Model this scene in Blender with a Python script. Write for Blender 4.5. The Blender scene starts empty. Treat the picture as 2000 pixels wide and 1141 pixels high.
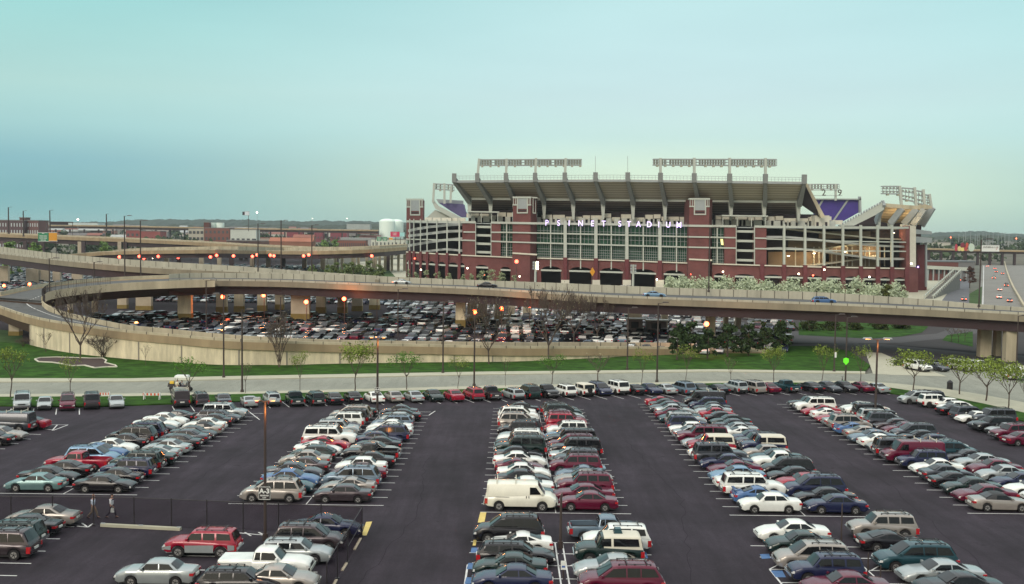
import bpy, bmesh, math, random
from mathutils import Vector, Matrix
from mathutils.geometry import tessellate_polygon
random.seed(7)
D=bpy.data; SC=bpy.context.scene; COL=SC.collection
# ------------------------------------------------------------------ camera
f=2050.;CZ=20.;P=math.atan(115.5/f);RO=math.atan(.0122);S=.019;YB=150.
cp,sp,cr,sr=math.cos(P),math.sin(P),math.cos(RO),math.sin(RO)
FW=Vector((0,cp,-sp));RT=Vector((cr,sr*sp,sr*cp));UP=Vector((-sr,cr*sp,cr*cp))
cam=D.cameras.new('camera');co=D.objects.new('camera',cam);COL.objects.link(co)
m=Matrix((RT,UP,-FW)).transposed().to_4x4();m.translation=Vector((0,0,CZ));co.matrix_world=m
cam.sensor_width=36;cam.lens=36*f/2000;cam.clip_start=1;cam.clip_end=20000;SC.camera=co
SC.render.resolution_x=1024;SC.render.resolution_y=584
# ------------------------------------------------------------------ world, sun, exposure
W=D.worlds.new('World');SC.world=W;W.use_nodes=True;nt=W.node_tree;nt.nodes.clear()
N=nt.nodes.new;LK=nt.links.new
sky=N('ShaderNodeTexSky');sky.sky_type='NISHITA';sky.sun_disc=False
sky.sun_elevation=math.radians(30);sky.sun_rotation=math.radians(204);sky.dust_density=3
bg1=N('ShaderNodeBackground');bg1.inputs[1].default_value=.05;LK(sky.outputs[0],bg1.inputs[0])
tc=N('ShaderNodeTexCoord');sx=N('ShaderNodeSeparateXYZ');LK(tc.outputs['Generated'],sx.inputs[0])
mr=N('ShaderNodeMapRange');LK(sx.outputs['Z'],mr.inputs[0]);mr.inputs[1].default_value=-.02;mr.inputs[2].default_value=1.0
rA=N('ShaderNodeValToRGB');LK(mr.outputs[0],rA.inputs[0])
def ramp(r,st):
    e=r.color_ramp.elements
    while len(e)>1:e.remove(e[-1])
    for i,(p,c) in enumerate(st):
        q=e[0] if i==0 else e.new(p)
        q.position=p;q.color=(*c,1)
# left part of the sky: blue grey band low down, teal higher up
ZP=lambda z:(z+.02)/1.02
ZEN=[(.36,(.66,.74,.70)),(.6,(1.15,1.2,1.15)),(1,(1.6,1.6,1.5))]
ramp(rA,[(ZP(0),(.22,.47,.47)),(ZP(.032),(.13,.37,.42)),(ZP(.06),(.13,.36,.43)),(ZP(.09),(.24,.47,.47)),(ZP(.126),(.31,.52,.46)),(ZP(.17),(.27,.53,.46)),(ZP(.215),(.21,.50,.44))]+ZEN)
rB=N('ShaderNodeValToRGB');LK(mr.outputs[0],rB.inputs[0])
ramp(rB,[(ZP(0),(.52,.64,.52)),(ZP(.032),(.60,.73,.55)),(ZP(.06),(.54,.68,.53)),(ZP(.09),(.41,.577,.53)),(ZP(.126),(.42,.565,.54)),(ZP(.215),(.40,.60,.54))]+ZEN)
# azimuth weight of the afterglow behind the stadium
ax=N('ShaderNodeMath');ax.operation='SUBTRACT';LK(sx.outputs['X'],ax.inputs[0]);ax.inputs[1].default_value=.16
ab=N('ShaderNodeMath');ab.operation='ABSOLUTE';LK(ax.outputs[0],ab.inputs[0])
m2=N('ShaderNodeMapRange');m2.interpolation_type='SMOOTHSTEP';LK(ab.outputs[0],m2.inputs[0])
m2.inputs[1].default_value=0;m2.inputs[2].default_value=.60;m2.inputs[3].default_value=1;m2.inputs[4].default_value=0
mx=N('ShaderNodeMix');mx.data_type='RGBA';LK(m2.outputs[0],mx.inputs[0]);LK(rA.outputs[0],mx.inputs[6]);LK(rB.outputs[0],mx.inputs[7])
# thin streaky cloud
mp=N('ShaderNodeMapping');mp.inputs[3].default_value=(1.5,1.5,9);LK(tc.outputs['Generated'],mp.inputs[0])
nz=N('ShaderNodeTexNoise');nz.inputs['Scale'].default_value=2.2;nz.inputs['Detail'].default_value=4;LK(mp.outputs[0],nz.inputs[0])
m3=N('ShaderNodeMapRange');LK(nz.outputs[0],m3.inputs[0]);m3.inputs[1].default_value=.3;m3.inputs[2].default_value=.7;m3.inputs[3].default_value=.955;m3.inputs[4].default_value=1.04
ml=N('ShaderNodeMix');ml.data_type='RGBA';ml.blend_type='MULTIPLY';ml.inputs[0].default_value=1;LK(mx.outputs[2],ml.inputs[6]);LK(m3.outputs[0],ml.inputs[7])
m4=N('ShaderNodeMapRange');LK(sx.outputs['Y'],m4.inputs[0]);m4.inputs[1].default_value=-.75;m4.inputs[2].default_value=.15;m4.inputs[3].default_value=.42;m4.inputs[4].default_value=1
ml2=N('ShaderNodeMix');ml2.data_type='RGBA';ml2.blend_type='MULTIPLY';ml2.inputs[0].default_value=1;LK(ml.outputs[2],ml2.inputs[6]);LK(m4.outputs[0],ml2.inputs[7])
bg2=N('ShaderNodeBackground');bg2.inputs[1].default_value=.92;LK(ml2.outputs[2],bg2.inputs[0])
ad=N('ShaderNodeAddShader');LK(bg1.outputs[0],ad.inputs[0]);LK(bg2.outputs[0],ad.inputs[1])
wo=N('ShaderNodeOutputWorld');LK(ad.outputs[0],wo.inputs[0])
sl=D.lights.new('sun','SUN');sl.energy=1.2;sl.angle=math.radians(24);sl.color=(1,.92,.80)
so=D.objects.new('sun',sl);COL.objects.link(so)
sd=Vector((-.35,-.79,.5)).normalized();so.rotation_euler=sd.to_track_quat('Z','Y').to_euler()
SC.view_settings.view_transform='Standard';SC.view_settings.look='None';SC.view_settings.exposure=.13
# ------------------------------------------------------------------ picture -> world helpers
def ray(u,v):return RT*((u-1000)/f)+UP*((570.5-v)/f)+FW
def atz(u,v,z):
    d=ray(u,v);t=(z-CZ)/d.z;return Vector((d.x*t,d.y*t,z))
def aty(u,v,Y):
    d=ray(u,v);t=Y/d.y;return Vector((d.x*t,Y,CZ+d.z*t))
GF=.2-S*YB
def gz(Y):return .2-S*min(Y,YB)
def g(u,v):
    d=ray(u,v);t=(.2-CZ)/(d.z+S*d.y)
    if t<0 or d.y*t>YB:t=(GF-CZ)/d.z
    return Vector((d.x*t,d.y*t,CZ+d.z*t))
# ------------------------------------------------------------------ materials
MT={}
def mat(name,c,rough=.7,metal=0,var=.0,vs=1.,bump=0,coat=0,spec=.5,emit=0,ec=None,streak=0,isl=0):
    if name in MT:return MT[name]
    m=D.materials.new(name);m.use_nodes=True;n=m.node_tree;b=n.nodes['Principled BSDF']
    b.inputs['Base Color'].default_value=(*c,1);b.inputs['Roughness'].default_value=rough
    b.inputs['Metallic'].default_value=metal;b.inputs['Specular IOR Level'].default_value=spec
    if coat:b.inputs['Coat Weight'].default_value=coat;b.inputs['Coat Roughness'].default_value=.04
    if emit:b.inputs['Emission Color'].default_value=(*(ec or c),1);b.inputs['Emission Strength'].default_value=emit
    if var or bump:
        t=n.nodes.new('ShaderNodeTexCoord');ge=n.nodes.new('ShaderNodeNewGeometry')
        src=ge.outputs['Position']
        if streak:
            q=n.nodes.new('ShaderNodeMapping');q.inputs[3].default_value=(1,1,streak);n.links.new(src,q.inputs[0]);src=q.outputs[0]
        a=n.nodes.new('ShaderNodeTexNoise');a.inputs['Scale'].default_value=vs;a.inputs['Detail'].default_value=6;a.inputs['Roughness'].default_value=.65
        n.links.new(src,a.inputs[0])
        r=n.nodes.new('ShaderNodeMapRange');r.inputs[1].default_value=.25;r.inputs[2].default_value=.75;r.inputs[3].default_value=1-var;r.inputs[4].default_value=1+var
        n.links.new(a.outputs[0],r.inputs[0])
        x=n.nodes.new('ShaderNodeMix');x.data_type='RGBA';x.blend_type='MULTIPLY';x.inputs[0].default_value=1;x.inputs[6].default_value=(*c,1)
        n.links.new(r.outputs[0],x.inputs[7]);n.links.new(x.outputs[2],b.inputs['Base Color'])
        if bump:
            u=n.nodes.new('ShaderNodeBump');u.inputs[0].default_value=bump;u.inputs[1].default_value=.05
            n.links.new(a.outputs[0],u.inputs['Height']);n.links.new(u.outputs[0],b.inputs['Normal'])
    if isl:
        ge=n.nodes.new('ShaderNodeNewGeometry')
        r=n.nodes.new('ShaderNodeMapRange');r.inputs[3].default_value=1-isl;r.inputs[4].default_value=1+isl
        n.links.new(ge.outputs['Random Per Island'],r.inputs[0])
        x=n.nodes.new('ShaderNodeMix');x.data_type='RGBA';x.blend_type='MULTIPLY';x.inputs[0].default_value=1;x.inputs[6].default_value=(*c,1)
        n.links.new(r.outputs[0],x.inputs[7]);n.links.new(x.outputs[2],b.inputs['Base Color'])
    MT[name]=m;return m
def asphalt(name,c,var=.25,light=None):
    """asphalt with large patches, small grain and tyre-worn streaks along the aisles"""
    m=mat(name,c,rough=.92,spec=.1 if 'lot_' not in name else .22);n=m.node_tree;b=n.nodes['Principled BSDF'];ge=n.nodes.new('ShaderNodeNewGeometry')
    def noise(s,d,sc=(1,1,1)):
        q=n.nodes.new('ShaderNodeMapping');q.inputs[3].default_value=sc;n.links.new(ge.outputs['Position'],q.inputs[0])
        a=n.nodes.new('ShaderNodeTexNoise');a.inputs['Scale'].default_value=s;a.inputs['Detail'].default_value=d;a.inputs['Roughness'].default_value=.7;n.links.new(q.outputs[0],a.inputs[0]);return a.outputs[0]
    def rng(o,lo,hi,a=.3,z=.7):
        r=n.nodes.new('ShaderNodeMapRange');r.inputs[1].default_value=a;r.inputs[2].default_value=z;r.inputs[3].default_value=lo;r.inputs[4].default_value=hi;n.links.new(o,r.inputs[0]);return r.outputs[0]
    def mul(a,b_):
        x=n.nodes.new('ShaderNodeMath');x.operation='MULTIPLY';n.links.new(a,x.inputs[0]);n.links.new(b_,x.inputs[1]);return x.outputs[0]
    k=mul(mul(rng(noise(.12,5),1-var,1+var),rng(noise(.8,4,(1,.10,1)),1-var*.8,1+var*.8)),rng(noise(9,3),.78,1.25))
    x=n.nodes.new('ShaderNodeMix');x.data_type='RGBA';x.blend_type='MULTIPLY';x.inputs[0].default_value=1;x.inputs[6].default_value=(*c,1)
    n.links.new(k,x.inputs[7])
    out=x.outputs[2]
    # dark oil drips
    o=rng(noise(.9,2),0,1,.66,.74)
    y=n.nodes.new('ShaderNodeMix');y.data_type='RGBA';n.links.new(o,y.inputs[0]);n.links.new(out,y.inputs[6]);y.inputs[7].default_value=(c[0]*.7,c[1]*.7,c[2]*.7,1)
    n.links.new(y.outputs[2],b.inputs['Base Color'])
    return m
M_lot=asphalt('lot_asphalt',(.0285,.0225,.0300),.36)
M_low=asphalt('lower_asphalt',(.028,.022,.026),.2)
M_road=asphalt('road_concrete',(.25,.255,.215),.12)
M_road2=asphalt('worn_road',(.11,.112,.11),.12)
M_walk=mat('sidewalk',(.40,.385,.29),.85,var=.12,vs=.8)
M_grass=mat('grass_green',(.027,.072,.008),.95,var=.75,vs=.5,bump=.6,spec=.1)
M_grass2=mat('grass_dull',(.05,.085,.03),.95,var=.4,vs=.2,spec=.1)
M_land=mat('open_land',(.12,.12,.10),.95,var=.5,vs=.02,spec=.1)
M_white=mat('road_paint',(.62,.62,.60),.7,var=.18,vs=2.5)
M_yel=mat('yellow_paint',(.62,.47,.14),.7,var=.15,vs=2)
M_bluep=mat('blue_paint',(.06,.14,.30),.7,var=.25,vs=2)
M_conc=mat('concrete',(.31,.235,.14),.9,var=.28,vs=.3,bump=.3,streak=.15)
M_concl=mat('concrete_light',(.44,.385,.27),.9,var=.32,vs=.35,bump=.2,streak=.2)
M_concp=mat('concrete_pale',(.64,.56,.39),.9,var=.34,vs=.8,bump=.2,streak=.22)
M_conck=mat('concrete_warm',(.40,.34,.25),.9,var=.2,vs=.4,bump=.2)
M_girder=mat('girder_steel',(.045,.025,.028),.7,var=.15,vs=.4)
M_joint=mat('joint_dark',(.10,.09,.075),.9)
M_ywall=mat('pillar_yellow',(.19,.135,.035),.8,var=.2,vs=1)
M_brick=mat('brick',(.15,.053,.05),.9,var=.3,vs=.18)
M_brick2=mat('brick_dark',(.13,.033,.037),.9,var=.2,vs=.25)
M_frame=mat('painted_steel',(.44,.465,.41),.55,var=.06,vs=.5)
M_frame2=mat('grey_steel',(.30,.325,.325),.6,var=.08,vs=.5)
M_cream=mat('cream_panel',(.60,.57,.47),.8,var=.1,vs=.5)
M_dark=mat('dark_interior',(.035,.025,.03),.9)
M_black=mat('black_metal',(.022,.018,.02),.5)
M_pole=mat('bronze_pole',(.05,.035,.03),.5)
M_glassg=mat('green_glass',(.012,.06,.035),.25,spec=.3,var=.6,vs=.12)
M_seat=mat('purple_seats',(.05,.028,.21),.7,var=.15,vs=.4)
M_tank=mat('tank_white',(.74,.86,.78),.5,var=.05,vs=.05)
M_win=mat('window_dark',(.03,.035,.045),.15)
M_glass=mat('car_glass',(.010,.011,.013),.05,spec=.45)
M_tyre=mat('tyre',(.013,.012,.013),.85)
M_rim=mat('rim',(.45,.44,.42),.35,metal=.7)
M_trim=mat('dark_trim',(.02,.02,.022),.6)
M_head=mat('headlight',(.62,.62,.60),.1,coat=1)
M_tail=mat('tail_light',(.42,.015,.02),.15,coat=1)
M_amber=mat('amber',(.8,.25,.03),.2)
M_plate=mat('plate',(.65,.65,.6),.5)
M_chrome=mat('chrome',(.6,.6,.6),.2,metal=.9)
M_sod=mat('sodium_lamp',(1,.25,.06),.5,emit=7,ec=(1,.085,.055))
M_lampw=mat('white_lamp',(1,.9,.7),.5,emit=10,ec=(1,.85,.6))
M_tlit=mat('lit_tail',(1,.2,.08),.5,emit=9,ec=(1,.12,.05))
M_letter=mat('lit_letter',(.8,.7,1),.5,emit=1.25,ec=(.66,.50,1))
M_bark=mat('bark',(.085,.062,.05),.95,var=.25,vs=4)
PI_=math.pi
# ------------------------------------------------------------------ mesh helpers
class MB:
    def __init__(s):s.v=[];s.f=[];s.mi=[]
    def add(s,vs,fs,mi=0):
        o=len(s.v);s.v+= [tuple(p) for p in vs];s.f+=[tuple(i+o for i in q) for q in fs];s.mi+=[mi]*len(fs)
    def box(s,a,b,mi=0):
        (x0,y0,z0),(x1,y1,z1)=a,b
        s.add([(x0,y0,z0),(x1,y0,z0),(x1,y1,z0),(x0,y1,z0),(x0,y0,z1),(x1,y0,z1),(x1,y1,z1),(x0,y1,z1)],
          [(0,3,2,1),(4,5,6,7),(0,1,5,4),(1,2,6,5),(2,3,7,6),(3,0,4,7)],mi)
    def hexa(s,lo,hi,mi=0):
        n=len(lo);s.add(list(lo)+list(hi),[tuple(reversed(range(n))),tuple(range(n,2*n))]+[(i,(i+1)%n,n+(i+1)%n,n+i) for i in range(n)],mi)
    def tube(s,a,b,r0,r1=None,n=6,mi=0,cap=True):
        a=Vector(a);b=Vector(b);r1=r0 if r1 is None else r1;d=(b-a).normalized()
        u=d.cross(Vector((0,0,1)) if abs(d.z)<.95 else Vector((1,0,0))).normalized();w=d.cross(u)
        lo=[a+(u*math.cos(t)+w*math.sin(t))*r0 for t in [2*math.pi*i/n for i in range(n)]]
        hi=[b+(u*math.cos(t)+w*math.sin(t))*r1 for t in [2*math.pi*i/n for i in range(n)]]
        fs=[(i,(i+1)%n,n+(i+1)%n,n+i) for i in range(n)]
        if cap:fs+=[tuple(reversed(range(n))),tuple(range(n,2*n))]
        s.add(lo+hi,fs,mi)
    def bar(s,a,b,w,h,mi=0):
        """rectangular bar from a to b, w across, h vertical-ish"""
        a=Vector(a);b=Vector(b);d=(b-a).normalized()
        u=d.cross(Vector((0,0,1)) if abs(d.z)<.95 else Vector((0,1,0))).normalized();q=u.cross(d).normalized()
        c=[(-w/2,-h/2),(w/2,-h/2),(w/2,h/2),(-w/2,h/2)]
        s.hexa([a+u*x+q*y for x,y in c],[b+u*x+q*y for x,y in c],mi)
    def mesh(s,name,mats,smooth=False,fix=True):
        me=D.meshes.new(name);me.from_pydata(s.v,[],s.f)
        for q in (mats if isinstance(mats,(list,tuple)) else [mats]):me.materials.append(q)
        if any(s.mi):me.polygons.foreach_set('material_index',s.mi)
        if fix:
            b=bmesh.new();b.from_mesh(me);bmesh.ops.recalc_face_normals(b,faces=b.faces);b.to_mesh(me);b.free()
        if smooth:
            me.polygons.foreach_set('use_smooth',[True]*len(me.polygons))
            if smooth!=True:me.set_sharp_from_angle(angle=math.radians(smooth))
        me.update();return me
    def obj(s,name,mats,parent=None,smooth=False,fix=True):
        o=D.objects.new(name,s.mesh(name,mats,smooth,fix));COL.objects.link(o)
        if parent:o.parent=parent
        return o
def tag(o,label=None,cat=None,group=None,kind=None):
    if label:o['label']=label
    if cat:o['category']=cat
    if group:o['group']=group
    if kind:o['kind']=kind
    return o
def thing(name,label,cat,loc=(0,0,0),rz=0,group=None):
    o=D.objects.new(name,None);COL.objects.link(o);o.location=loc;o.rotation_euler=(0,0,rz);o.empty_display_size=.3
    return tag(o,label,cat,group)
def put(name,me,parent=None,loc=(0,0,0),rot=(0,0,0)):
    o=D.objects.new(name,me);COL.objects.link(o);o.location=loc;o.rotation_euler=rot
    if parent:o.parent=parent
    return o
def copy_tree(o,parent=None):
    c=o.copy();COL.objects.link(c);c.parent=parent
    for ch in o.children:copy_tree(ch,c)
    return c
ORD=['zeroth','first','second','third','fourth','fifth','sixth','seventh','eighth','ninth','tenth','eleventh','twelfth','thirteenth','fourteenth','fifteenth','sixteenth','seventeenth','eighteenth','nineteenth','twentieth','twenty-first','twenty-second','twenty-third','twenty-fourth','twenty-fifth','twenty-sixth','twenty-seventh','twenty-eighth','twenty-ninth','thirtieth','thirty-first','thirty-second','thirty-third','thirty-fourth','thirty-fifth','thirty-sixth','thirty-seventh','thirty-eighth','thirty-ninth','fortieth','forty-first','forty-second','forty-third','forty-fourth','forty-fifth','forty-sixth']
# ------------------------------------------------------------------ ground sheets
def clipY(p,Y,keep_low):
    out=[];n=len(p)
    for i in range(n):
        a,b=p[i],p[(i+1)%n];ia=(a[1]<=Y)==keep_low or a[1]==Y;ib=(b[1]<=Y)==keep_low or b[1]==Y
        if ia:out.append((a[0],a[1]))
        if ia!=ib:
            t=(Y-a[1])/(b[1]-a[1]);out.append((a[0]+(b[0]-a[0])*t,Y))
    return out
def sheet(name,pts,mt,lift=.01,kind='structure',skirt=0,mb=None,mi=0):
    q=mb or MB();pts=[(p[0],p[1]) for p in pts]
    for low in (True,False):
        c=clipY(pts,YB,low)
        if len(c)<3 or max(p[1] for p in c)-min(p[1] for p in c)<1e-6:continue
        v=[Vector((x,y,gz(y)+lift)) for x,y in c]
        tris=tessellate_polygon([[Vector((x,y,0)) for x,y in c]])
        q.add(v,[tuple(t) for t in tris],mi)
        if skirt:
            for i in range(len(v)):
                a,b=v[i],v[(i+1)%len(v)]
                if abs(a.y-YB)<1e-6 and abs(b.y-YB)<1e-6:continue
                q.add([a,b,b-Vector((0,0,skirt)),a-Vector((0,0,skirt))],[(0,1,2,3)],mi)
    if mb:return
    o=q.obj(name,mt)
    for p in o.data.polygons:
        pass
    return tag(o,kind=kind)
def lerpt(tb,x):
    if x<=tb[0][0]:return tb[0][1]
    for (a,b),(c,d) in zip(tb,tb[1:]):
        if x<=c:return b+(d-b)*(x-a)/(c-a)
    return tb[-1][1]
def strip(name,top,bot,mt,lift=.01,xs=None,**k):
    """sheet between two picture lines"""
    return sheet(name,[g(*p) for p in top]+[g(*p) for p in reversed(bot)],mt,lift,**k)
q=MB()
xs=[-3600,-600,600,3600]
for (y0,y1) in ((-80,YB),(YB,5200)):
    for a,b in zip(xs,xs[1:]):q.add([(a,y0,gz(y0)-.12),(b,y0,gz(y0)-.12),(b,y1,gz(y1)-.12),(a,y1,gz(y1)-.12)],[(0,1,2,3)])
tag(q.obj('ground',M_land),kind='structure')
# lot asphalt
lotback=[(-120,796),(0,794),(170,796),(450,786),(950,773),(1400,757),(1700,762),(1755,772),(1850,790),(1920,806),(2000,824),(2080,842)]
sheet('parking_lot',[(-90,30),(110,30)]+[(g(*p)[0],g(*p)[1]) for p in reversed(lotback)],M_lot,.0)
# near verge (grass), footpath, road, far path, grass bank
nv=[(-120,780),(0,777),(250,776),(450,772),(700,767),(950,761),(1400,750),(1550,749),(1690,752),(1760,762),(1850,776),(1920,790),(2000,808),(2080,826)]
strip('near_verge',nv,lotback,M_grass,.14,skirt=.16)
nw=[(-120,774),(0,772),(250,771),(450,768),(700,762),(950,755.5),(1400,746.5),(1550,745.5),(1690,746.5),(1760,752),(1850,762),(1920,773),(2000,788),(2080,804)]
strip('near_footpath',nw,nv,M_walk,.16,skirt=.18)
fr=[(-120,749),(0,747.5),(250,746.5),(450,742.5),(700,738),(950,733),(1400,727),(1690,731),(1750,723),(2100,716)]
strip('road',fr,nw,M_road,.02)
fk=[(-120,741),(0,740.5),(250,741),(450,736.5),(700,732),(950,727.5),(1400,723),(1690,727)]
strip('far_footpath',fk,fr[:8],M_walk,.15,skirt=.17)
wb=[(-120,668),(0,672),(50,676),(100,685),(155,694),(292,705),(437,716),(560,718),(700,713),(900,708),(1000,705.5),(1150,703),(1300,697),(1400,689),(1480,680),(1600,680),(1660,690),(1700,718)]
sheet('grass_bank',[g(u,v-3) for u,v in wb]+[g(*p) for p in reversed(fk)],M_grass,.14)
strip('side_road',[(1475,674),(1600,672),(1720,672),(1900,690),(2100,700)],[(1480,680),(1600,680),(1660,690),(1700,718),(1705,731),(1750,723),(2100,716)],mat('road_painted_shade',(.034,.025,.029),.85,var=.2,vs=.15),.03)  # pavement in shadow: the shade is put into its dark colour
strip('junction_pavement',[(1690,688),(1722,690),(1745,700)],[(1705,731),(1745,733),(1850,736)],M_walk,.05)
sheet('lower_parking_lot',[(-150,190),(150,200),(150,430),(-160,480)],M_low,.0)
strip('verge_under_ramp',[(-60,640),(40,648),(40,676),(-60,668)][:2],[(-60,668),(50,676)],M_grass2,.05)
strip('painted_shade_ground',[(1290,600),(1600,600),(1990,612),(2100,620)],[(1290,668),(1600,672),(1720,672),(2100,700)],mat('soil_painted_shade',(.026,.019,.019),.95,var=.3,vs=.2),.012)  # added dark sheet, the viaduct's shade painted into its colour
# loop of grass and slip road seen below the viaduct, right
strip('slip_road',[(1480,640),(1650,655),(1760,658),(1830,652),(1862,640),(1900,632)],[(1480,668),(1650,672),(1760,670),(1860,660),(1930,648),(1960,636)],mat('slip_asphalt_painted_shade',(.052,.045,.046),.85,var=.2,vs=.15),.04)  # asphalt colour darkened to carry the shade below the viaduct
strip('roadside_grass',[(1560,630),(1700,625),(1812,630)],[(1560,655),(1700,662),(1760,658),(1800,650),(1812,640)],M_grass,.06)
strip('roadside_grass',[(1850,655),(1900,648),(1905,675)][:2],[(1840,665),(1900,678)],M_grass,.06)
# motorway at the right, seen beyond the viaduct
def zsheet(name,pts,mt,lift,kind='structure'):
    q=MB();v=[Vector((p[0],p[1],GF+lift)) for p in pts]
    q.add(v,[tuple(t) for t in tessellate_polygon([[Vector((p[0],p[1],0)) for p in pts]])]);return tag(q.obj(name,mt,fix=False),kind=kind)
gp=lambda L:[atz(u,v,GF) for u,v in L]
zsheet('stadium_forecourt',gp([(760,575),(640,540),(700,512),(800,505),(1850,520),(1900,600)]),M_walk,.05)
zsheet('motorway',gp([(1912,600),(1918,518),(1948,513),(1990,512),(2100,520),(2100,640)]),mat('motorway_concrete',(.19,.18,.16),.9,var=.15,vs=.1),.10)
zsheet('far_parking_lot',gp([(-60,565),(-60,512),(180,500),(640,500),(600,532),(420,530),(200,560)]),M_low,.06)
zsheet('approach_road',gp([(1838,590),(1868,550),(1893,548),(1893,600)]),mat('dusk_asphalt',(.09,.09,.10),.8,var=.2,vs=.2),.10)
zsheet('motorway_line',gp([(1918.5,598),(1921,519),(1922,519),(1920.5,598)]),M_white,.13)
qm=MB()
mp_=gp([(1962,512.5),(1966,530),(1972,548),(1980,566),(1988,580),(1999,600),(2020,625)])
for a_,b_ in zip(mp_,mp_[1:]):qm.bar(a_+Vector((0,0,.5)),b_+Vector((0,0,.5)),.7,1.1)
mo=thing('median_barrier','pale concrete barrier curving down the middle of the motorway','barrier',tuple(mp_[3]));oo=qm.obj('barrier_wall',M_concl,mo);oo.location=-Vector(mo.location)
zsheet('motorway_verge',gp([(1893,600),(1893,575),(1918,560),(1916,600)]),M_grass2,.12)
zsheet('park_grass',gp([(560,545),(640,520),(760,528),(790,560),(700,570)]),M_grass2,.09)
# ------------------------------------------------------------------ painted lines in the lot
def wline(x0,y0,x1,y1,w,mt,mb=None,mi=0):
    d=Vector((x1-x0,y1-y0));d.normalize();p=Vector((-d.y,d.x))*w/2
    sheet('l',[(x0+p.x,y0+p.y),(x1+p.x,y1+p.y),(x1-p.x,y1-p.y),(x0-p.x,y0-p.y)],mt,.012,mb=mb,mi=mi)
SP_=2.67
BL={'A':(-41.8,-29.9,83.2,16),'B':(-21.9,-9.8,80.7,18),'C':(-2.2,9.3,79.0,20),'D':(16.8,28.4,79.0,22),'E':(35.6,47.4,80.5,22)}
lm=MB()
for k,(x0,x1,y0,n) in BL.items():
    xm=(x0+x1)/2
    for i in range(n+1):
        if i==0:wline(x0,y0,x1,y0,.12,M_white,lm)
        else:
            wline(x0,y0+i*SP_,xm-.1,y0+i*SP_,.11,M_white,lm);wline(xm+.1,y0+i*SP_,x1,y0+i*SP_,.11,M_white,lm)
    wline(xm,y0,xm,y0+n*SP_,.07,M_white,lm)
for (x0,x1,y1) in ((-2.6,9.4,70.8),(16.5,28.4,70.6)):
    xm=(x0+x1)/2
    for i in range(13):
        wline(x0,y1-i*SP_,xm-.1,y1-i*SP_,.12,M_white,lm);wline(xm+.1,y1-i*SP_,x1,y1-i*SP_,.12,M_white,lm)
    wline(xm-.25,y1,xm-.25,y1-30,.1,M_white,lm);wline(xm+.25,y1,xm+.25,y1-30,.1,M_white,lm)
    for sx_ in (x0,xm+.5):
        for j in range(5):wline(sx_+j*1.0,y1-5.3,sx_+1+j*1.0,y1-4.1+.0,.1,M_white,lm)
    wline(x0,y1-2*SP_,x0,y1-30,.12,M_white,lm);wline(x1,y1-2*SP_,x1,y1-30,.12,M_white,lm)
for i in range(8):
    a=g(145-i*28,1029+i*24);wline(a.x-4.6,a.y+.1,a.x,a.y,.12,M_white,lm)
for (a,b) in (((330,1085),(420,1087)),((350,1113),(620,1118)),((560,1068),(620,1070)),((410,1036),(520,1046)),((478,1040),(490,1047)),((505,1040),(517,1046)),((150,1028),(172,1030)),((160,1022),(170,1029)),((172,1030),(181,1023))):
    A=g(*a);B=g(*b);wline(A.x,A.y,B.x,B.y,.13,M_white,lm)
# hatched end island at the left, loose lines of the back row
for (a,b) in (((84,838),(104,840)),((85,838),(93,830)),((102,841),(112,830)),((104,841),(133,830)),((92,830),(133,830)),((50,848),(80,849)),((38,857),(60,858)),((12,866),(36,867)),((0,877),(10,877)),
              ((245,773),(272,770)),((435,812),(445,816)),((486,804),(507,820)),((838,811),(850,803)),((1262,792),(1276,797))):
    A=g(*a);B=g(*b);wline(A.x,A.y,B.x,B.y,.13,M_white,lm)
rowlines=[(-60,128.5)]
for i in range(44):
    u=343+i*37.0 if i<14 else 861+(i-14)*32.5
    if u>1745:break
    v=lerpt([(300,806),(600,793),(850,788),(1190,779),(1500,771),(1740,770)],u)
    a=g(u,v+1);wline(a.x,a.y,a.x-1.9,a.y+4.6,.11,M_white,lm)
for u in (17,63,109,155):
    a=g(u,810);wline(a.x,a.y,a.x-1.9,a.y+4.6,.11,M_white,lm)
tag(lm.obj('parking_lines',M_white),kind='structure')
ym=MB()
for pts in ([(938,1001),(950,1001),(946,1021),(933,1021)],[(715,1020),(727,1019),(716,1046),(706,1047)],[(925,1055),(931,1055),(929,1066),(923,1066)]):
    sheet('y',[g(*p) for p in pts],M_yel,.014,mb=ym)
tag(ym.obj('yellow_markings',M_yel),kind='structure')
bm_=MB()
for pts in ([(921,1070),(940,1070),(937,1080),(919,1080)],[(915,1100),(940,1100),(934,1112),(911,1112)],[(911,1128),(925,1128),(920,1141),(907,1141)],[(1255,1078),(1262,1078),(1266,1092),(1258,1092)],[(1484,1083),(1502,1082),(1505,1091),(1488,1092)],[(1505,1115),(1528,1115),(1535,1128),(1515,1128)]):
    sheet('b',[g(*p) for p in pts],M_bluep,.014,mb=bm_)
tag(bm_.obj('blue_markings',M_bluep),kind='structure')
rp=random.Random(4)
cm_=MB()
for (x0,y0,x1,y1) in ((-9,60,-7,78),(-7,78,-8,100),(11,62,14,84),(14,84,12.4,110),(30,62,33,90),(33,90,31.6,118),(-27,88,-25,118),(-45,74,-12,73.2),(-28,126,60,128),(-9,98,-3,97.4),(10,93,16.4,94)):
    n=14;px_,py_=x0,y0
    for i in range(n):
        t=(i+1)/n;nx=x0+(x1-x0)*t+rp.uniform(-.25,.25);ny=y0+(y1-y0)*t+rp.uniform(-.2,.2);wline(px_,py_,nx,ny,.035,M_lot,cm_);px_,py_=nx,ny
for p in cm_.v:pass
o=cm_.obj('tar_seams',mat('tar_seam',(.018,.014,.02),.95,spec=.1));o.location.z=-.004;tag(o,kind='structure')
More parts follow.
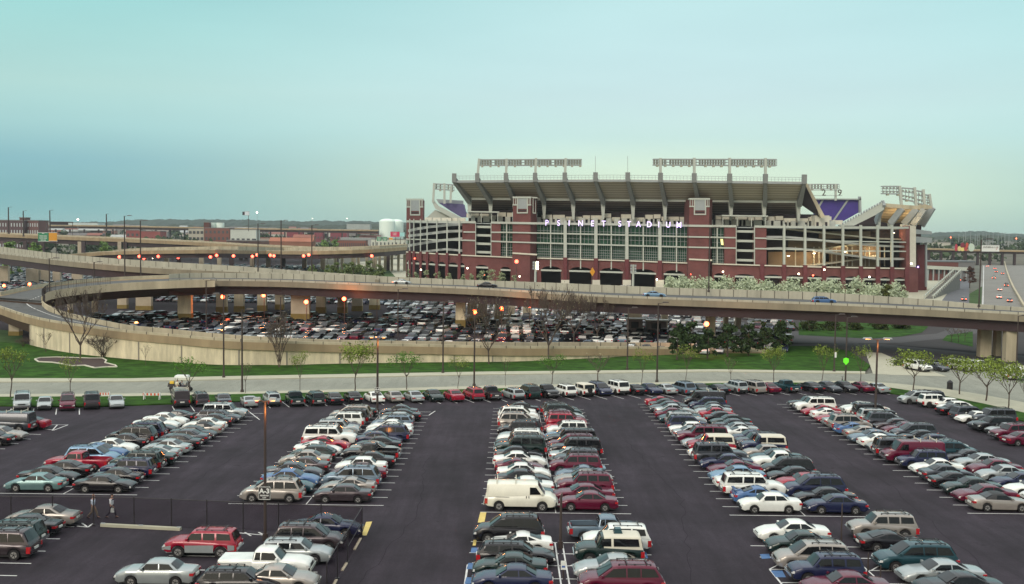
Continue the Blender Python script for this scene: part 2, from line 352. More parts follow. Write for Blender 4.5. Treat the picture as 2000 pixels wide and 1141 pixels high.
# kerb block (long white wheel stop by the fence)
a=g(198,1028);b=g(353,1036)
k=thing('kerb_stone','long low white kerb lying on the asphalt along the foot of the mesh fence','kerb',(a.x,a.y,a.z))
q=MB();d=b-a;q.bar((0,0,.1),(d.x,d.y,d.z+.1),.3,.2);q.obj('kerb_block',M_walk,k)
for t in (.02,.5,.98):
    q=MB();q.bar((d.x*t-.15,d.y*t,d.z*t+.22),(d.x*t+.15,d.y*t,d.z*t+.22),.12,.06);q.obj('bolt_plate',M_frame2,k)
# ================================================================== CARS
PC={'wh':('white',(.76,.77,.72)),'cr':('cream',(.76,.74,.62)),'si':('silver',(.36,.39,.39)),'gr':('dark grey',(.055,.06,.072)),'be':('beige',(.33,.30,.27)),
'bk':('black',(.010,.009,.012)),'nv':('navy',(.014,.018,.055)),'bl':('blue',(.06,.13,.28)),'lb':('light blue',(.15,.26,.38)),'tl':('teal',(.015,.055,.07)),
'gn':('dark green',(.008,.022,.020)),'ce':('grey-green',(.15,.25,.25)),'rd':('red',(.30,.008,.03)),'mr':('maroon',(.105,.006,.026)),'br':('brown',(.055,.042,.048)),'bg':('blue-grey',(.13,.18,.23))}
for k_,(n_,c_) in PC.items():mat('paint_'+k_,c_,.26,var=.10,vs=1.3,metal=.35 if k_ in('si','gr','be','bg','tl','ce','lb','br') else .05,coat=.4,spec=.35)
# L,W,H, hood z, cowl(x,z), deck(x0,z0,zend), roof front x, roof rear x, cabin rear base x, wheel r, wheelbase half, ground clearance, nose drop
CT={
's':dict(L=4.75,W=1.78,H=1.40,hz=.74,cx=.98,cz=.94,dx=-1.48,dz=.98,ez=.92,rf=.22,rr=-.72,r=.32,wb=1.36,gc=.2,side=[[(.72,.98),(.28,1.30),(-.33,1.31),(-.36,.98)],[(-.43,.98),(-.40,1.31),(-.72,1.30),(-1.22,1.0)]]),
'k':dict(L=4.55,W=1.70,H=1.39,hz=.80,cx=.92,cz=.94,dx=-1.38,dz=.97,ez=.95,rf=.40,rr=-.86,r=.30,wb=1.28,gc=.2,side=[[(.72,.97),(.42,1.30),(-.25,1.31),(-.27,.98)],[(-.34,.98),(-.32,1.31),(-.86,1.29),(-1.16,1.0)]]),
'c':dict(L=4.6,W=1.78,H=1.31,hz=.68,cx=.80,cz=.90,dx=-1.62,dz=.97,ez=.92,rf=.02,rr=-.62,r=.32,wb=1.30,gc=.17,side=[[(.52,.94),(.06,1.21),(-.55,1.22),(-.62,.95)],[(-.70,.95),(-.64,1.21),(-.72,1.2),(-1.2,1.0)]]),
'h':dict(L=4.15,W=1.70,H=1.38,hz=.74,cx=.98,cz=.93,dx=-1.95,dz=.98,ez=.90,rf=.28,rr=-1.05,r=.30,wb=1.22,gc=.19,side=[[(.74,.97),(.32,1.28),(-.3,1.29),(-.32,.98)],[(-.40,.98),(-.38,1.29),(-1.05,1.27),(-1.5,1.02)]]),
'w':dict(L=4.85,W=1.76,H=1.43,hz=.75,cx=1.05,cz=.93,dx=-2.28,dz=.96,ez=.88,rf=.35,rr=-1.90,r=.32,wb=1.38,gc=.2,rack=1,side=[[(.8,.97),(.40,1.32),(-.2,1.33),(-.22,.98)],[(-.30,.98),(-.28,1.33),(-1.0,1.33),(-1.02,.98)],[(-1.1,.98),(-1.08,1.33),(-1.85,1.31),(-2.02,1.0)]]),
'u':dict(L=4.6,W=1.80,H=1.72,hz=.98,cx=1.02,cz=1.12,dx=-2.12,dz=1.14,ez=1.0,rf=.48,rr=-1.92,r=.37,wb=1.33,gc=.3,rack=1,bull=1,side=[[(.86,1.16),(.52,1.58),(-.1,1.6),(-.12,1.17)],[(-.22,1.17),(-.2,1.6),(-.92,1.6),(-.94,1.17)],[(-1.06,1.17),(-1.04,1.6),(-1.86,1.57),(-1.95,1.18)]]),
'U':dict(L=5.25,W=1.98,H=1.88,hz=1.06,cx=1.18,cz=1.20,dx=-2.44,dz=1.22,ez=1.05,rf=.62,rr=-2.25,r=.39,wb=1.56,gc=.33,rack=1,bull=1,side=[[(1.0,1.25),(.66,1.73),(.0,1.75),(-.02,1.25)],[(-.12,1.25),(-.1,1.75),(-.9,1.75),(-.92,1.25)],[(-1.05,1.25),(-1.03,1.75),(-2.18,1.72),(-2.3,1.26)]]),
'm':dict(L=4.8,W=1.90,H=1.74,hz=.88,cx=1.38,cz=1.06,dx=-2.24,dz=1.1,ez=.95,rf=.42,rr=-1.86,r=.33,wb=1.46,gc=.2,rack=1,side=[[(1.05,1.09),(.50,1.56),(-.2,1.61),(-.22,1.10)],[(-.29,1.10),(-.27,1.61),(-1.0,1.61),(-1.02,1.10)],[(-1.08,1.10),(-1.06,1.61),(-1.80,1.57),(-2.06,1.12)]]),
'v':dict(L=5.7,W=2.02,H=2.10,hz=1.05,cx=1.92,cz=1.24,dx=-2.78,dz=1.2,ez=1.1,rf=1.28,rr=-2.66,r=.37,wb=1.72,gc=.33,bull=1,side=[[(1.62,1.30),(1.22,1.82),(.72,1.84),(.72,1.28)]],lad=1),
'p':dict(L=5.3,W=1.86,H=1.70,hz=1.0,cx=1.05,cz=1.12,dx=-.62,dz=1.08,ez=1.06,rf=.55,rr=-.50,r=.37,wb=1.62,gc=.32,bed=1,bull=1,side=[[(.86,1.15),(.58,1.55),(-.1,1.58),(-.12,1.15)],[(-.18,1.15),(-.16,1.58),(-.44,1.57),(-.5,1.15)]]),
'j':dict(L=4.6,W=1.96,H=1.84,hz=1.06,cx=.88,cz=1.17,dx=-2.14,dz=1.18,ez=1.05,rf=.52,rr=-2.05,r=.39,wb=1.34,gc=.34,bull=1,twot=1,side=[[(.74,1.22),(.54,1.68),(-.08,1.70),(-.10,1.22)],[(-.26,1.22),(-.24,1.70),(-1.9,1.68),(-1.98,1.22)]]),
'o':dict(L=4.8,W=1.80,H=1.34,hz=.68,cx=.85,cz=.90,dx=-1.45,dz=.97,ez=.92,rf=.1,rr=-.75,r=.31,wb=1.34,gc=.18,soft=1,side=[[(.56,.94),(.14,1.22),(-.55,1.23),(-.62,.96)]]),
}
NOUN={'s':'sedan','k':'boxy sedan','c':'coupe','h':'hatchback','w':'estate car','u':'SUV','U':'large SUV','m':'minivan','v':'cargo van','p':'pickup truck','j':'square SUV with white roof','o':'convertible with black soft top'}
ONAME={'s':'sedan','k':'sedan','c':'coupe','h':'hatchback','w':'estate_car','u':'suv','U':'suv','m':'minivan','v':'cargo_van','p':'pickup_truck','j':'suv','o':'convertible'}
CAT={'s':'sedan','k':'sedan','c':'coupe','h':'hatchback','w':'estate car','u':'SUV','U':'SUV','m':'minivan','v':'van','p':'pickup truck','j':'SUV','o':'convertible'}
def car_mesh(t):
    c=CT[t];L=c['L']/2;Wd=c['W']/2;r=c['r'];wb=c['wb'];gc=c['gc'];A=r+.07
    top=[(-L,c['ez']-.16),(-L+.06,c['ez']-.03),(-L+.25,c['ez'])]
    if c['dx']>-L+.35:top.append((c['dx'],c['dz']))
    top+=[(c['cx'],c['cz']),((c['cx']+L)/2,(c['cz']*.45+c['hz']*.55)+.05),(L-.28,c['hz']),(L-.08,c['hz']-.08),(L,c['hz']-.2)]
    top=sorted(top)
    xs=set([x for x,_ in top]+[-L+.02,L-.02])
    for s in (-1,1):
        for i in range(9):xs.add(s*wb+A*math.cos(math.pi*i/8))
    if c.get('bed'):
        bf=c['dx']-.02;br=-L+.1
        xs|={bf,bf-.03,br,br+.04}
    xs=sorted(x for x in xs if -L<=x<=L)
    rows=[]
    for x in xs:
        zt=lerpt(top,x);zb=gc+ (.14*max(0,(abs(x)-(L-.35))/.35))
        for s in (-1,1):
            dx=abs(x-s*wb)
            if dx<A:zb=max(zb,r+math.sqrt(max(0,A*A-dx*dx))*.98)
        e=abs(x)/L;w=Wd*(1-.10*e**5-.10*max(0,(e-.93)/.07)**2)
        zt=max(zt,zb+.1);md=(zb+zt)/2
        bed=c.get('bed') and br<x<bf
        if bed:rows.append([(w*.95,zb),(w*.985,zb+(zt-zb)*.2),(w,md),(w*.99,zt-.08),(w*.96,zt),(w*.88,zt),(w*.88,zt-.48),(0,zt-.48)])
        else:rows.append([(w*.93,zb),(w*.985,zb+(zt-zb)*.2),(w,md),(w*.985,zt-.10),(w*.93,zt-.025),(w*.84,zt),(w*.5,zt+.025),(0,zt+.035)])
    q=MB();n=8;vs=[];fs=[]
    for x,rw in zip(xs,rows):
        for (y,z) in rw:vs.append((x,y,z))
        for (y,z) in reversed(rw[:-1]):vs.append((x,-y,z))
    k=2*n-1
    for i in range(len(xs)-1):
        for j in range(k-1):fs.append((i*k+j,i*k+j+1,(i+1)*k+j+1,(i+1)*k+j))
    fs.append(tuple(range(k)));fs.append(tuple((len(xs)-1)*k+j for j in reversed(range(k))))
    q.add(vs,fs,0)
    # dark under-body between the wheels
    q.box((-L+.15,-Wd*.80,gc-.02),(L-.15,Wd*.80,gc+.42),1)
    # cabin shell
    wbn=Wd*.93;H=c['H'];cx,cz=c['cx'],c['cz'];dx=c['dx'] if not c.get('bed') else c['dx'];dz=c['dz'] if dx>-L+.35 else c['ez']
    if dx<=-L+.35:dx=-L+.08
    wr=Wd*.74 if t not in('v','j','U') else Wd*.82
    rf,rr=c['rf'],c['rr'];st=[(cx,cz-.02,0),(rf+ (cx-rf)*.12,H-.075,1),(rf-.12,H-.02,1),((rf+rr)/2,H,1),(rr+.12,H-.02,1),(rr+(dx-rr)*.12,H-.085,1),(dx,dz-.03,0)]
    vs=[];kk=9
    rfm=2 if (c.get('twot') or c.get('soft')) else 0
    for x,z,u in st:
        zb=cz+(dz-cz)*(cx-x)/(cx-dx)-.03
        if u:row=[(wbn,zb),(wr+.075,z-.10),(wr+.02,z-.035),(wr-.10,z),(0,z+.03)]
        else:row=[(wbn,zb),(wbn-.03,zb+.01),(wbn-.06,zb+.012),(wbn-.12,zb+.015),(0,zb+.02)]
        for y,zz in row:vs.append((x,y,zz))
        for y,zz in reversed(row[:-1]):vs.append((x,-y,zz))
    for i in range(len(st)-1):
        fs=[(i*kk+j,i*kk+j+1,(i+1)*kk+j+1,(i+1)*kk+j) for j in range(kk-1)]
        use=rfm if (rfm and (c.get('soft') or i>=2)) else 0
        q.add(vs,fs,use) if i==0 else q.add(vs,fs,use)
    # bumpers and sills
    bmi=1 if t in('k','h','w','u','p','v','U','j') else 0
    for s in (-1,1):
        z0=gc+.16;yy=Wd*.86
        q.box((s*(L-.12)-.07,-yy,z0),(s*(L-.0)+.05*s if s>0 else s*L-.05,yy,z0+.2),1 if bmi else 0) if s<0 else q.box((L-.15,-yy,z0),(L+.05,yy,z0+.2),1 if bmi else 0)
    # mirrors
    for s in (-1,1):q.box((cx-.33,s*(Wd*.93) if s>0 else -Wd*.93-.19,cz+.03),(cx-.20,Wd*.93+.19 if s>0 else -Wd*.93,cz+.17),0)
    # grille
    q.box((L-.02,-Wd*.42,c['hz']-.30),(L+.02,Wd*.42,c['hz']-.14),1)
    if c.get('spo'):pass
    P={}
    P['body']=q.mesh('body_'+t,[MT['paint_wh'],M_trim,M_trim if c.get('soft') else M_cream if c.get('twot') else M_trim],smooth=38)
    # glass --------------------------------------------------------------
    def side_y(z):
        zb=cz-.01;return wbn+(wr+.075-wbn)*(z-zb)/(H-.10-zb)
    def pane(name,pts):
        q=MB();q.add(pts,[tuple(range(len(pts)))]);P[name]=q.mesh(name+t,M_glass)
    def slope(xa,za,xb,zb_,yb,yt,t0,t1,off):
        A_=Vector((xa,0,za));B_=Vector((xb,0,zb_));nrm=Vector((-(B_.z-A_.z),0,B_.x-A_.x)).normalized()
        if nrm.x*(xa-xb)<0:nrm=-nrm
        q=MB();vs=[]
        for tt in (t0,(t0+t1)/2,t1):
            pnt=A_.lerp(B_,tt);y=yb+(yt-yb)*tt
            for s,o in ((-1,0),(-.5,.015),(0,.025),(.5,.015),(1,0)):
                w=pnt+nrm*(off+o);vs.append((w.x,y*s,w.z))
        fs=[(i*5+j,i*5+j+1,i*5+j+6,i*5+j+5) for i in range(2) for j in range(4)]
        q.add(vs,fs);return q
    P['windscreen']=slope(cx,cz,rf+(cx-rf)*.12,H-.075,wbn-.10,wr-.06,.06,.97,.03).mesh('ws'+t,M_glass,smooth=60)
    if t!='v':P['rear_window']=slope(dx,dz,rr+(dx-rr)*.12,H-.085,wbn-.14,wr-.09,.2 if t in('u','U','m','w','j','h') else .1,.96,.03).mesh('rw'+t,M_glass)
    sw={}
    for s in (1,-1):
        q=MB()
        for pl in c['side']:
            q.add([(x,s*(side_y(z)+.012),z) for x,z in pl],[tuple(range(len(pl)))])
        sw[s]=q.mesh('sw%s%d'%(t,s),M_glass)
    P['side']=sw
    # wheels
    q=MB();q.tube((0,-.11,0),(0,.11,0),r,r,18);P['tyre']=q.mesh('tyre'+t,M_tyre,fix=False)
    q=MB();q.tube((0,-.118,0),(0,.118,0),r*.60,r*.60,12);q.tube((0,-.124,0),(0,.124,0),r*.18,r*.18,8,1)
    for i in range(5):
        a=2*math.pi*i/5+.3
        for s in(-1,1):q.bar((r*.2*math.cos(a),s*.121,r*.2*math.sin(a)),(r*.55*math.cos(a+.18),s*.121,r*.55*math.sin(a+.18)),.01,.05,1)
    P['rim']=q.mesh('rim'+t,[M_rim,M_trim],fix=False)
    # lights, plate
    q=MB();z=c['hz']-.22;q.hexa([(L-.16,-.17,z-.07),(L+.015,-.15,z-.07),(L+.015,.15,z-.07),(L-.25,.19,z-.07)],[(L-.2,-.17,z+.07),(L-.05,-.15,z+.07),(L-.05,.15,z+.07),(L-.3,.19,z+.07)]);P['headlight']=q.mesh('hl'+t,M_head)
    q=MB();tall=t in('u','U','m','v','p','j','w');z=c['ez']-(.34 if tall else .22);hh=.2 if tall else .075;wdt=.09 if tall else .19
    q.box((-L-.02,-wdt,z-hh),(-L+.22,wdt,z+hh),0);P['tail_light']=q.mesh('tl'+t,M_tail);P['tly']=Wd*.91-wdt+.02
    q=MB();q.box((-L-.06,-.26,gc+.34),(-L+.01,.26,gc+.48));P['number_plate']=q.mesh('np'+t,M_plate)
    if c.get('rack'):
        q=MB()
        for s in (-1,1):
            q.bar((rf-.2,s*(wr-.12),H+.06),(rr+.25,s*(wr-.12),H+.06),.04,.04)
            for xx in (rf-.25,(rf+rr)/2,rr+.25):q.box((xx-.04,s*(wr-.12)-.02,H-.01),(xx+.04,s*(wr-.12)+.02,H+.06))
        for xx in ((rf*.7+rr*.3),(rf*.2+rr*.8)):q.bar((xx,-(wr-.1),H+.09),(xx,wr-.1,H+.09),.06,.04)
        P['roof_rack']=q.mesh('rk'+t,M_trim)
    if c.get('lad'):
        q=MB()
        for xx in (-1.9,-.4):
            q.bar((xx,-wr,H+.12),(xx,wr,H+.12),.06,.06)
            for s in(-1,1):q.box((xx-.03,s*wr-.03,H-.05),(xx+.03,s*wr+.03,H+.3))
        P['roof_rack']=q.mesh('rk'+t,M_cream)
        q=MB()
        for s in (-1,1):
            q.box((-2.0,s*1.012-.006,1.08),(-.9,s*1.012+.006,1.11));q.box((.42,s*1.012-.01,1.02),(.48,s*1.012+.01,1.2));q.box((.62,s*1.012-.01,1.02),(.68,s*1.012+.01,1.2))
        P['door_trim']=q.mesh('dt'+t,M_trim)
    if c.get('bull'):
        q=MB()
        q.bar((L+.07,-Wd*.86,gc+.27),(L+.07,Wd*.86,gc+.27),.06,.18)
        P['chrome_bumper']=q.mesh('bp'+t,M_chrome)
        q=MB();q.bar((-L-.07,-Wd*.86,gc+.2),(-L-.07,Wd*.86,gc+.2),.08,.16);P['step_bumper']=q.mesh('sp'+t,M_chrome)
    return P
PARTS={t:car_mesh(t) for t in CT}
# extra: spoiler for a few coupes and sedans
q=MB();q.box((-2.28,-.72,1.12),(-2.05,.72,1.15));q.box((-2.2,-.62,.9),(-2.12,-.58,1.13));q.box((-2.2,.58,.9),(-2.12,.62,1.13));SPO=q.mesh('spoiler',MT['paint_bg'])
q=MB();q.box((-2.52,-.36,.72),(-2.32,.36,1.42));q=MB();q.tube((-2.22,0,1.0),(-2.44,0,1.0),.36,.36,16);SPARE=q.mesh('spare',M_tyre,fix=False)
ASM={}
def assemble(t,full=True):
    key=(t,full)
    if key in ASM:return ASM[key]
    P=PARTS[t];c=CT[t];r=c['r'];wb=c['wb'];Wd=c['W']/2;L=c['L']/2
    L_=[('body',P['body'],(0,0,0),(0,0,0),None),('windscreen',P['windscreen'],(0,0,0),(0,0,0),None)]
    if 'rear_window' in P:L_.append(('rear_window',P['rear_window'],(0,0,0),(0,0,0),None))
    for s in(1,-1):L_.append(('side_window',P['side'][s],(0,0,0),(0,0,0),None))
    for sx_ in(1,-1):
        for s in(1,-1):L_.append(('wheel',P['tyre'],(sx_*wb,s*(Wd-.125),r),(0,0,0),P['rim']))
    for s in(1,-1):
        L_.append(('headlight',P['headlight'],(0,s*(Wd*.90-.17),0),(0,0,0) ,None))
        L_.append(('tail_light',P['tail_light'],(0,s*P['tly'],0),(0,0,0),None))
    L_.append(('number_plate',P['number_plate'],(0,0,0),(0,0,0),None))
    for nme in('roof_rack','chrome_bumper','step_bumper','door_trim'):
        if nme in P:L_.append((nme,P[nme],(0,0,0),(0,0,0),None))
    ASM[key]=L_;return L_
NCAR=0
def add_car(code,loc,head,label,group,rnd=True,spoiler=False,spare=False,tone=None,lit=False):
    """code 's:bk'; head = heading angle of the nose in radians"""
    global NCAR;NCAR+=1
    t,cc=code[0],code[1:3]
    r=thing(ONAME[t],label,CAT[t],loc,head,group)
    # settle on the slope
    sl_=S if loc[1]<YB and group!='cars driving along the viaduct' else 0
    r.rotation_euler=(Matrix.Rotation(math.atan(-sl_),3,'X')@Matrix.Rotation(head,3,'Z')).to_euler()
    r.scale=(random.uniform(.95,1.05),random.uniform(.97,1.03),random.uniform(.96,1.05))
    big=loc[1]<112
    for nme,me,lo,ro,sub in assemble(t):
        if not big and nme in('number_plate','chrome_bumper','step_bumper') and t!='p':
            if random.random()<.5:continue
        o=put(nme,me,r,lo,ro)
        if nme=='headlight' and lo[1]<0:o.scale=(1,-1,1)
        if nme=='body':
            o.material_slots[0].link='OBJECT';o.material_slots[0].material=MT['paint_'+cc]
            if tone:
                o.material_slots[1].link='OBJECT';o.material_slots[1].material=MT['paint_'+tone]
        if nme in('chrome_bumper','step_bumper') and cc in('wh','cr') and t in('v','p'):
            o.material_slots[0].link='OBJECT';o.material_slots[0].material=M_frame
        if nme=='tail_light' and lit:
            o.material_slots[0].link='OBJECT';o.material_slots[0].material=M_tlit
        if sub is not None and big:put('rim',sub,o)
    if spoiler:
        o=put('spoiler',SPO,r);o.material_slots[0].link='OBJECT';o.material_slots[0].material=MT['paint_'+cc]
    if spare:put('spare_wheel',SPARE,r)
    return r
PI=math.pi
# files of the five double rows, front (near) to back.  code = type+colour+nose(L/R); '-' = empty stall
F={
('A',0):'sceL sbkR sbkL prdL mlbR sblR swhR sbkL mbkL mnvL sbkR swhR swhR cbkL -',
('A',1):'sbkR sbkL unvL ugnL sgnL csiL ssiL sbkL sgrL sbkR obeL swhL sbkL wgrR UsiR -',
('B',0):'mbeL stlR sblR sgrR sbrL sbeL hgnL cwhR crdR UwhR ubeR usiR snvR uwhL ubkL mbeL sgnL -',
('B',1):'kbrL cbeL mbgL smrL kwhL sbkL pbkL sbeR sbkL snvR mnvL swhL swhL wbgL hsiL sbkL sgrL -',
('C',0):'vcrR stlL swhL sbkR swhR cmrR swhR sbkR UgnL ubkL uwhL wsiL ubkL wbkL mbeR swhR mwhR swhL sbkL -',
('C',1):'smrL smrL umrL sbeL cbgL umrL ugrL ssiR UbkL mmrL UbkL wlbL uwhL srdL urdR mmrR ssiR mgnR wbkR -',
('D',0):'kwhL cblR UwhR swhR slbL cmrL snvL UgrR swhL jrdL ssiL UmrL ssiR kwhL mnvR usiR stlL smrR ssiR sgrL sbkR crdR',
('D',1):'snvL sbkL mnvL krdL sbkL mbkL pwhL stlL kbeL jnvL ugrL snvL cwhR ssiL sgrL sgnL sbkR srdR ssiL sbkL mnvL vbkL',
('E',0):'obeR smrL sgnL sbkR sgrR swhL unvL vmrL UgrR wbeL swhR sbgL sbeR cblR mbeR ssiR crdL cwhR crdL UwhL pbkL -',
('E',1):'sbkL swhL cwhL snvL ssiL smrL ssiL cbkL mtlR ssiL snvL sbkL mgrL smrL sbrL mgrR usiR UbkR pwhL swhL -',
}
COLN={'A':'far left','B':'second','C':'middle','D':'fourth','E':'far right'}
for (k,s),seq in F.items():
    x0,x1,y0,n=BL[k];xm=(x0+x1)/2;cx_=(x0+xm)/2+.32 if s==0 else (xm+x1)/2-.32
    cnt=0
    for i,code in enumerate(seq.split()):
        if code=='-' or i>=n:continue
        cnt+=1
        t,cc,d=code[0],code[1:3],code[3]
        cc={'wh':'wh'}.get(cc,cc)
        y=y0+(i+.5)*SP_;x=cx_+random.uniform(-.25,.25)
        if t in 'U' and d=='L' and s==1:x+=.2
        head=(PI if d=='L' else 0)+random.gauss(0,.02)
        lab='%s %s, %s from front, %s file of the %s double row'%(PC[cc][0],NOUN[t].split(' with')[0],ORD[cnt],'left' if s==0 else 'right',COLN[k])
        add_car(t+cc,(x,y,gz(y)),head,lab,'cars parked in the double rows',spoiler=(code=='cbgL' or code=='cblR'),spare=(code=='jnvL'))
# front groups, placed one by one: code, px centre, px base, nose, label
FR=[
('sbe','L',85,1031,'lavender-beige sedan parked beside the mesh fence at lower left, nose away from the walkers'),
('sbk','L',48,1050,'black sedan with lit-looking red tail, behind a dark SUV at the left edge'),
('ugn','L',20,1072,'dark green SUV with roof rack between a black sedan and a brown minivan, left edge'),
('mbr','L',-6,1094,'brown minivan cut off by the left edge at the front'),
('crd','L',55,840,'bright red coupe behind a dark van at the left edge'),
('vgr','L',12,845,'dark grey van in front of the bright red coupe, left edge'),
('sbe','R',2,862,'beige sedan cut by the left edge, parked beside the dark grey van'),
('sbk','L',-22,872,'black sedan cut by the left edge, in front of the beige sedan'),
('urd','L',397,1090,'red and silver two-tone SUV standing alone in front of the mesh fence'),
('ksi','L',308,1148,'silver sedan with sunroof cut by the lower edge, left of the white pickup'),
('pwh','R',520,1132,'white pickup truck with closed bed cover beside the mesh fence'),
('mbr','R',603,1078,'brown minivan with roof rack inside the corner of the mesh fence'),
('snv','R',640,1052,'navy sedan behind the brown minivan inside the fence corner'),
('wsi','R',578,1104,'silver estate car with roof rack between brown minivan and white pickup'),
('wbk','R',470,1166,'black car with ribbed roof rack cut by the lower edge, below the white pickup'),
('sbe','R',545,1160,'beige sedan cut by the lower edge, next to the black roof rack'),
('mbk','L',994,1062,'black minivan with roof rack beside the yellow markings, front of the middle aisle'),
('cwh','L',1012,1084,'white two-door with boxy roof directly in front of the black minivan'),
('wbk','R',1008,1108,'black estate car facing right between white two-door and green sedan'),
('sgn','L',996,1133,'dark green sedan beside the blue disabled markings, front of the middle rows'),
('snv','L',1000,1160,'navy sedan cut by the lower edge, in front of the dark green sedan'),
('pbg','R',1183,1058,'blue-grey pickup truck with its bed to the left, behind the white SUV'),
('uwh','L',1203,1082,'white SUV with roof rack parked next to the blue-grey pickup'),
('jgn','L',1188,1106,'dark green square SUV with a box on its roof, in front of the white SUV'),
('ssi','L',1197,1136,'silver sedan with open sunroof, in front of the dark green square SUV'),
('mmr','L',1212,1164,'maroon minivan cut by the lower edge, front of the middle rows'),
('swh','L',1546,1062,'white sedan at the back of the front right rows, beside hatched lines'),
('sgn','L',1562,1086,'dark green sedan with cut-off rear between white sedan and beige minivan'),
('mbe','L',1586,1116,'beige minivan with roof rack between dark green sedan and navy SUV'),
('unv','L',1612,1144,'navy SUV with silver lower trim near the lower edge'),
('smr','L',1650,1172,'maroon sedan barely showing at the lower edge, in front of the navy SUV'),
('ube','L',1722,1056,'beige SUV with roof rails alone at the back of the front right rows'),
('cbk','R',1742,1080,'black coupe with chrome bumper between beige SUV and teal minivan'),
('mtl','L',1786,1118,'teal minivan with roof rack in the front right rows'),
('ssi','L',1835,1146,'silver luxury sedan in front of the teal minivan near the lower edge'),
('sbk','L',1870,1172,'black sedan barely showing at the lower edge, right of the silver sedan'),
]
for code,d,u,v,lab in FR:
    a=g(u,v);y=a.y+.85
    add_car(code,(a.x*(y/a.y),y,gz(y)),(PI if d=='L' else 0)+random.gauss(0,.015),lab,'cars parked in the front rows',tone='si' if 'two-tone' in lab else None)
for o in list(COL.objects):
    if o.parent is None and 'label' in o:
        if o['label'].startswith('red and silver'):
            for sd_ in (1,-1):
                q=MB();q.add([(x,sd_*(.905),z) for x,z in ((.9,.36),(.92,.82),(-.9,.86),(-.88,.36))],[(0,1,2,3)]);q.add([(x,sd_*(.885),z) for x,z in ((1.8,.5),(2.2,.55),(2.18,.72),(1.78,.80))],[(0,1,2,3)]);q.add([(x,sd_*(.89),z) for x,z in ((-1.78,.5),(-2.2,.55),(-2.2,.86),(-1.78,.88))],[(0,1,2,3)]);q.obj('silver_lower_panel',MT['paint_si'],o,fix=False)
        if o['label'].startswith('white pickup truck with closed'):
            q=MB();q.hexa([(-2.6,-.86,1.03),(-.6,-.86,1.05),(-.6,.86,1.05),(-2.6,.86,1.03)],[(-2.58,-.80,1.13),(-.62,-.80,1.16),(-.62,.80,1.16),(-2.58,.80,1.13)]);q.obj('bed_cover',MT['paint_wh'],o)
        if 'box on its roof' in o['label']:
            q=MB();q.hexa([(-.9,-.3,1.86),(-.3,-.3,1.86),(-.3,.3,1.86),(-.9,.3,1.86)],[(-.8,-.25,2.15),(-.4,-.25,2.15),(-.4,.25,2.15),(-.8,.25,2.15)]);q.obj('roof_box',MT['paint_tl'],o)
# back row along the verge
BR='U si 43 804 F,k si 88 802 F,m mr 133 803 F,U br 181 801 B,s si 229 799 F,v br 357 797 B,u br 396 795 B,s gr 441 795 B,c si 492 797 B,u si 537 795 B,p gn 584 795 B,u gn 623 794 B,s bk 660 792 B,s bk 698 790 B,s wh 740 789 B,s be 779 788 B,s si 818 787 B,s gn 857 786 F,s rd 897 786 B,u rd 936 784 B,p br 972 783 B,w si 1014 782 B,m gn 1046 780 B,p bk 1082 779 F,u wh 1116 777 B,j wh 1152 776 B,m nv 1186 774 F,U wh 1220 773 B,s bk 1254 773 B,s nv 1284 772 F,s si 1315 772 B,m bg 1350 772 B,s gn 1384 772 F,c bk 1416 771 B,u si 1453 770 B,m be 1487 770 B,s mr 1517 770 B,p tl 1556 768 B,s bk 1601 768 B,s gr 1636 768 F,s bk 1668 768 F,s mr 1700 768 B,s si 1731 770 B'
cn=0
for e in BR.split(','):
    t,cc,u,v,d=e.split();cn+=1;a=g(float(u),float(v));hd=math.radians(112)
    hx,hy=math.cos(hd),math.sin(hd);Lh=CT[t]['L']/2
    x,y=a.x+hx*Lh,a.y+hy*Lh*.9
    adj='nose' if d=='F' else 'tail'
    add_car(t+cc,(x,y,gz(y)),hd+(PI if d=='F' else 0)+random.gauss(0,.02),'%s %s showing its %s, %s from left in the row along the grass'%(PC[cc][0],NOUN[t].split(' with')[0],adj,ORD[cn]),'cars in the row along the road verge',spare=(t=='j'))
# right edge row along the curving verge
RR='m si 1795 790 L,u gr 1815 790 L,u wh 1832 797 R,k wh 1862 800 R,h wh 1870 806 L,s bk 1872 812 R,m gr 1900 822 R,s wh 1912 828 L,U gr 1945 830 L,s gr 1940 841 L,u bk 1948 846 L,k si 1975 852 L,u mr 1985 862 L,s mr 2010 872 R'
cn=0
for e in RR.split(','):
    t,cc,u,v,d=e.split();cn+=1;a=g(float(u),float(v))
    y=a.y+.9;add_car(t+cc,(a.x,y,gz(y)),(PI if d=='L' else 0)+.12+random.gauss(0,.03),'%s %s, %s from the back beside the curving grass verge'%(PC[cc][0],NOUN[t].split(' with')[0],ORD[cn]),'cars beside the curving verge at the right')
# kerbside cars on the road, right
for e,lab in zip('U wh 1801 727 F,s gr 1839 727 F,U wh 1889 727 F,u wh 1922 726 F,v wh 2003 744 R'.split(','),['white SUV waiting at the kerb behind the leftmost leafy tree on the right','dark sedan with bright bumper waiting beside the road below the viaduct','white SUV half hidden by a young tree by the road','white SUV nearest the concrete pier beside the road','white passenger van cut by the right edge on the road']):
    t,cc,u,v,d=e.split();a=g(float(u),float(v));hd=math.radians(-70) if d=='F' else 0
    y=a.y+(2.0 if d=='F' else 1.0);add_car(t+cc,(a.x,y,GF),hd,lab,'vehicles standing on the road at the right')
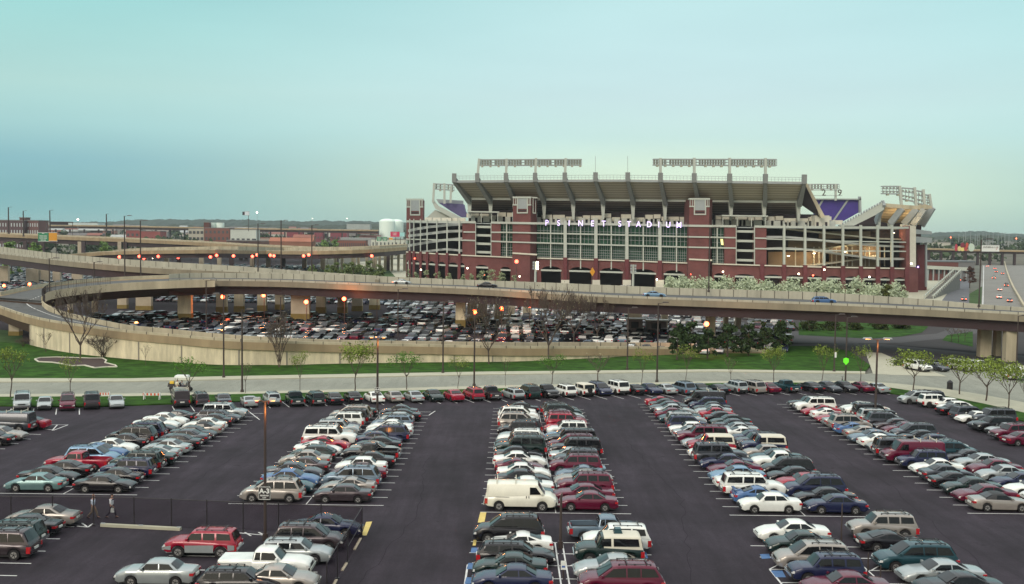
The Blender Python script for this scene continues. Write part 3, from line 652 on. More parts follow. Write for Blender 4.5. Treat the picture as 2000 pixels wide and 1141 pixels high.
# lower lot: the nearest cars one by one, the rest as one mass
low=[]
cols=['wh','si','bk','bk','gr','nv','gn','si','bk','wh','si','bg','gr','bk','mr','wh','nv','bk']
yy=200.
row=0
rws=[]
while yy<425:
    rws.append(yy);rws.append(yy+5.4);yy+=17.2
for y in rws:
    x=-150.
    while x<125:
        x+=2.75
        u_,v_=(1000+f*x/y),0
        # keep inside the walls of the loop and off the slip road
        if y<232 and not(-72<x<62 and y>=196+.10*abs(x)):continue
        if x<-95+ (y-200)*-.15 or x>62+(y-232)*.28:continue
        if x>18 and y>330 and x>60:continue
        if u_<760 and 274<y<324:continue
        if u_>=760 and 336<y<356:continue
        if random.random()<.09:continue
        low.append((x+random.uniform(-.15,.15),y+random.uniform(-.4,.4),random.choice(cols),random.choice('ssssshwuumUpc'),random.random()<.5))
low.sort(key=lambda e:e[1])
near_low=[e for e in low if e[1]<212][:44];rest=low[len(near_low):]
for i,(x,y,cc,t,fl) in enumerate(sorted(near_low,key=lambda e:(round(e[1]/3),e[0]))):
    row_='nearest' if y<203 else 'second'
    pass
rowA=sorted([e for e in near_low if e[1]<202.6]);rowB=sorted([e for e in near_low if e[1]>=202.6])
for rw,nm in ((rowA,'just behind the ramp wall'),(rowB,'in the second row behind the ramp wall')):
    for i,(x,y,cc,t,fl) in enumerate(rw):
        add_car(t+cc,(x,y,GF),math.radians(75)+(PI if fl else 0),'%s %s, %s from the left %s'%(PC[cc][0],NOUN[t],ORD[i+1],nm),'nearest cars of the lower parking lot')
lq=MB();cidx={c:i for i,c in enumerate(PC)}
def lowcar(q,x,y,z,h,cc,t):
    c=CT[t];L=c['L']/2;w=c['W']/2;M=Matrix.Translation((x,y,z))@Matrix.Rotation(h,4,'Z');k=cidx[cc]
    def T(p):return [tuple(M@Vector(a)) for a in p]
    hz,cz=c['hz'],c['cz'];dz=c['dz'];ez=c['ez']
    prof=[(L,.35),(L,hz-.15),(L-.25,hz),(c['cx'],cz),(max(c['dx'],-L+.1),dz),(-L+.1,ez),(-L,ez-.15),(-L,.35)]
    n=len(prof);a=T([(px,-w,pz) for px,pz in prof]+[(px,w,pz) for px,pz in prof])
    q.add(a,[tuple(range(n)),tuple(range(2*n-1,n-1,-1))]+[(i,(i+1)%n,n+(i+1)%n,n+i) for i in range(n)],k)
    # cabin: glass band, painted roof
    H=c['H'];rf,rr=c['rf'],c['rr'];dx=max(c['dx'],-L+.12);wr=w*.76
    a=T([(c['cx'],-w*.9,cz),(c['cx'],w*.9,cz),(dx,w*.9,dz),(dx,-w*.9,dz),(rf,-wr,H-.03),(rf,wr,H-.03),(rr,wr,H-.03),(rr,-wr,H-.03)])
    g_=len(PC)
    q.add(a,[(0,1,5,4),(1,2,6,5),(2,3,7,6),(3,0,4,7)],g_ if t!='v' else k)
    a=T([(rf+.05,-wr-.04,H-.06),(rf+.05,wr+.04,H-.06),(rr-.05,wr+.04,H-.06),(rr-.05,-wr-.04,H-.06),(rf-.1,-wr+.1,H),(rf-.1,wr-.1,H),(rr+.1,wr-.1,H),(rr+.1,-wr+.1,H)])
    q.add(a,[(0,1,2,3),(4,5,6,7),(0,1,5,4),(1,2,6,5),(2,3,7,6),(3,0,4,7)],k)
    for sx_ in(-1,1):
        for s in(-1,1):
            r=c['r'];q.tube(M@Vector((sx_*c['wb'],s*(w-.18),r)),M@Vector((sx_*c['wb'],s*(w+.02),r)),r,r,7,g_+1)
    for s in(-1,1):
        a=T([(-L-.02,s*w*.6,ez-.3),(-L-.02,s*w*.95,ez-.3),(-L-.02,s*w*.95,ez-.12),(-L-.02,s*w*.6,ez-.12)]);q.add(a,[(0,1,2,3)],g_+2)
        a=T([(L+.02,s*w*.5,hz-.32),(L+.02,s*w*.92,hz-.32),(L+.02,s*w*.92,hz-.18),(L+.02,s*w*.5,hz-.18)]);q.add(a,[(0,1,2,3)],g_+3)
y=345.
rq=random.Random(21)
while y<640:
    for yy_ in (y,y+5.4):
        x=-330.
        while x<-70:
            x+=2.75;u_=1000+f*x/yy_
            if u_<-40 or u_>(620 if yy_>430 else 330) or rq.random()<.25:continue
            if yy_<430 and u_>300-(430-yy_):continue
            rest.append((x,yy_,rq.choice(cols),rq.choice('ssswhuum'),rq.random()<.5))
    y+=17.2
for (x,y,cc,t,fl) in rest:lowcar(lq,x,y,GF,math.radians(75)+(PI if fl else 0),cc,t)
tag(lq.obj('parked_cars',[MT['paint_'+k] for k in PC]+[M_glass,M_tyre,M_tail,M_head],fix=True),'mass of parked cars filling the lower lot under the viaduct','parked cars',kind='stuff')
# ================================================================== helper for things built in world coordinates
def W_(q,name,mt,parent,smooth=False,fix=True):
    o=q.obj(name,mt,parent,smooth,fix);o.location=-Vector(parent.location);return o
# ================================================================== STADIUM
def Yf(x):
    Y=432-(x-1200)*.035
    if x<905:Y+=((905-x)/112)**2*20
    if x>1500:Y+=((x-1500)/270)**2*22
    return Y
def SP(x,y,off=0):return aty(x,y,Yf(x)-off)
def slab(q,pts,off,th,mi=0):
    a=[SP(x,y,off) for x,y in pts];q.hexa(a,[p+Vector((0,th,0)) for p in a],mi)
L_top=[(793,432.5),(905,434),(1050,436.5),(1200,438.5),(1340,441),(1500,443),(1650,444.5),(1775,445)]
L_m1=[(793,455),(905,453),(1000,454),(1200,458.5),(1340,462.4),(1500,465.5),(1650,470),(1775,472)]
L_m2=[(793,468),(905,469),(1000,472.7),(1200,478.7),(1340,482.6),(1500,486),(1650,490),(1775,491)]
L_bs=[(793,492.5),(905,499),(1000,503),(1200,508.7),(1340,514),(1500,519),(1610,522),(1775,525)]
L_gr=[(793,548),(905,556),(1200,566),(1500,575),(1775,585)]
def band(q,ln,x0,x1,up,dn,off,th,mi=0,step=30):
    n=max(1,int((x1-x0)/step+.5));X=[x0+(x1-x0)*i/n for i in range(n+1)]
    for a,b in zip(X,X[1:]):slab2(q,[(a,lerpt(ln,a)-up),(b,lerpt(ln,b)-up),(b,lerpt(ln,b)+dn),(a,lerpt(ln,a)+dn)],off,th,mi)
def slab2(q,pts,off,th,mi=0):slab(q,pts,off,th,mi)
def vert(q,x,y0,y1,w,off,th,mi=0):slab(q,[(x-w/2,y0),(x+w/2,y0),(x+w/2,y1),(x-w/2,y1)],off,th,mi)
ST=thing('stadium','large brick and steel football stadium with raked upper decks and light racks, beyond the viaduct','stadium',tuple(SP(1200,566)))
def stripes(name,c1,c2,sc):
    m=mat(name,c1,.85);n=m.node_tree;b=n.nodes['Principled BSDF'];ge=n.nodes.new('ShaderNodeNewGeometry')
    w=n.nodes.new('ShaderNodeTexWave');w.bands_direction='Z';w.inputs['Scale'].default_value=sc;w.inputs['Distortion'].default_value=.15;n.links.new(ge.outputs['Position'],w.inputs[0])
    x=n.nodes.new('ShaderNodeMix');x.data_type='RGBA';x.inputs[6].default_value=(*c1,1);x.inputs[7].default_value=(*c2,1);n.links.new(w.outputs[1],x.inputs[0]);n.links.new(x.outputs[2],b.inputs['Base Color']);return m
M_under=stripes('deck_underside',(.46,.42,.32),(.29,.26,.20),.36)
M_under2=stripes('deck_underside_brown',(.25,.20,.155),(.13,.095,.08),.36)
M_underw=stripes('deck_underside_lamplit',(.55,.43,.25),(.36,.27,.15),.3)  # warm copy of the underside, lamp light painted into the colour
# core block behind the facade
q=MB()
for a,b in ((800,905),(905,1100),(1100,1345),(1345,1500),(1500,1640),(1640,1765)):
    slab(q,[(a,lerpt(L_top,a)),(b,lerpt(L_top,b)),(b,lerpt(L_gr,b)),(a,lerpt(L_gr,a))],-15,12)
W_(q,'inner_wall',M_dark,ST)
q=MB()
for a,b in ((800,905),(905,1100),(1100,1345),(1345,1500),(1500,1640),(1640,1765)):
    q.hexa([SP(a,lerpt(L_top,a)+1,-2),SP(b,lerpt(L_top,b)+1,-2),SP(b,lerpt(L_top,b)+1,-2)+Vector((0,30,0)),SP(a,lerpt(L_top,a)+1,-2)+Vector((0,30,0))],[SP(a,lerpt(L_top,a)+3,-2),SP(b,lerpt(L_top,b)+3,-2),SP(b,lerpt(L_top,b)+3,-2)+Vector((0,30,0)),SP(a,lerpt(L_top,a)+3,-2)+Vector((0,30,0))])
W_(q,'concourse_floor',M_frame2,ST)
# brick base with arched openings
def arch_bay(q,x0,x1,pw,oy,crown,off=0,th=4):
    """one bay: piers of width pw at both ends, segmental arch between"""
    yt0,yt1=lerpt(L_bs,x0),lerpt(L_bs,x1);yb=lerpt(L_gr,(x0+x1)/2)
    a,b=x0+pw,x1-pw;n=8
    slab(q,[(x0,yt0),(a,lerpt(L_bs,a)),(a,yb),(x0,yb)],off,th);slab(q,[(b,lerpt(L_bs,b)),(x1,yt1),(x1,yb),(b,yb)],off,th)
    pr=None
    for i in range(n+1):
        t=i/n;x=a+(b-a)*t;y=lerpt(L_bs,x)+oy+crown*(1-math.sqrt(max(0,1-(2*t-1)**2)))
        if pr:slab(q,[(pr[0],lerpt(L_bs,pr[0])),(x,lerpt(L_bs,x)),(x,y),pr],off,th)
        pr=(x,y)
bays=[];Lp=[793,800,808,821,834,853,873,897,909]
for i,(a,b) in enumerate(zip(Lp,Lp[1:])):bays.append((a,b,2 if b-a<16 else 3.5,15,5))
bays+=[(909,974,21,17,4),(974,1001,4,19,5)]
bays+=[(1049,1104,8,15,7),(1104,1164,8,15,7),(1164,1224.5,8,15,7),(1224.5,1289,8,15,7),(1289,1345,8,15,7)]
bays+=[(1391,1419,4,18,5),(1419,1489,17,18,4)]
Rp=[1489,1532,1573,1610,1647,1682,1715,1743,1772]
for a,b in zip(Rp,Rp[1:]):bays.append((a,b,5,17,4))
for b_ in bays:
    q=MB();arch_bay(q,*b_);o=W_(q,'brick_base',M_brick,ST)
    a,b,pw,oy,cr_=b_
    q=MB();band(q,[(x,y+oy+cr_+1) for x,y in L_bs],a+pw-.5,b-pw+.5,1.6,1.8,.3,.6);W_(q,'lintel',M_frame,ST)
# brick pilaster caps on the base
q=MB()
for x in [800,808,821,834,853,873,897]+[1104,1164,1224.5,1289]+Rp:
    y=lerpt(L_bs,x);wd=7 if x>1000 else 4
    q=MB();slab(q,[(x-wd/2-.6,y-3),(x+wd/2+.6,y-3),(x+wd/2,y+44),(x-wd/2,y+44)],1.2,1.2);W_(q,'brick_pilaster',M_brick2,ST)
q=MB()
for a,b in ((793,1001),(1049,1345),(1391,1772)):
    q=MB();band(q,L_bs,a,b,1.3,1.0,.8,.8);W_(q,'stone_string_course',M_cream,ST)
q=MB()
for x in (1104,1164,1224.5,1289):
    slab(q,[(x-8,547),(x+8,547),(x+8,566),(x-8,566)],1.6,1)
W_(q,'stone_plinth',M_cream,ST)
# brick piers of the upper facade
for x0,x1 in ((913,929),(959,978),(1415,1438),(1474,1497)):
    q=MB();slab(q,[(x0,lerpt(L_top,x0)+1),(x1,lerpt(L_top,x1)+1),(x1,lerpt(L_bs,x1)),(x0,lerpt(L_bs,x0))],.2,4);W_(q,'brick_pier',M_brick,ST)
q=MB();slab(q,[(903,434),(913,435),(913,500),(903,499)],-.2,4);W_(q,'brick_pier',M_brick,ST)
# open stair bays with floor edges
for x0,x1 in ((929,959),(1438,1474)):
    q=MB()
    for k in range(4):
        t=(k+.45)/4
        for xa,xb in ((x0,x1),):
            ya=lerpt(L_top,xa)*(1-t)+lerpt(L_bs,xa)*t;yb=lerpt(L_top,xb)*(1-t)+lerpt(L_bs,xb)*t
            slab(q,[(xa,ya-1),(xb,yb-1),(xb,yb+3.5),(xa,ya+3.5)],-1,3)
    W_(q,'floor_edge',M_frame,ST)
    q=MB()
    for x in (x0,x1):vert(q,x,lerpt(L_top,x),lerpt(L_bs,x),1.3,.5,1)
    W_(q,'bay_post',M_frame,ST)
# glazed bays
gb=[(978,1001,989.5)]+[(1049,1104,1075.5),(1104,1164,1134),(1164,1224.5,1194),(1224.5,1289,1256.5),(1289,1345,1321.5)]+[(1391,1415,1401)]
for x0,x1,xc in gb:
    for a,b in ((x0,xc),(xc,x1)):
        for La,Lb in ((L_top,L_m1),(L_m1,L_m2),(L_m2,L_bs)):
            q=MB();slab(q,[(a,lerpt(La,a)),(b,lerpt(La,b)),(b,lerpt(Lb,b)),(a,lerpt(Lb,a))],-1.6,.3);o=W_(q,'window',M_glassg,ST)
            q=MB();low=Lb is L_bs
            n=max(2,int((b-a)/(3.9 if low else 7.2)+.5))
            for i in range(1,n):
                x=a+(b-a)*i/n;vert(q,x,lerpt(La,x),lerpt(Lb,x),.42 if low else .62,-1.2,.35)
            if low:
                for t in (.38,.55,.72,.88):band(q,[(x,lerpt(La,x)*(1-t)+lerpt(Lb,x)*t) for x in (a,b)],a,b,.35,.35,-1.15,.3)
            else:
                for t in ((.5,) if La is L_m1 else (.75,)):band(q,[(x,lerpt(La,x)*(1-t)+lerpt(Lb,x)*t) for x in (a,b)],a,b,.3,.3,-1.15,.3)
            m=W_(q,'mullions',M_frame2,ST)
            m.parent=o;m.location=(0,0,0)
    q=MB();vert(q,xc,lerpt(L_top,xc)-1,lerpt(L_bs,xc)+(18 if x0>1040 and x1<1350 else 0),2.2,.2,1.2);W_(q,'bay_post',M_frame,ST)
for x in (1104,1164,1224.5,1289):
    q=MB();vert(q,x,lerpt(L_top,x)-6,lerpt(L_bs,x),6,1.0,2.5);W_(q,'pilaster',M_frame,ST)
# horizontal white bands
for ln,u,d,nm in ((L_top,2.2,2.0,'parapet_band'),(L_m1,1.2,1.5,'floor_band'),(L_m2,1.2,1.5,'floor_band')):
    for a,b in ((793,929),(959,1001),(1001,1049),(1049,1345),(1345,1391),(1391,1438),(1474,1775)) :
        if nm=='floor_band' and a==1474:b=1497
        if nm=='floor_band' and a==793:a=905
        q=MB();band(q,ln,a,b,u,d,(3.6 if a in (1001,1345) else .6),1.0,step=18);W_(q,nm,M_frame,ST)
q=MB();band(q,L_m1,1497,1775,-.2,2.4,.4,.8);W_(q,'floor_band',M_frame,ST)
q=MB();band(q,L_m2,1497,1775,1.0,1.3,.4,.8);W_(q,'floor_band',M_frame,ST)
q=MB();band(q,[(793,467),(905,469.5)],793,905,1.0,1.3,.4,.8,step=12);W_(q,'floor_band',M_frame,ST)
# ramps seen through the open frames
M_ramp=mat('ramp_edge',(.42,.44,.42),.8,var=.1)
M_rampw=mat('ramp_edge_lamplit',(.52,.49,.38),.8,var=.1)  # warm copy of the ramp edge, interior lamp light put into the colour
def ramp_(pts,h,off,th,mt):
    q=MB()
    for (xa,ya),(xb,yb) in zip(pts,pts[1:]):slab(q,[(xa,ya-h/2),(xb,yb-h/2),(xb,yb+h/2),(xa,ya+h/2)],off,th)
    W_(q,'ramp',mt,ST)
ramp_([(797,451),(815,447),(840,443),(870,440),(905,438)],5,-3,6,M_ramp)
ramp_([(797,461),(820,458.5),(845,455.5),(875,452),(905,451)],5,-4,6,M_ramp)
ramp_([(797,480),(820,476),(845,472),(875,468.5),(905,466)],5,-4,6,M_ramp)
ramp_([(820,493),(850,489),(870,487),(905,490)],4,-4,6,M_ramp)
ramp_([(1497,463),(1532,463),(1573,466),(1610,470),(1647,474),(1715,480),(1770,482)],4,-2,8,M_ramp)
ramp_([(1497,486),(1532,485),(1573,487),(1610,491),(1647,497),(1715,506),(1770,506)],4,-2,8,M_ramp)
ramp_([(1532,447),(1573,451),(1610,455),(1647,459),(1715,466),(1770,468)],3,-6,8,M_rampw)
ramp_([(1570,520),(1610,516),(1647,511),(1682,506),(1715,500)],3,-6,8,M_rampw)
ramp_([(1573,488),(1610,486),(1647,481),(1682,478),(1715,475)],3,-9,5,M_rampw)
# pale interior walls with posts in the right frame
q=MB()
for x0,x1,y0,y1 in ((1500,1612,492,520),(1620,1720,478,522),(1540,1640,470,484),(1600,1700,452,466)):slab(q,[(x0,y0),(x1,y0),(x1,y1),(x0,y1)],-11,.6)
W_(q,'inner_panel',mat('inner_panel',(.30,.22,.14),.9,var=.3,vs=.1),ST)
q=MB()
for x in (1554,1590,1600,1625,1634,1655,1665,1690,1698,1728):vert(q,x,482,520,1.6,-8,.5)
W_(q,'inner_post',M_rampw,ST)
# frame columns of both ramp wings
for x,wd in [(800,1.6),(808,1.6),(821,1.8),(834,2),(853,2.2),(873,2.4),(897,2.8)]+[(x,4.2) for x in (1532,1573,1610,1647,1682,1715,1743)]:
    q=MB();vert(q,x,lerpt(L_top,x)-5,lerpt(L_bs,x),wd,1.0,1.2);W_(q,'column',M_frame,ST)
q=MB();slab(q,[(1770,441),(1777,441),(1777,585),(1770,585)],.5,8);W_(q,'brick_pier',M_brick,ST)
q=MB();slab(q,[(1777,440),(1789,442),(1789,522),(1777,521)],0,9);W_(q,'cream_wall',M_cream,ST)
q=MB();slab(q,[(1777,522),(1793,523),(1793,586),(1777,585)],.4,9);W_(q,'brick_pier',M_brick,ST)
q=MB();slab(q,[(1792,478),(1811,478),(1810,570),(1792,574)],-14,12);W_(q,'brick_wing',M_brick2,ST)
q=MB();slab(q,[(1789,462),(1821,465),(1819,474),(1789,474)],-6,20);slab(q,[(1789,448),(1820,452),(1820,458),(1789,457)],-8,3);slab(q,[(1808,474),(1811,474),(1811,560),(1808,560)],-8,1);W_(q,'side_gallery',M_frame2,ST)
# towers
def tower(x0,xm,x1,yt,yb,off,ng):
    yb_=yb
    a=[SP(x0,yt,off),SP(xm,yt+.3,off),SP(x1,yt+1,off-5),SP(x1,yt+1,off-5)+Vector((0,8,0)),SP(x0,yt,off)+Vector((0,13,0))]
    k=(x1-xm)
    zb=SP(xm,yb,off).z
    q=MB();q.hexa([Vector((p.x,p.y,zb)) for p in a],a)
    t=W_(q,'tower',M_brick,ST)
    w=xm-x0
    q=MB();slab(q,[(x0-1,yt-2),(xm+.6,yt-2),(xm+.6,yt+1.4),(x0-1,yt+1.4)],off+.5,3)
    for xx in (x0+w*.24,x0+w*.80):slab(q,[(xx-1,yt),(xx+1,yt),(xx+1,yt+30),(xx-1,yt+30)],off+.4,.8)
    slab(q,[(x0+w*.24-1,yt+28.5),(x0+w*.80+1,yt+28.5),(x0+w*.80+1,yt+31),(x0+w*.24-1,yt+31)],off+.42,.8)
    slab(q,[(x0-.5,yt+13),(x0+w*.24,yt+13),(x0+w*.24,yt+15.5),(x0-.5,yt+15.5)],off+.38,.8);slab(q,[(x0+w*.80,yt+13),(xm+.5,yt+13),(xm+.5,yt+15.5),(x0+w*.80,yt+15.5)],off+.38,.8)
    for xx in (x0+1,x0+w*.14,xm-w*.1,xm-1):slab(q,[(xx-.6,yt),(xx+.6,yt),(xx+.6,yt+14),(xx-.6,yt+14)],off+.37,.6)
    o=W_(q,'stone_trim',M_frame,ST);o.parent=t;o.location=(0,0,0)
    q=MB();slab(q,[(x0+w*.27,yt+1.5),(x0+w*.77,yt+1.5),(x0+w*.77,yt+22),(x0+w*.27,yt+22)],off+.2,.5);o=W_(q,'louvre_panel',M_frame2,ST);o.parent=t;o.location=(0,0,0)
    q=MB();slab(q,[(x0+w*.3,yt+24.5),(x0+w*.74,yt+24.5),(x0+w*.74,yt+27),(x0+w*.3,yt+27)],off+.2,.5)
    o=W_(q,'vent_slot',M_dark,ST);o.parent=t;o.location=(0,0,0)
    if k>6:
        q=MB()
        for fx in (.35,.75):
            xx=xm+k*fx;slab(q,[(xx-.7,yt+1),(xx+.7,yt+1),(xx+.7,yt+31),(xx-.7,yt+31)],off-5*fx+.5,.6)
        xx=xm+k*.55;slab(q,[(xx-2.6,yt+29),(xx+2.6,yt+29),(xx+2.6,yt+31.5),(xx-2.6,yt+31.5)],off-2.2,.6)
        slab(q,[(xm,yt-1.5),(x1+.8,yt-1),(x1+.8,yt+1.5),(xm,yt+1.5)],off-1.5,3)
        o=W_(q,'stone_trim',M_frame,ST);o.parent=t;o.location=(0,0,0)
tower(1002,1037,1049,386,566,3,0)
tower(1347,1386,1391.5,389,574,3,0)
q=MB();slab(q,[(1001,493),(1049,496),(1049,499),(1001,496)],3.7,1);slab(q,[(1346,505),(1391,507),(1391,510),(1346,508)],3.7,1);W_(q,'stone_string_course',M_cream,ST)
tower(794,826,826.5,390,470,-45,0)
# concourse level above the facade
rnd=random.Random(3)
q=MB();x=830
while x<1640:
    w=rnd.uniform(12,26)
    if not(1001<x<1049 or 1340<x<1391):
        y=lerpt(L_top,x)-rnd.choice((20,14,21,17)) if x>905 else lerpt(L_top,x)-8
        slab(q,[(x,y),(x+w-2,y),(x+w-2,y+8),(x,y+8)],-10-rnd.random()*2,2)
    x+=w
W_(q,'concession_stand',M_cream,ST)
q=MB();x=920
while x<1625:
    w=rnd.uniform(5,18)
    y=lerpt(L_top,x);slab(q,[(x,y-12),(x+w-3,y-12),(x+w-3,y-1),(x,y-1)],-9.5-rnd.random(),1.2)
    x+=w+2
W_(q,'concession_stand',mat('pale_panel',(.46,.47,.42),.8,var=.25,vs=.15),ST)
q=MB()
for a,b in ((915,1001),(1049,1345),(1391,1600)):slab(q,[(a,lerpt(L_top,a)-25),(b,lerpt(L_top,b)-25),(b,lerpt(L_top,b)),(a,lerpt(L_top,a))],-14,2)
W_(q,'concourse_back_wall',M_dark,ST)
q=MB()
for a,b in ((913,975),(1410,1500)):slab(q,[(a,lerpt(L_top,a)-22),(b,lerpt(L_top,b)-22),(b,lerpt(L_top,b)-19.5),(a,lerpt(L_top,a)-19.5)],0,8)
for x in (915,940,960,972,1412,1440,1468,1495):vert(q,x,lerpt(L_top,x)-22,lerpt(L_top,x),1.3,-.6,.5)
W_(q,'canopy',M_frame,ST)
q=MB();slab(q,[(1592,421),(1620,421),(1620,443),(1592,443)],-6,6);W_(q,'cream_kiosk',M_cream,ST)
q=MB()
for x in (1597,1614):slab(q,[(x-2,434),(x+2,434),(x+2,443),(x-2,443)],-5.6,.5)
W_(q,'kiosk_door',M_dark,ST)
q=MB()
for x in range(1052,1342,6):vert(q,x,lerpt(L_top,x)-6.5,lerpt(L_top,x)-1,.5,.4,.2)
W_(q,'railing',M_frame2,ST)
# upper deck
L_rim=[(887,352),(1200,350),(1572,355)]
L_bm=[(905,388),(1000,388.5),(1200,390.5),(1345,392),(1500,393.5),(1590,394)]
L_lw=[(920,414),(1200,416),(1600,420)]
TX=[887,932,988,1045,1103,1163,1226,1290,1356,1425,1495,1571]
BX=[917,958,1005,1062.6,1119.7,1178,1236.5,1299,1364,1428,1493,1560]
for i in range(len(TX)-1):
    q=MB();a,b,c,d=SP(TX[i],lerpt(L_rim,TX[i])+4,5),SP(TX[i+1],lerpt(L_rim,TX[i+1])+4,5),SP(BX[i+1],lerpt(L_bm,BX[i+1]),-8),SP(BX[i],lerpt(L_bm,BX[i]),-8)
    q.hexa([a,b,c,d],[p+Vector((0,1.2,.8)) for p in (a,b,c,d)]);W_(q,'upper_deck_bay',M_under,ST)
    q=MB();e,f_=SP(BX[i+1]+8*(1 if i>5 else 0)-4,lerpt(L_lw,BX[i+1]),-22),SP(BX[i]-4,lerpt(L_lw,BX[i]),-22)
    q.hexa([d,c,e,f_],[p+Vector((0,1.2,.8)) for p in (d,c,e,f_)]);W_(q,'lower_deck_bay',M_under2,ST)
q=MB();band(q,L_rim,887,1572,-1,5,6,1.2,step=60);W_(q,'rim_beam',M_frame2,ST)
q=MB();band(q,L_bm,917,1562,1.8,2.6,-6.5,1.5,step=60);W_(q,'deck_beam',M_frame,ST)
q=MB()
for i in range(100):
    x=890+i*6.85;vert(q,x,lerpt(L_rim,x)-8,lerpt(L_rim,x)+1,.35,5,.15)
band(q,[(x,y-8) for x,y in L_rim],887,1572,.3,.3,5,.2,step=60);band(q,[(x,y-4) for x,y in L_rim],887,1572,.2,.2,5,.2,step=60)
W_(q,'rim_railing',M_frame2,ST)
for tx,bx in zip(TX,BX):
    q=MB();A=SP(tx,lerpt(L_rim,tx)+2,6.2);B=SP(bx,lerpt(L_bm,bx)+1,-6.8)
    q.hexa([A+Vector((-.75,0,-.6)),A+Vector((.75,0,-.6)),A+Vector((.75,0,1.6)),A+Vector((-.75,0,1.6))],[B+Vector((-.9,-1.5,-2)),B+Vector((.9,-1.5,-2)),B+Vector((.9,0,1.2)),B+Vector((-.9,0,1.2))])
    q.box(tuple(A+Vector((-.9,-.4,-.5))),tuple(A+Vector((.9,.9,3.2))));W_(q,'raker_beam',mat('raker_grey',(.20,.21,.20),.7,var=.1),ST)
    q=MB();y=lerpt(L_bm,bx);slab(q,[(bx-5,y+1),(bx+4.5,y+1),(bx+2.2,y+38),(bx-1.8,y+38)],-6.6,1.5);W_(q,'deck_column',M_frame,ST)
# end face of the upper deck on the right
q=MB();slab(q,[(1571,357),(1576,357),(1612,424),(1604,426)],-2,2);W_(q,'deck_end_parapet',M_concl,ST)
q=MB();a=[SP(1571,358,4),SP(1604,426,-4),SP(1560,396,-7),SP(1562,392,-7)];q.hexa([a[0],a[1],a[2]],[p+Vector((0,1,0)) for p in a[:3]]);W_(q,'deck_end_wall',M_dark,ST)
for x in (1163,1226):
    q=MB();vert(q,x,305,350,.7,3,.2);W_(q,'mast',M_frame2,ST)
# light racks
def rack(x0,x1,y0,y1,Yfun,posts,py,mt=M_frame2,cell=5.2,z2=2.2,n2=3):
    def pt(x,y):return aty(x,y,Yfun(x))
    q=MB();n=max(2,int((x1-x0)/cell));k=Yfun(x0)/f
    for dy in (0,z2):
        for t in [i/(n2-1) for i in range(n2)]:
            a=pt(x0,y0[0]+(y1[0]-y0[0])*t)+Vector((0,dy,0));b=pt(x1,y0[1]+(y1[1]-y0[1])*t)+Vector((0,dy,0));q.bar(a,b,.3,.42 if t in(0,1) else .22)
    for i in range(n+1):
        t=i/n;x=x0+(x1-x0)*t;ya=y0[0]+(y0[1]-y0[0])*t;yb=y1[0]+(y1[1]-y1[0])*t
        a=pt(x,ya);b=pt(x,yb);q.bar(a,b,.22,.22)
        q.bar(b,b+Vector((0,z2,0)),.2,.2);q.bar(a,a+Vector((0,z2,0)),.2,.2)
    o=W_(q,'light_rack',mt,ST)
    q=MB()
    for i in range(n):
        t=(i+.5)/n
        if i%11==5:continue
        x=x0+(x1-x0)*t;ya=y0[0]+(y0[1]-y0[0])*t;yb=y1[0]+(y1[1]-y1[0])*t
        for v_ in (.25,.72):
            c=pt(x,ya+(yb-ya)*v_)+Vector((0,z2*.6,0));q.box(tuple(c-Vector((.38,.3,.38))),tuple(c+Vector((.38,.3,.38))))
        if i%6 in(1,4):
            c=pt(x,yb+2);q.box(tuple(c-Vector((.45,.2,.35))),tuple(c+Vector((.45,1.2,.35))))
    m_=W_(q,'floodlights',mat('floodlight_housing',(.33,.32,.24),.5),ST);m_.parent=o;m_.location=(0,0,0)
    for p in posts:
        q=MB();q.bar(pt(p[0],p[1]),aty(p[2],p[3],Yfun(p[2])),1.0,1.0);W_(q,'rack_post',M_frame,ST)
YR=lambda x:Yf(x)-5
rack(934,1136,(312,311.5),(323,322.5),YR,[(936,310,932,352),(989.5,310,988,352),(1047,309,1045,352),(1105,309,1103,352)],0)
rack(1276,1517,(311,311.5),(322,323.5),YR,[(1290,309,1290,352),(1356,308.5,1356,352),(1425,308.5,1425,353),(1495,309,1495,354)],0)
YB_=lambda x:560.
rack(1578,1639,(360,360),(369,369),YB_,[(1582,360,1582,386),(1632,360,1632,392)],0,cell=6)
# left end stand seen through the corner
YL=lambda x:500.
def px(q,pts,Y,th,mi=0):
    a=[aty(x,y,Y) for x,y in pts];q.hexa(a,[p+Vector((0,th,0)) for p in a],mi)
rack(848,887,(359,361),(369,372),YL,[(848,358,846,396),(868,358,868,398),(881,364,880,396)],0,cell=7)
q=MB();px(q,[(843,392),(848,392),(856,402),(900,425),(905,434),(893,432),(850,408)],500,3);W_(q,'end_stand_raker',M_frame,ST)
q=MB();px(q,[(856,396),(905,399),(908,412),(915,424),(900,424),(880,412)],504,14);W_(q,'end_stand_seating',mat('pale_purple_seats',(.10,.085,.19),.8,var=.2),ST)
q=MB();px(q,[(852,389),(905,392),(905,399),(856,396)],512,.6);W_(q,'end_stand_wall',M_frame2,ST)
q=MB();px(q,[(826,432),(850,410),(905,432),(905,440),(826,440)],502,3);W_(q,'end_stand_base',M_frame,ST)
# purple seating bowl beyond, right
q=MB();px(q,[(1592,390),(1680,390),(1681,413),(1640,436),(1622,442),(1604,426)],565,12)
W_(q,'purple_seating',M_seat,ST)
q=MB()
for (a,b,c,d) in ((1607,391,1597,408),(1656,391,1622,440)):
    px(q,[(a-2,b),(a+2,b),(c+2,d),(c-2,d)],564.5,.4)
px(q,[(1590,388),(1682,388),(1682,390.5),(1590,390.5)],563,2);px(q,[(1678,384),(1682,384),(1683,414),(1679,416)],563,2)
W_(q,'seating_aisle',M_frame2,ST)
q=MB()
for y in (372,382):px(q,[(1583,y-.4),(1645,y-.4),(1645,y+.4),(1583,y+.4)],559,.4)
W_(q,'number_frame',M_frame2,ST)
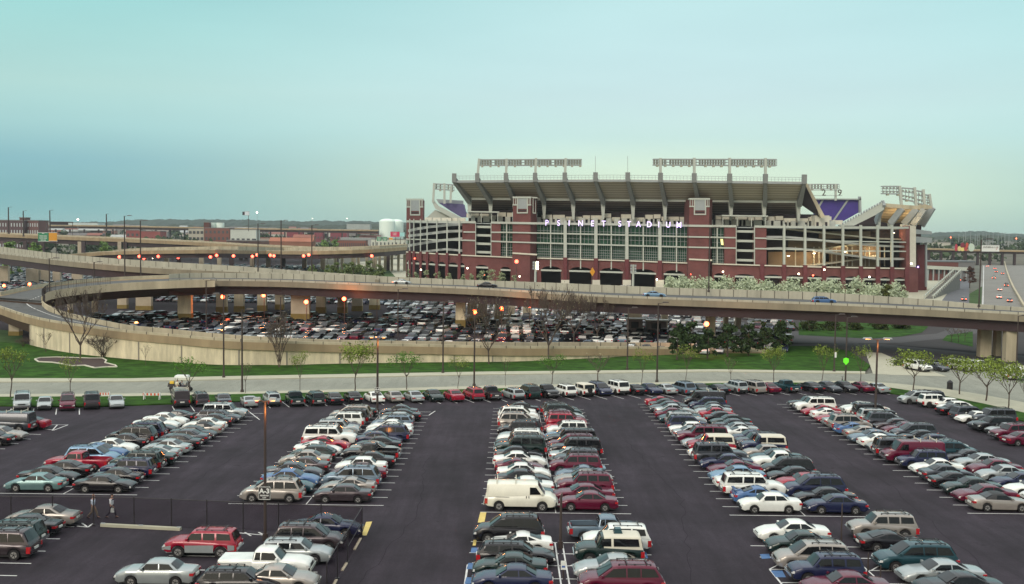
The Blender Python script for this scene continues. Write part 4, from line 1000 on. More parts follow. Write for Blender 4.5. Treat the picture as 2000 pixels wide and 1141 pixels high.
# right end stand, side on
YE=432.
q=MB()
px(q,[(1642,441),(1724,395),(1727,409),(1710,420),(1668,441)],YE,3);W_(q,'end_stand_parapet',M_frame,ST)
q=MB()
for i in range(16):
    t=i/15;px(q,[(1645+78*t,438-43*t-2.5),(1647.5+78*t,436.6-43*t-2.5),(1647.5+78*t,438-43*t),(1645+78*t,439-43*t)],YE-.3,.5)
W_(q,'seat_risers',M_frame2,ST)
segs=[((1727,404),(1762,408),(1739,437),(1709,432)),((1762,408),(1790,410),(1765,438),(1739,437)),((1790,410),(1806,409),(1783,440),(1765,438)),((1806,409),(1822,406),(1800,441),(1783,440))]
for i,s_ in enumerate(segs):
    q=MB();dy=[0,0,14,14];oy=i*7
    a=[aty(x,y,YE+2+oy+dd+(7 if k in(1,2) else 0)) for k,((x,y),dd) in enumerate(zip(s_,dy))];q.hexa(a,[p+Vector((.5,1.2,.6)) for p in a]);W_(q,'end_deck_bay',M_underw,ST)
    q=MB();(x,y),(x2,y2)=s_[1],s_[2]
    q.bar(aty(x,y-1,YE+1+oy),aty(x2,y2,YE+5+oy),1.1,2.6);W_(q,'raker_beam',M_frame2,ST)
q=MB();q.bar(aty(1726,396,YE),aty(1711,434,YE+8),1.2,2.8);W_(q,'raker_beam',M_frame2,ST)
q=MB();px(q,[(1726,397),(1762,400),(1792,402),(1806,400),(1806,406),(1790,409),(1762,408),(1727,404)],YE+1,1.2);W_(q,'rim_beam',M_concl,ST);q=MB();px(q,[(1806,399),(1819,402),(1822,407),(1806,409)],YE+14,1.2);W_(q,'rim_beam',M_concl,ST)
q=MB()
for x,y0,y1 in ((1718,424,444),(1739,436,444),(1764,438,444),(1775,439,444)):px(q,[(x-3,y0),(x+3,y0),(x+1.5,y1+2),(x-1.5,y1+2)],YE+6,2)
W_(q,'deck_column',M_frame,ST)
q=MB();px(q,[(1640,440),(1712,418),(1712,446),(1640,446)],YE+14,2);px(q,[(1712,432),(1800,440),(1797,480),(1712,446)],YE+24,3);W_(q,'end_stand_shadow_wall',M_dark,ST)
rack(1724,1758,(364,364),(378,379),lambda x:YE+2,[(1757,363,1761,404)],0,cell=6,n2=4)
rack(1762,1788,(367,369),(388,394),lambda x:YE+10,[(1786,366,1790,407)],0,cell=6,n2=4)
rack(1788,1806,(372,375),(396,400),lambda x:YE+18,[(1803,370,1806,406)],0,cell=6,n2=4)
rack(1806,1817,(380,382),(399,403),lambda x:YE+26,[(1815,379,1819,406)],0,cell=5)
# numbers on the scoreboard frame and lit letters
def text_obj(name,s,size,loc,mt,parent=None,ext=.05,rot=(PI/2,0,0),bold=.02,sx_=1.,align='CENTER'):
    c=D.curves.new('t','FONT');c.body=s;c.size=size;c.align_x=align;c.align_y='CENTER';c.extrude=ext;c.offset=bold
    o=D.objects.new('t',c);COL.objects.link(o);bpy.context.view_layer.update()
    me=D.meshes.new_from_object(o.evaluated_get(bpy.context.evaluated_depsgraph_get()));D.objects.remove(o);D.curves.remove(c)
    me.materials.clear();me.materials.append(mt)
    o=D.objects.new(name,me);COL.objects.link(o);o.rotation_euler=rot;o.scale=(sx_,1,1)
    if parent:o.parent=parent;loc=Vector(loc)-Vector(parent.location)
    o.location=loc;return o
text_obj('number','2',4.6,aty(1609,377,558),M_joint,ST,.2,bold=.03);text_obj('number','9',4.6,aty(1640,377,558),M_joint,ST,.2,bold=.03)
for ch,x in zip('PSINETSTADIUM',(1068,1091,1111.5,1134,1157,1179,1210.5,1228.5,1247,1268,1286.5,1305,1326)):
    p=SP(x,lerpt(L_top,x)-.8,2.6);text_obj('lit_letter',ch,3.3,p,M_letter,ST,.12,bold=.015,sx_=.85)
for x,y in ((1410,473),):
    q=MB();slab(q,[(x-3,y-6),(x+2,y-6),(x+3,y+6),(x-1,y+5)],-1,.1);W_(q,'lit_poster',mat('lit_poster',(.9,.8,.3),.5,emit=1.2),ST)
for i,(x,y) in enumerate(((810,505),(822,527),(913,524),(946,537),(1015,540),(1283,546),(1350,536),(1412,531),(1560,535),(1588,538),(1610,527),(1698,541),(1793,521.5),(1780,515))):
    p=SP(x,y,3);q=MB();q.box(tuple(p-Vector((.28,.1,.28))),tuple(p+Vector((.28,.1,.28))));W_(q,'wall_lamp',mat('violet_lamp',(.4,.3,1),.5,emit=5,ec=(.35,.25,1)) if x==1793 else M_lampw if i%3 else M_sod,ST)
for (x,y,o_,en) in ((1590,495,-6,800),(1650,492,-6,1000),(1710,490,-6,800),(1540,500,-6,450),(1745,455,-8,600)):
    p=SP(x,y,o_);l=D.lights.new('concourse_lamp_light','POINT');l.energy=en;l.color=(1,.72,.42);l.shadow_soft_size=.5;o=D.objects.new('concourse_lamp_light',l);COL.objects.link(o);o.location=p-Vector((0,0,.6))
    q=MB();q.box(tuple(p-Vector((.5,.15,.08))),tuple(p+Vector((.5,.15,.08))));W_(q,'concourse_lamp',M_lampw,ST)
for (x,y,dy,en) in ((1745,425,10,700),(1778,428,18,700)):
    p=aty(x,y,432+dy);l=D.lights.new('stand_lamp_light','POINT');l.energy=en;l.color=(1,.75,.45);l.shadow_soft_size=.5;o=D.objects.new('stand_lamp_light',l);COL.objects.link(o);o.location=p-Vector((0,4,1))
    q=MB();q.box(tuple(p-Vector((.4,.15,.15))),tuple(p+Vector((.4,.15,.15))));W_(q,'stand_lamp',M_lampw,ST)
# ================================================================== VIADUCTS
def resamp(L_,n):
    out=[]
    for i in range(n+1):
        t=i/n*(len(L_)-1);k=min(int(t),len(L_)-2);out.append(L_[k].lerp(L_[k+1],t-k))
    return out
def smooth(L_,n):
    """Catmull-Rom"""
    out=[];m_=len(L_)-1
    for i in range(m_*n+1):
        t=i/n;k=min(int(t),m_-1);u=t-k
        p0=L_[max(k-1,0)];p1=L_[k];p2=L_[k+1];p3=L_[min(k+2,m_)]
        out.append(.5*((2*p1)+(-p0+p2)*u+(2*p0-5*p1+4*p2-p3)*u*u+(-p0+3*p1-3*p2+p3)*u**3))
    return out
Z=Vector((0,0,1))
def viaduct(label,near,far,fas=1.7,ghi=2.0,n=6,fh=None,mats=None,par=.95,root=None,inset=1.2,joints=3.0,name='viaduct',girder=True):
    """near/far: world points on the tops of the two parapets"""
    if mats is None:mats=(M_conc,M_concl,M_road2)
    A=smooth(near,n);B=smooth(far,n);c=A[len(A)//2]
    R=thing(name,label,'viaduct',(c.x,c.y,GF))
    def rib(name,fa,mt,closed=True):
        q=MB();pr=None
        for a,b in zip(A,B):
            d=(b-a);d.z=0;d.normalize();s=fa(a,b,d)
            if pr:
                m=len(s);q.add(pr+s,[(i,(i+1)%m,m+(i+1)%m,m+i) for i in range(m)])
            else:q.add(s,[tuple(range(len(s)))])
            pr=s
        q.add(pr,[tuple(range(len(pr)))]);return W_(q,name,mt,R)
    rib('near_parapet',lambda a,b,d:[a,a+d*.3,a+d*.3-Z*(par+.3),a-Z*(par+.3)],mats[1])
    rib('edge_beam',lambda a,b,d:[a-d*.12-Z*.42,a+d*.6-Z*.45-Z*.5,a+d*.6-Z*fas,a-d*.12-Z*fas],mats[0])
    rib('road_deck',lambda a,b,d:[a+d*.28-Z*par,b-d*.28-Z*(b.z-a.z+par),b-d*.28-Z*(b.z-a.z+par+.5),a+d*.28-Z*(par+.5)],mats[2])
    rib('far_parapet',lambda a,b,d:[b,b-d*.3,b-d*.3-Z*(b.z-a.z+par+.8),b-Z*(b.z-a.z+par+.8)],mats[1])
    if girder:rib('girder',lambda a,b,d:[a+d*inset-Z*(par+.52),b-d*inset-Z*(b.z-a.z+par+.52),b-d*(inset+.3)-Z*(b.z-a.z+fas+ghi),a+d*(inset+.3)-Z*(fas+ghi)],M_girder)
    # joints on both parapets
    q=MB()
    for L2,sg in ((A,1),(B,-1)):
        acc=0
        for k in range(1,len(L2)):
            seg=(L2[k]-L2[k-1]).length;m=int((acc+seg)/joints)-int(acc/joints)
            for j in range(m):
                t=((int(acc/joints)+1+j)*joints-acc)/seg;p=L2[k-1].lerp(L2[k],t);dd=(B[min(k,len(B)-1)]-A[min(k,len(A)-1)]);dd.z=0;dd.normalize()
                h=par+.1
                if sg==1:q.box(tuple(p+Vector((-.06,-.03,-.9))),tuple(p+Vector((.06,.3,.02))))
                else:q.box(tuple(p-dd*.34+Vector((-.06,-.03,-1.75))),tuple(p-dd*.3+Vector((.06,.03,.0))))
            acc+=seg
    W_(q,'panel_joints',M_joint,R)
    return R,A,B
def pillar(R,u,w,vt,vb,dep=1.6,Y=None,yel=.28,mt=None):
    b=g(u,vb) if Y is None else atz(u,vb,GF);hw=w/2*b.y/f;zt=CZ+ray(u,vt).z*(b.y/ray(u,vt).y)
    q=MB();q.hexa([(b.x-hw,b.y,GF),(b.x+hw,b.y,GF),(b.x+hw,b.y+dep,GF),(b.x-hw,b.y+dep,GF)],[(b.x-hw,b.y,zt),(b.x+hw,b.y,zt),(b.x+hw,b.y+dep,zt),(b.x-hw,b.y+dep,zt)])
    o=W_(q,'pillar',mt or M_concl,R)
    if yel:
        q=MB();h=(zt-GF)*yel;q.box((b.x-hw-.06,b.y-.06,GF),(b.x+hw+.06,b.y+dep+.06,GF+h));y=W_(q,'painted_base',M_ywall,R);y.parent=o;y.location=(0,0,0)
    return o
nt_=[(330,546),(400,545),(550,547),(700,553),(820,557),(940,562),(1070,570),(1200,577),(1340,582),(1480,587),(1620,592),(1800,600),(1950,608),(2120,617),(2300,628)]
def zdk(x):return lerpt([(330,8.3),(700,7.8),(1200,7.4),(1700,7.0),(2300,6.4)],x)
near=[atz(x,y,zdk(x)) for x,y in nt_]
ft=[(330,535.5),(400,533),(550,534.5),(700,538),(820,543),(940,547.5),(1070,552),(1200,557.5),(1340,563),(1480,567),(1620,572),(1800,584),(1950,597),(2120,608),(2300,620)]
far=[aty(x,y,p.y+26-max(0,(x-1500))*.017) for (x,y),p in zip(ft,near)]
G1=mat('viaduct_concrete',(.235,.205,.145),.9,var=.28,vs=.3,bump=.3,streak=.15);G2=mat('viaduct_parapet',(.40,.38,.30),.9,var=.25,vs=.35,streak=.2)
VM,MA,MBB=viaduct('long grey concrete viaduct curving across the whole view in front of the stadium',near,far,n=5,mats=(G1,G2,M_road2))
for p in ((360,26,570,631),(432,20,570,612),(466,18,570,610),(511,17,570,608),(545,16,571,605),(586,36,571,631),(626,18,572,612),(668,18,573,612),(697,20,574,608),(731,20,575,605),(899,19,583,643),(922,19,584,636),(942,18,585,632),(974,17,585,630),(998,15,587,626),(1029,16,588,624),(1240,26,600,646),(1298,12,606,648),(1388,17,612,668),(1418,8,614,656),(1442,10,615,656),(1974,20,646,707),(1925,22,644,698),(1950,10,644,696)):
    pillar(VM,*p,mt=M_conck if p[0] in(586,942,974,998,1442,545,697) else M_concp if p[0] in (360,899,1388) else None,yel=.3 if p[0]<1000 else 0)
# bents (dark cross-heads) are part of the girder; loop ramp
zo=[(1500,684,-1.9),(1400,680,-1.5),(1300,677.5,-1.0),(1150,676.5,-.3),(1000,676,.25),(850,673,.6),(700,670,1.0),(560,666,1.5),(437,661,1.95),(330,652,2.3),(250,645,2.5),(155,633,2.9),(85,622,3.1),(30,608,3.4),(-30,586,4.2),(-45,574,5.0),(0,570,5.8),(60,558,6.4),(130,549,7.0),(230,541,7.6),(360,536,8.1),(420,534,8.3)]
zi=[(1500,677,-1.9),(1400,673,-1.5),(1300,669.5,-1.0),(1150,668.5,-.3),(1000,668.5,.25),(850,666.5,.6),(700,664.5,1.0),(560,660,1.5),(437,652.5,1.95),(330,642,2.3),(250,634.5,2.5),(180,621,2.9),(135,611,3.1),(105,601,3.5),(88,592,4.3),(82,584,5.0),(85,577,5.8),(100,569,6.4),(150,561,7.0),(240,553,7.6),(350,548,8.1),(420,546,8.3)]
outer=[atz(*p) for p in zo];inner=[atz(*p) for p in zi]
VL,LA,LB=viaduct('concrete loop ramp curling round at the left and running down behind the grass bank',outer,inner,fas=1.7,ghi=.1,n=4,mats=(M_conc,M_concl,M_road2),name='loop_ramp',joints=4.5,girder=False)
# soffit under the raised part of the loop
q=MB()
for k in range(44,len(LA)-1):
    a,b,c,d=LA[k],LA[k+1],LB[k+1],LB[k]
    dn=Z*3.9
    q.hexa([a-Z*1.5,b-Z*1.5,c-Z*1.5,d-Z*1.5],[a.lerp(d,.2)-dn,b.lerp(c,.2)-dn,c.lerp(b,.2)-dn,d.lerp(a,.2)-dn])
W_(q,'soffit_beam',mat('soffit_shade_brown',(.12,.07,.05),.85,var=.2),VL)  # deep brown shading under the loop is put into this colour
# retaining wall under the low part, outer side
q=MB()
for k in range(0,50):
    a,b=LA[k],LA[k+1];d=(LB[k]-LA[k]);d.z=0;d.normalize();e=(LB[k+1]-LA[k+1]);e.z=0;e.normalize()
    q.hexa([a+d*.25-Z*1.5,b+e*.25-Z*1.5,b+e*1.2-Z*1.5,a+d*1.2-Z*1.5],[Vector((p.x,p.y,GF-.3)) for p in (a+d*.25,b+e*.25,b+e*1.2,a+d*1.2)])
W_(q,'retaining_wall',M_concp,VL)
q=MB();acc=0
for k in range(0,50):
    a,b=LA[k],LA[k+1];seg=(b-a).length
    if int((acc+seg)/9)>int(acc/9):
        d=(LB[k]-LA[k]);d.z=0;d.normalize();p=b+d*.2;q.box((p.x-.12,p.y-.05,GF),(p.x+.12,p.y+.1,b.z-1.85))
    acc+=seg
W_(q,'wall_joints',mat('wall_joint',(.26,.235,.19),.9),VL)
# white edge line on the loop deck
q=MB();pr=None
for k in range(30,72):
    a=LB[k].lerp(LA[k],.22)-Z*.93;b=LB[k].lerp(LA[k],.24)-Z*.93
    if pr:q.add([pr[0],a,b,pr[1]],[(0,1,2,3)])
    pr=(a,b)
W_(q,'edge_line',M_white,VL)
for p in ((183,8,583,622),(238,18,577,603),(280,30,576,606),(135,6,590,612)):pillar(VL,*p,mt=M_conck)
pillar(VL,27,20,626,656,mt=M_conck)
# dark railing on the inside of the loop
q=MB()
for k in range(56,76):
    a=LB[k];q.bar(a,a+Z*1.6,.08,.08)
    if k<75:
        for h in (.8,1.6):q.bar(a+Z*h,LB[k+1]+Z*h,.06,.06)
        for j in range(1,5):
            t=a.lerp(LB[k+1],j/5);q.bar(t,t+Z*1.6,.04,.04)
W_(q,'railing',M_black,VL)
# carriageway joining from the upper left
near=[atz(*p) for p in ((-140,481,10.6),(0,494,10.2),(100,505,9.8),(200,514,9.5),(300,521,9.0),(400,526,8.7),(480,529.5,8.4),(560,533.5,8.2),(650,538,8.1),(740,543,8.0))]
far=[aty(x,y,p.y+16) for (x,y),p in zip(((-140,470),(0,482),(100,494),(200,503),(300,510),(400,516),(480,521),(560,527),(650,533),(740,539)),near)]
V2,_,_=viaduct('grey viaduct carriageway coming in from the left and merging behind the loop ramp',near,far,fas=2.0,ghi=2.2,n=4,joints=5,mats=(G1,G2,M_road2))
for p in ((8,16,520,557),(63,24,525,555),(87,16,527,555),(110,14,530,553),(150,20,533,552)):pillar(V2,*p,yel=0,mt=M_conck)
def dz(u,v,Y):return aty(u,v,Y)
# carriageway with lamps beneath
V3n=[dz(120,498,560),dz(200,491,570),dz(300,488,545),dz(420,487,545),(dz(520,489,595)),dz(620,489,545),dz(720,486,545),dz(795,481,600)]
V3,_,_=viaduct('distant beige viaduct with a row of orange lamps beneath its deck',V3n,[p+Vector((0,46,.9)) for p in V3n],fas=2.2,ghi=2.2,n=3,joints=12)  # deck made extra wide so that it shades the ground below
V4n=[dz(-60,453,800),dz(0,456,790),dz(120,461,780),dz(250,466,770),dz(380,472,760),dz(500,479,745),dz(620,484,730),dz(700,483,720),dz(790,478,700)]
V4,_,_=viaduct('farther viaduct with the green and yellow road sign, descending to the right',V4n,[p+Vector((0,14,.5)) for p in V4n],fas=2.8,ghi=3.0,n=3,joints=14)
V5n=[dz(60,439,1300),dz(200,440,1300),dz(400,444,1280),dz(560,446.5,1260),dz(738,449,1240)]
V5,_,_=viaduct('thin far viaduct on a lattice of dark piers near the horizon',V5n,[p+Vector((0,14,0)) for p in V5n],fas=1.8,ghi=2.6,n=3,joints=40)
for i in range(26):
    x=70+i*26;pillar(V5,x,2.6,448,470,Y=1,yel=0,dep=6,mt=M_conc) if False else None
def pil(R,u,w,vt,vb,Y,mt):
    a=aty(u,vt,Y);b=aty(u,vb,Y);hw=w/2*Y/f;q=MB();q.box((a.x-hw,Y,min(b.z,GF)),(a.x+hw,Y+2,a.z));W_(q,'pillar',mt,R)
for i in range(24):pil(V5,80+i*28,2.4,448,466,1302,M_girder)
for x in range(150,800,34):pil(V3,x+random.uniform(-6,6),8,497,512,606,M_conck if x%3 else M_girder)
for x in (655,668,688,700,716,729,741,752,765,778):pil(V3,x,4.5,492,512,598,M_concl)
for x in (10,48,60,82,155,162,233,244,296,310,470,480):pil(V4,x,7,472,485,770,M_conck if x%2 else M_girder)
V6n=[dz(1800,484,900),dz(1900,487,900),dz(2000,489,900),dz(2100,491,900)]
V6,_,_=viaduct('dark railway-like viaduct crossing the far right behind the billboards',V6n,[p+Vector((0,12,0)) for p in V6n],fas=1.6,ghi=1.5,n=2,joints=30)
for x in range(1815,2010,24):pil(V6,x,4,489,508,902,M_girder)
# ================================================================== HILLS AND CITY
def hillstrip(name,Y,tb,mt,x0=-300,x1=2300,depth=700,step=3,amp=2.2,seed=1):
    r=random.Random(seed);q=MB();pr=None;ph=[r.uniform(0,6) for _ in range(6)]
    u=x0
    while u<=x1:
        y=lerpt(tb,u)-amp*(.55*math.sin(u*.031+ph[0])+.45*math.sin(u*.083+ph[1])+.35*math.sin(u*.21+ph[2]))*.6-r.uniform(0,amp)*.8
        t=aty(u,y,Y);b=Vector((t.x,Y-depth*.6,GF-1));bk=Vector((t.x*1.1,Y+depth,GF-1));m_=Vector((t.x,Y-depth*.25,GF+(t.z-GF)*(.55+r.uniform(-.08,.08))))
        s=[b,m_,t,bk]
        if pr:q.add(pr+s,[(i,i+1,5+i,4+i) for i in range(3)])
        pr=s;u+=step
    return tag(q.obj(name,mt,smooth=False),kind='structure')
M_hill=mat('wooded_hill',(.045,.062,.048),.95,var=.5,vs=.02,spec=.1)
M_hill2=mat('wooded_hill_near',(.045,.055,.038),.95,var=.6,vs=.03,spec=.1)
hillstrip('hills',4200,[(-300,437),(100,436),(230,433),(290,430),(380,429),(480,431),(740,434),(1000,440),(1780,456),(1850,455),(1900,453),(2000,458),(2300,462)],M_hill,seed=2)
hillstrip('hills',3000,[(-300,446),(200,444),(350,441),(700,440),(1000,447),(1780,463),(1900,461),(2000,464),(2300,468)],M_hill2,seed=5,amp=2.5)
def tz(Y):return GF+min(max(0,Y-900),1700)*.0104
q=MB();r=random.Random(9);X_=[-2400+60*i for i in range(81)];Ys=[900,1000,1150,1300,1500,1750,2000,2300,2600,3200]
for j,Y in enumerate(Ys):
    for X in X_:q.v.append((X,Y,tz(Y)+(0 if j in(0,9) else r.uniform(-.5,.5))))
for j in range(len(Ys)-1):
    for i in range(80):q.f.append((j*81+i,j*81+i+1,(j+1)*81+i+1,(j+1)*81+i));q.mi.append(0)
tag(q.obj('city_terrain',mat('city_ground',(.13,.12,.095),.95,var=.6,vs=.012,spec=.1)),kind='structure')
leafT={}
def leafmat(name,c,isl=.5):
    return mat(name,c,.9,isl=isl,spec=.05)
def clump(q,c,rad,n,s,r,flat=1.):
    for _ in range(n):
        while 1:
            d=Vector((r.uniform(-1,1),r.uniform(-1,1),r.uniform(-1,1)))
            if .15<d.length<1:break
        p=c+Vector((d.x*rad[0],d.y*rad[1],d.z*rad[2]))
        a=Vector((r.gauss(0,1),r.gauss(0,1),r.gauss(0,1))).normalized();b=a.orthogonal().normalized();a=a.cross(b)
        k=s*r.uniform(.6,1.3);a=a*k;b=b*k*.7
        q.add([p-a-b,p+a-b*.4,p+a*.6+b,p-a*.8+b*.7],[(0,1,2,3)])
def tagstuff(o,l):return tag(o,l,'trees',kind='stuff')
r=random.Random(11);q=MB()
for _ in range(330):
    u=r.uniform(-40,800);Y=r.choice((900,1100,1300,1600,2000,2500));a=aty(u,450,Y);s=r.uniform(3,7)
    clump(q,Vector((a.x,Y,tz(Y)+s*.8)),(s*1.4,s,s),26,s*.42,r)
for _ in range(90):
    u=r.uniform(1800,2060);Y=r.choice((1000,1300,1800,2400));a=aty(u,450,Y);s=r.uniform(4,8)
    clump(q,Vector((a.x,Y,tz(Y)+s*.8)),(s*1.4,s,s),26,s*.42,r)
tagstuff(q.obj('distant_trees',leafmat('city_trees',(.06,.085,.045)),fix=False),'loose belts of trees among the far roofs, left and right of the stadium')
def building(name,label,cat,u0,u1,vt,Y,c,dep=12,rows=0,cols=0,roof=None,rc=(.2,.19,.18),group=None,wc=None,gable=False,wfrac=.5,band=None):
    a=aty(u0,vt,Y);b=aty(u1,vt,Y);zt=(a.z+b.z)/2
    R=thing(name,label,cat,((a.x+b.x)/2,Y,GF),group=group);hw=(b.x-a.x)/2;H=zt-GF
    mt=mat('wall_%d_%d_%d'%tuple(int(k*99) for k in c),c,.9,var=.15,vs=.05)
    q=MB();q.box((-hw,0,0),(hw,dep,H));q.obj('wall',mt,R)
    mr_=mat('roof_%d_%d_%d'%tuple(int(k*99) for k in rc),rc,.9,var=.15,vs=.1)
    q=MB()
    if gable:
        gh=min(3.2,dep*.3);q.add([(-hw-.4,-.4,H),(hw+.4,-.4,H),(hw+.4,dep+.4,H),(-hw-.4,dep+.4,H),(-hw-.4,dep/2,H+gh),(hw+.4,dep/2,H+gh)],[(0,1,5,4),(2,3,4,5),(1,2,5),(3,0,4),(0,3,2,1)])
    else:q.box((-hw-.3,-.3,H),(hw+.3,dep+.3,H+.7))
    q.obj('roof',mr_,R)
    if rows:
        ww=2*hw/cols*wfrac;hh=min(H/rows*.5,3);q=MB();q.box((-ww/2,-.15,-hh/2),(ww/2,.1,hh/2));me=q.mesh('win',mat('win_%s'%(wc or 'd'),{'d':(.05,.055,.06),'p':(.45,.5,.5)}[wc or 'd'],.3))
        for i in range(rows):
            for j in range(cols):put('window',me,R,(-hw+2*hw*(j+.5)/cols,0,H-H*.85*(i+.5)/rows-.6))
    return R
BK=(.17,.065,.055);PALE=(.42,.41,.38)
building('factory','long dark brick block with rows of windows at the far left skyline','building',-30,47,431,900,(.10,.06,.065),20,4,14,wc='p',wfrac=.35)
building('factory','brown brick wing with pale window lights, right end of the long dark block','building',48,75,431.5,905,(.16,.08,.075),20,4,6,wc='p',wfrac=.4)
building('rooftop_hut','small brick plant room standing on top of the dark far left block','building',38,49,426,915,(.11,.05,.05),10,1,2)
building('warehouse','long low pale shed on the left horizon right of the dark brick block','building',78,191,435,2300,(.50,.58,.57),40,1,12)
building('warehouse','square red brick works left of centre behind the viaducts','building',246,272,450,1150,(.23,.06,.06),20,2,3)
building('warehouse','long red brick works with flat roof beside the square red works','building',272,313,452,1140,(.24,.07,.065),20,1,6)
building('factory','brick factory with tall chimney block and square pale frame','building',399,448,446,1100,(.19,.075,.06),20,3,6)
building('factory','pale concrete frame with open square windows joined to the brick factory','building',368,398,447,1110,(.42,.40,.33),18,3,4,wfrac=.7)
building('chimney_tower','dark brick chimney block rising beside the white roof tank','tower',398,408,435,1115,(.10,.035,.03),8,2,1)
building('warehouse','white shed with dark openings right of the brick factory','building',450,500,449,1050,(.50,.53,.48),16,1,5,wfrac=.6)
building('warehouse','low dark building with black roof behind the descending viaduct','building',443,526,471,860,(.09,.055,.05),12,1,12)
building('warehouse','long low orange-roofed building behind the descending viaduct','building',526,610,472,850,(.26,.12,.08),12,1,14,rc=(.33,.13,.08),gable=True)
building('warehouse','red row building with flat roof, left of three below the far lattice viaduct','building',560,590,450,1500,(.20,.04,.055),16,1,4)
building('warehouse','small red row building, middle of three below the far lattice viaduct','building',614,630,450,1500,(.20,.04,.055),16,1,3)
building('warehouse','wide red row building, right of three below the far lattice viaduct','building',645,678,450,1500,(.20,.04,.055),16,1,5)
building('house','low brown gabled hall in front of the red row buildings','building',572,612,464,1150,(.24,.12,.08),14,1,5,rc=(.26,.10,.07),gable=True)
building('factory','brick building with regular rows of openings right of two green trees','building',662,714,470,900,(.22,.09,.07),14,2,14)
building('warehouse','flat grey roofed shed below the pale storage tank','building',665,730,466,1000,(.30,.31,.30),14,1,8,rc=(.35,.38,.38))
building('warehouse','pale green white shed behind the motorway signs beside the stadium','building',725,793,468,900,(.52,.54,.46),14,2,9,wfrac=.3)
building('warehouse','grey long-roofed sheds at the tree line left of the storage tank','building',677,722,438,2600,(.33,.36,.34),30,1,8)
building('warehouse','pale warehouse behind the trees right of the stadium','building',1822,1856,474,1400,(.46,.45,.38),20,1,6)
building('station_roof','wide grey-roofed hall with white fascia right of the stadium','building',1811,1872,512,560,(.15,.06,.055),14,1,8,rc=(.15,.17,.18))
building('station_roof','grey-roofed annex beside the wide hall, nearer the motorway','building',1872,1904,512,575,(.17,.17,.17),12,1,4,rc=(.15,.17,.18))
r=random.Random(5);n=0
hl=[]
for k in range(96):
    Y=r.choice((1250,1600,1800,2000,2200,2400,2550));u=r.uniform(78,735);hl.append((u,Y))
hl.sort()
cc_=[(.45,.42,.36),(.36,.33,.30),(.28,.14,.11),(.50,.50,.46),(.33,.26,.22),(.22,.2,.19),(.44,.36,.28)]
cn_=['pale cream','grey','red brick','white','tan','dark grey','sandy']
rn_=[(.14,.13,.13),(.24,.1,.08),(.36,.38,.37),(.2,.17,.15)];rnn=['black','rust red','pale grey','brown']
for i,(u,Y) in enumerate(hl):
    w=r.uniform(14,42)*f/Y*.5;h=r.uniform(7,12);ci=r.randrange(7);ri=r.randrange(4);yh=455+.0122*(u-1000)
    vt=yh+(CZ-(tz(Y)+h))*f/Y
    t=' '
    building('house','%s house with %s roof, %s'%(cn_[ci],rnn[ri],('%s from left among the far houses'%ORD[i+1]) if i<45 else '%s from right among the far houses'%ORD[min(46,96-i)] if 96-i<=46 else 'near the middle, %s of the far houses'%ORD[i-44]),'house',u,u+w*2,vt,Y,cc_[ci],r.uniform(8,14),1,r.choice((2,3,4)),rc=rn_[ri],group='far houses between the viaducts',gable=r.random()<.7)
# storage tanks
for u0,u1,vt,Y,lab in ((737,769,427.5,1250,'large pale domed storage tank, left of the touching pair beside the stadium'),(757,785,428.5,1275,'large pale domed storage tank, right of the touching pair beside the stadium')):
    a=aty(u0,vt+5,Y);b=aty(u1,vt+5,Y);R=thing('storage_tank',lab,'storage tank',((a.x+b.x)/2,Y+18,GF));rad=(b.x-a.x)/2;H=a.z-GF
    q=MB();q.tube((0,0,0),(0,0,H),rad,rad,40,cap=False);q.obj('shell',M_tank,R,smooth=True)
    q=MB();n=40;pr=None
    for k in range(6):
        t=k/5*PI/2;rr=rad*math.cos(t)+.01;z=H+3.6*math.sin(t);s=[Vector((rr*math.cos(2*PI*i/n),rr*math.sin(2*PI*i/n),z)) for i in range(n)]
        if pr:q.add(pr+s,[(i,(i+1)%n,n+(i+1)%n,n+i) for i in range(n)])
        pr=s
    q.obj('dome',M_tank,R,smooth=True)
a=aty(419,437,1125);R=thing('roof_tank','small white cylindrical tank on the roof of the brick factory','tank',(a.x,1125,aty(419,446,1125).z));
for dx in (-4.5,4.5):
    q=MB();q.tube((dx,6,0),(dx,6,6),4.2,4.2,16);q.obj('shell',M_tank,R)
# road signs and billboards
M_sgn=mat('sign_green',(.012,.20,.085),.5);M_sgo=mat('sign_orange',(.62,.27,.01),.5);M_wt=mat('sign_white',(.7,.72,.68),.5)
def board(name,label,u0,u1,v0,v1,Y,mt,poles,vb,cat='sign',lines=0,lmt=None,root=None,th=.4):
    a=aty(u0,v1,Y);b=aty(u1,v0,Y)
    R=root or thing(name,label,cat,((a.x+b.x)/2,Y,GF))
    q=MB();q.box(tuple(a),(b.x,Y+th,b.z));W_(q,'panel',mt,R)
    if poles:
        q=MB()
        for u in poles:
            p=aty(u,v1,Y);z=aty(u,vb,Y).z;k=.9*Y/f;q.box((p.x-k/2,Y+th,max(GF,z)),(p.x+k/2,Y+th+k,b.z if len(poles)>1 else a.z))
        W_(q,'post',M_pole,R)
    q=MB();q.box((a.x-.2,Y-.06,a.z-.2),(b.x+.2,Y+th*.9,a.z));q.box((a.x-.2,Y-.06,b.z),(b.x+.2,Y+th*.9,b.z+.2));W_(q,'frame',M_wt if mt is M_sgn or mt is M_sgo else M_frame2,R)
    return R,a,b
R,a,b=board('road_sign','green and yellow direction sign hung in front of the upper left viaduct',74.5,94.5,455,471,600,M_sgn,(76,109),500)
board('x','',95.5,111,455,470.5,600,M_sgo,(),0,root=R)
c=(a+b)/2
for dz_,wd in ((2.,1.2),(.55,4.2),(-.6,4.4),(-1.75,3.)):
    q=MB()
    for k in range(2):
        x0=c.x-wd/2+k*(wd/2+.12);q.box((x0,599.9,c.z+dz_-.18),(x0+wd/2-.12,599.95,c.z+dz_+.18))
    W_(q,'legend',M_wt,R)
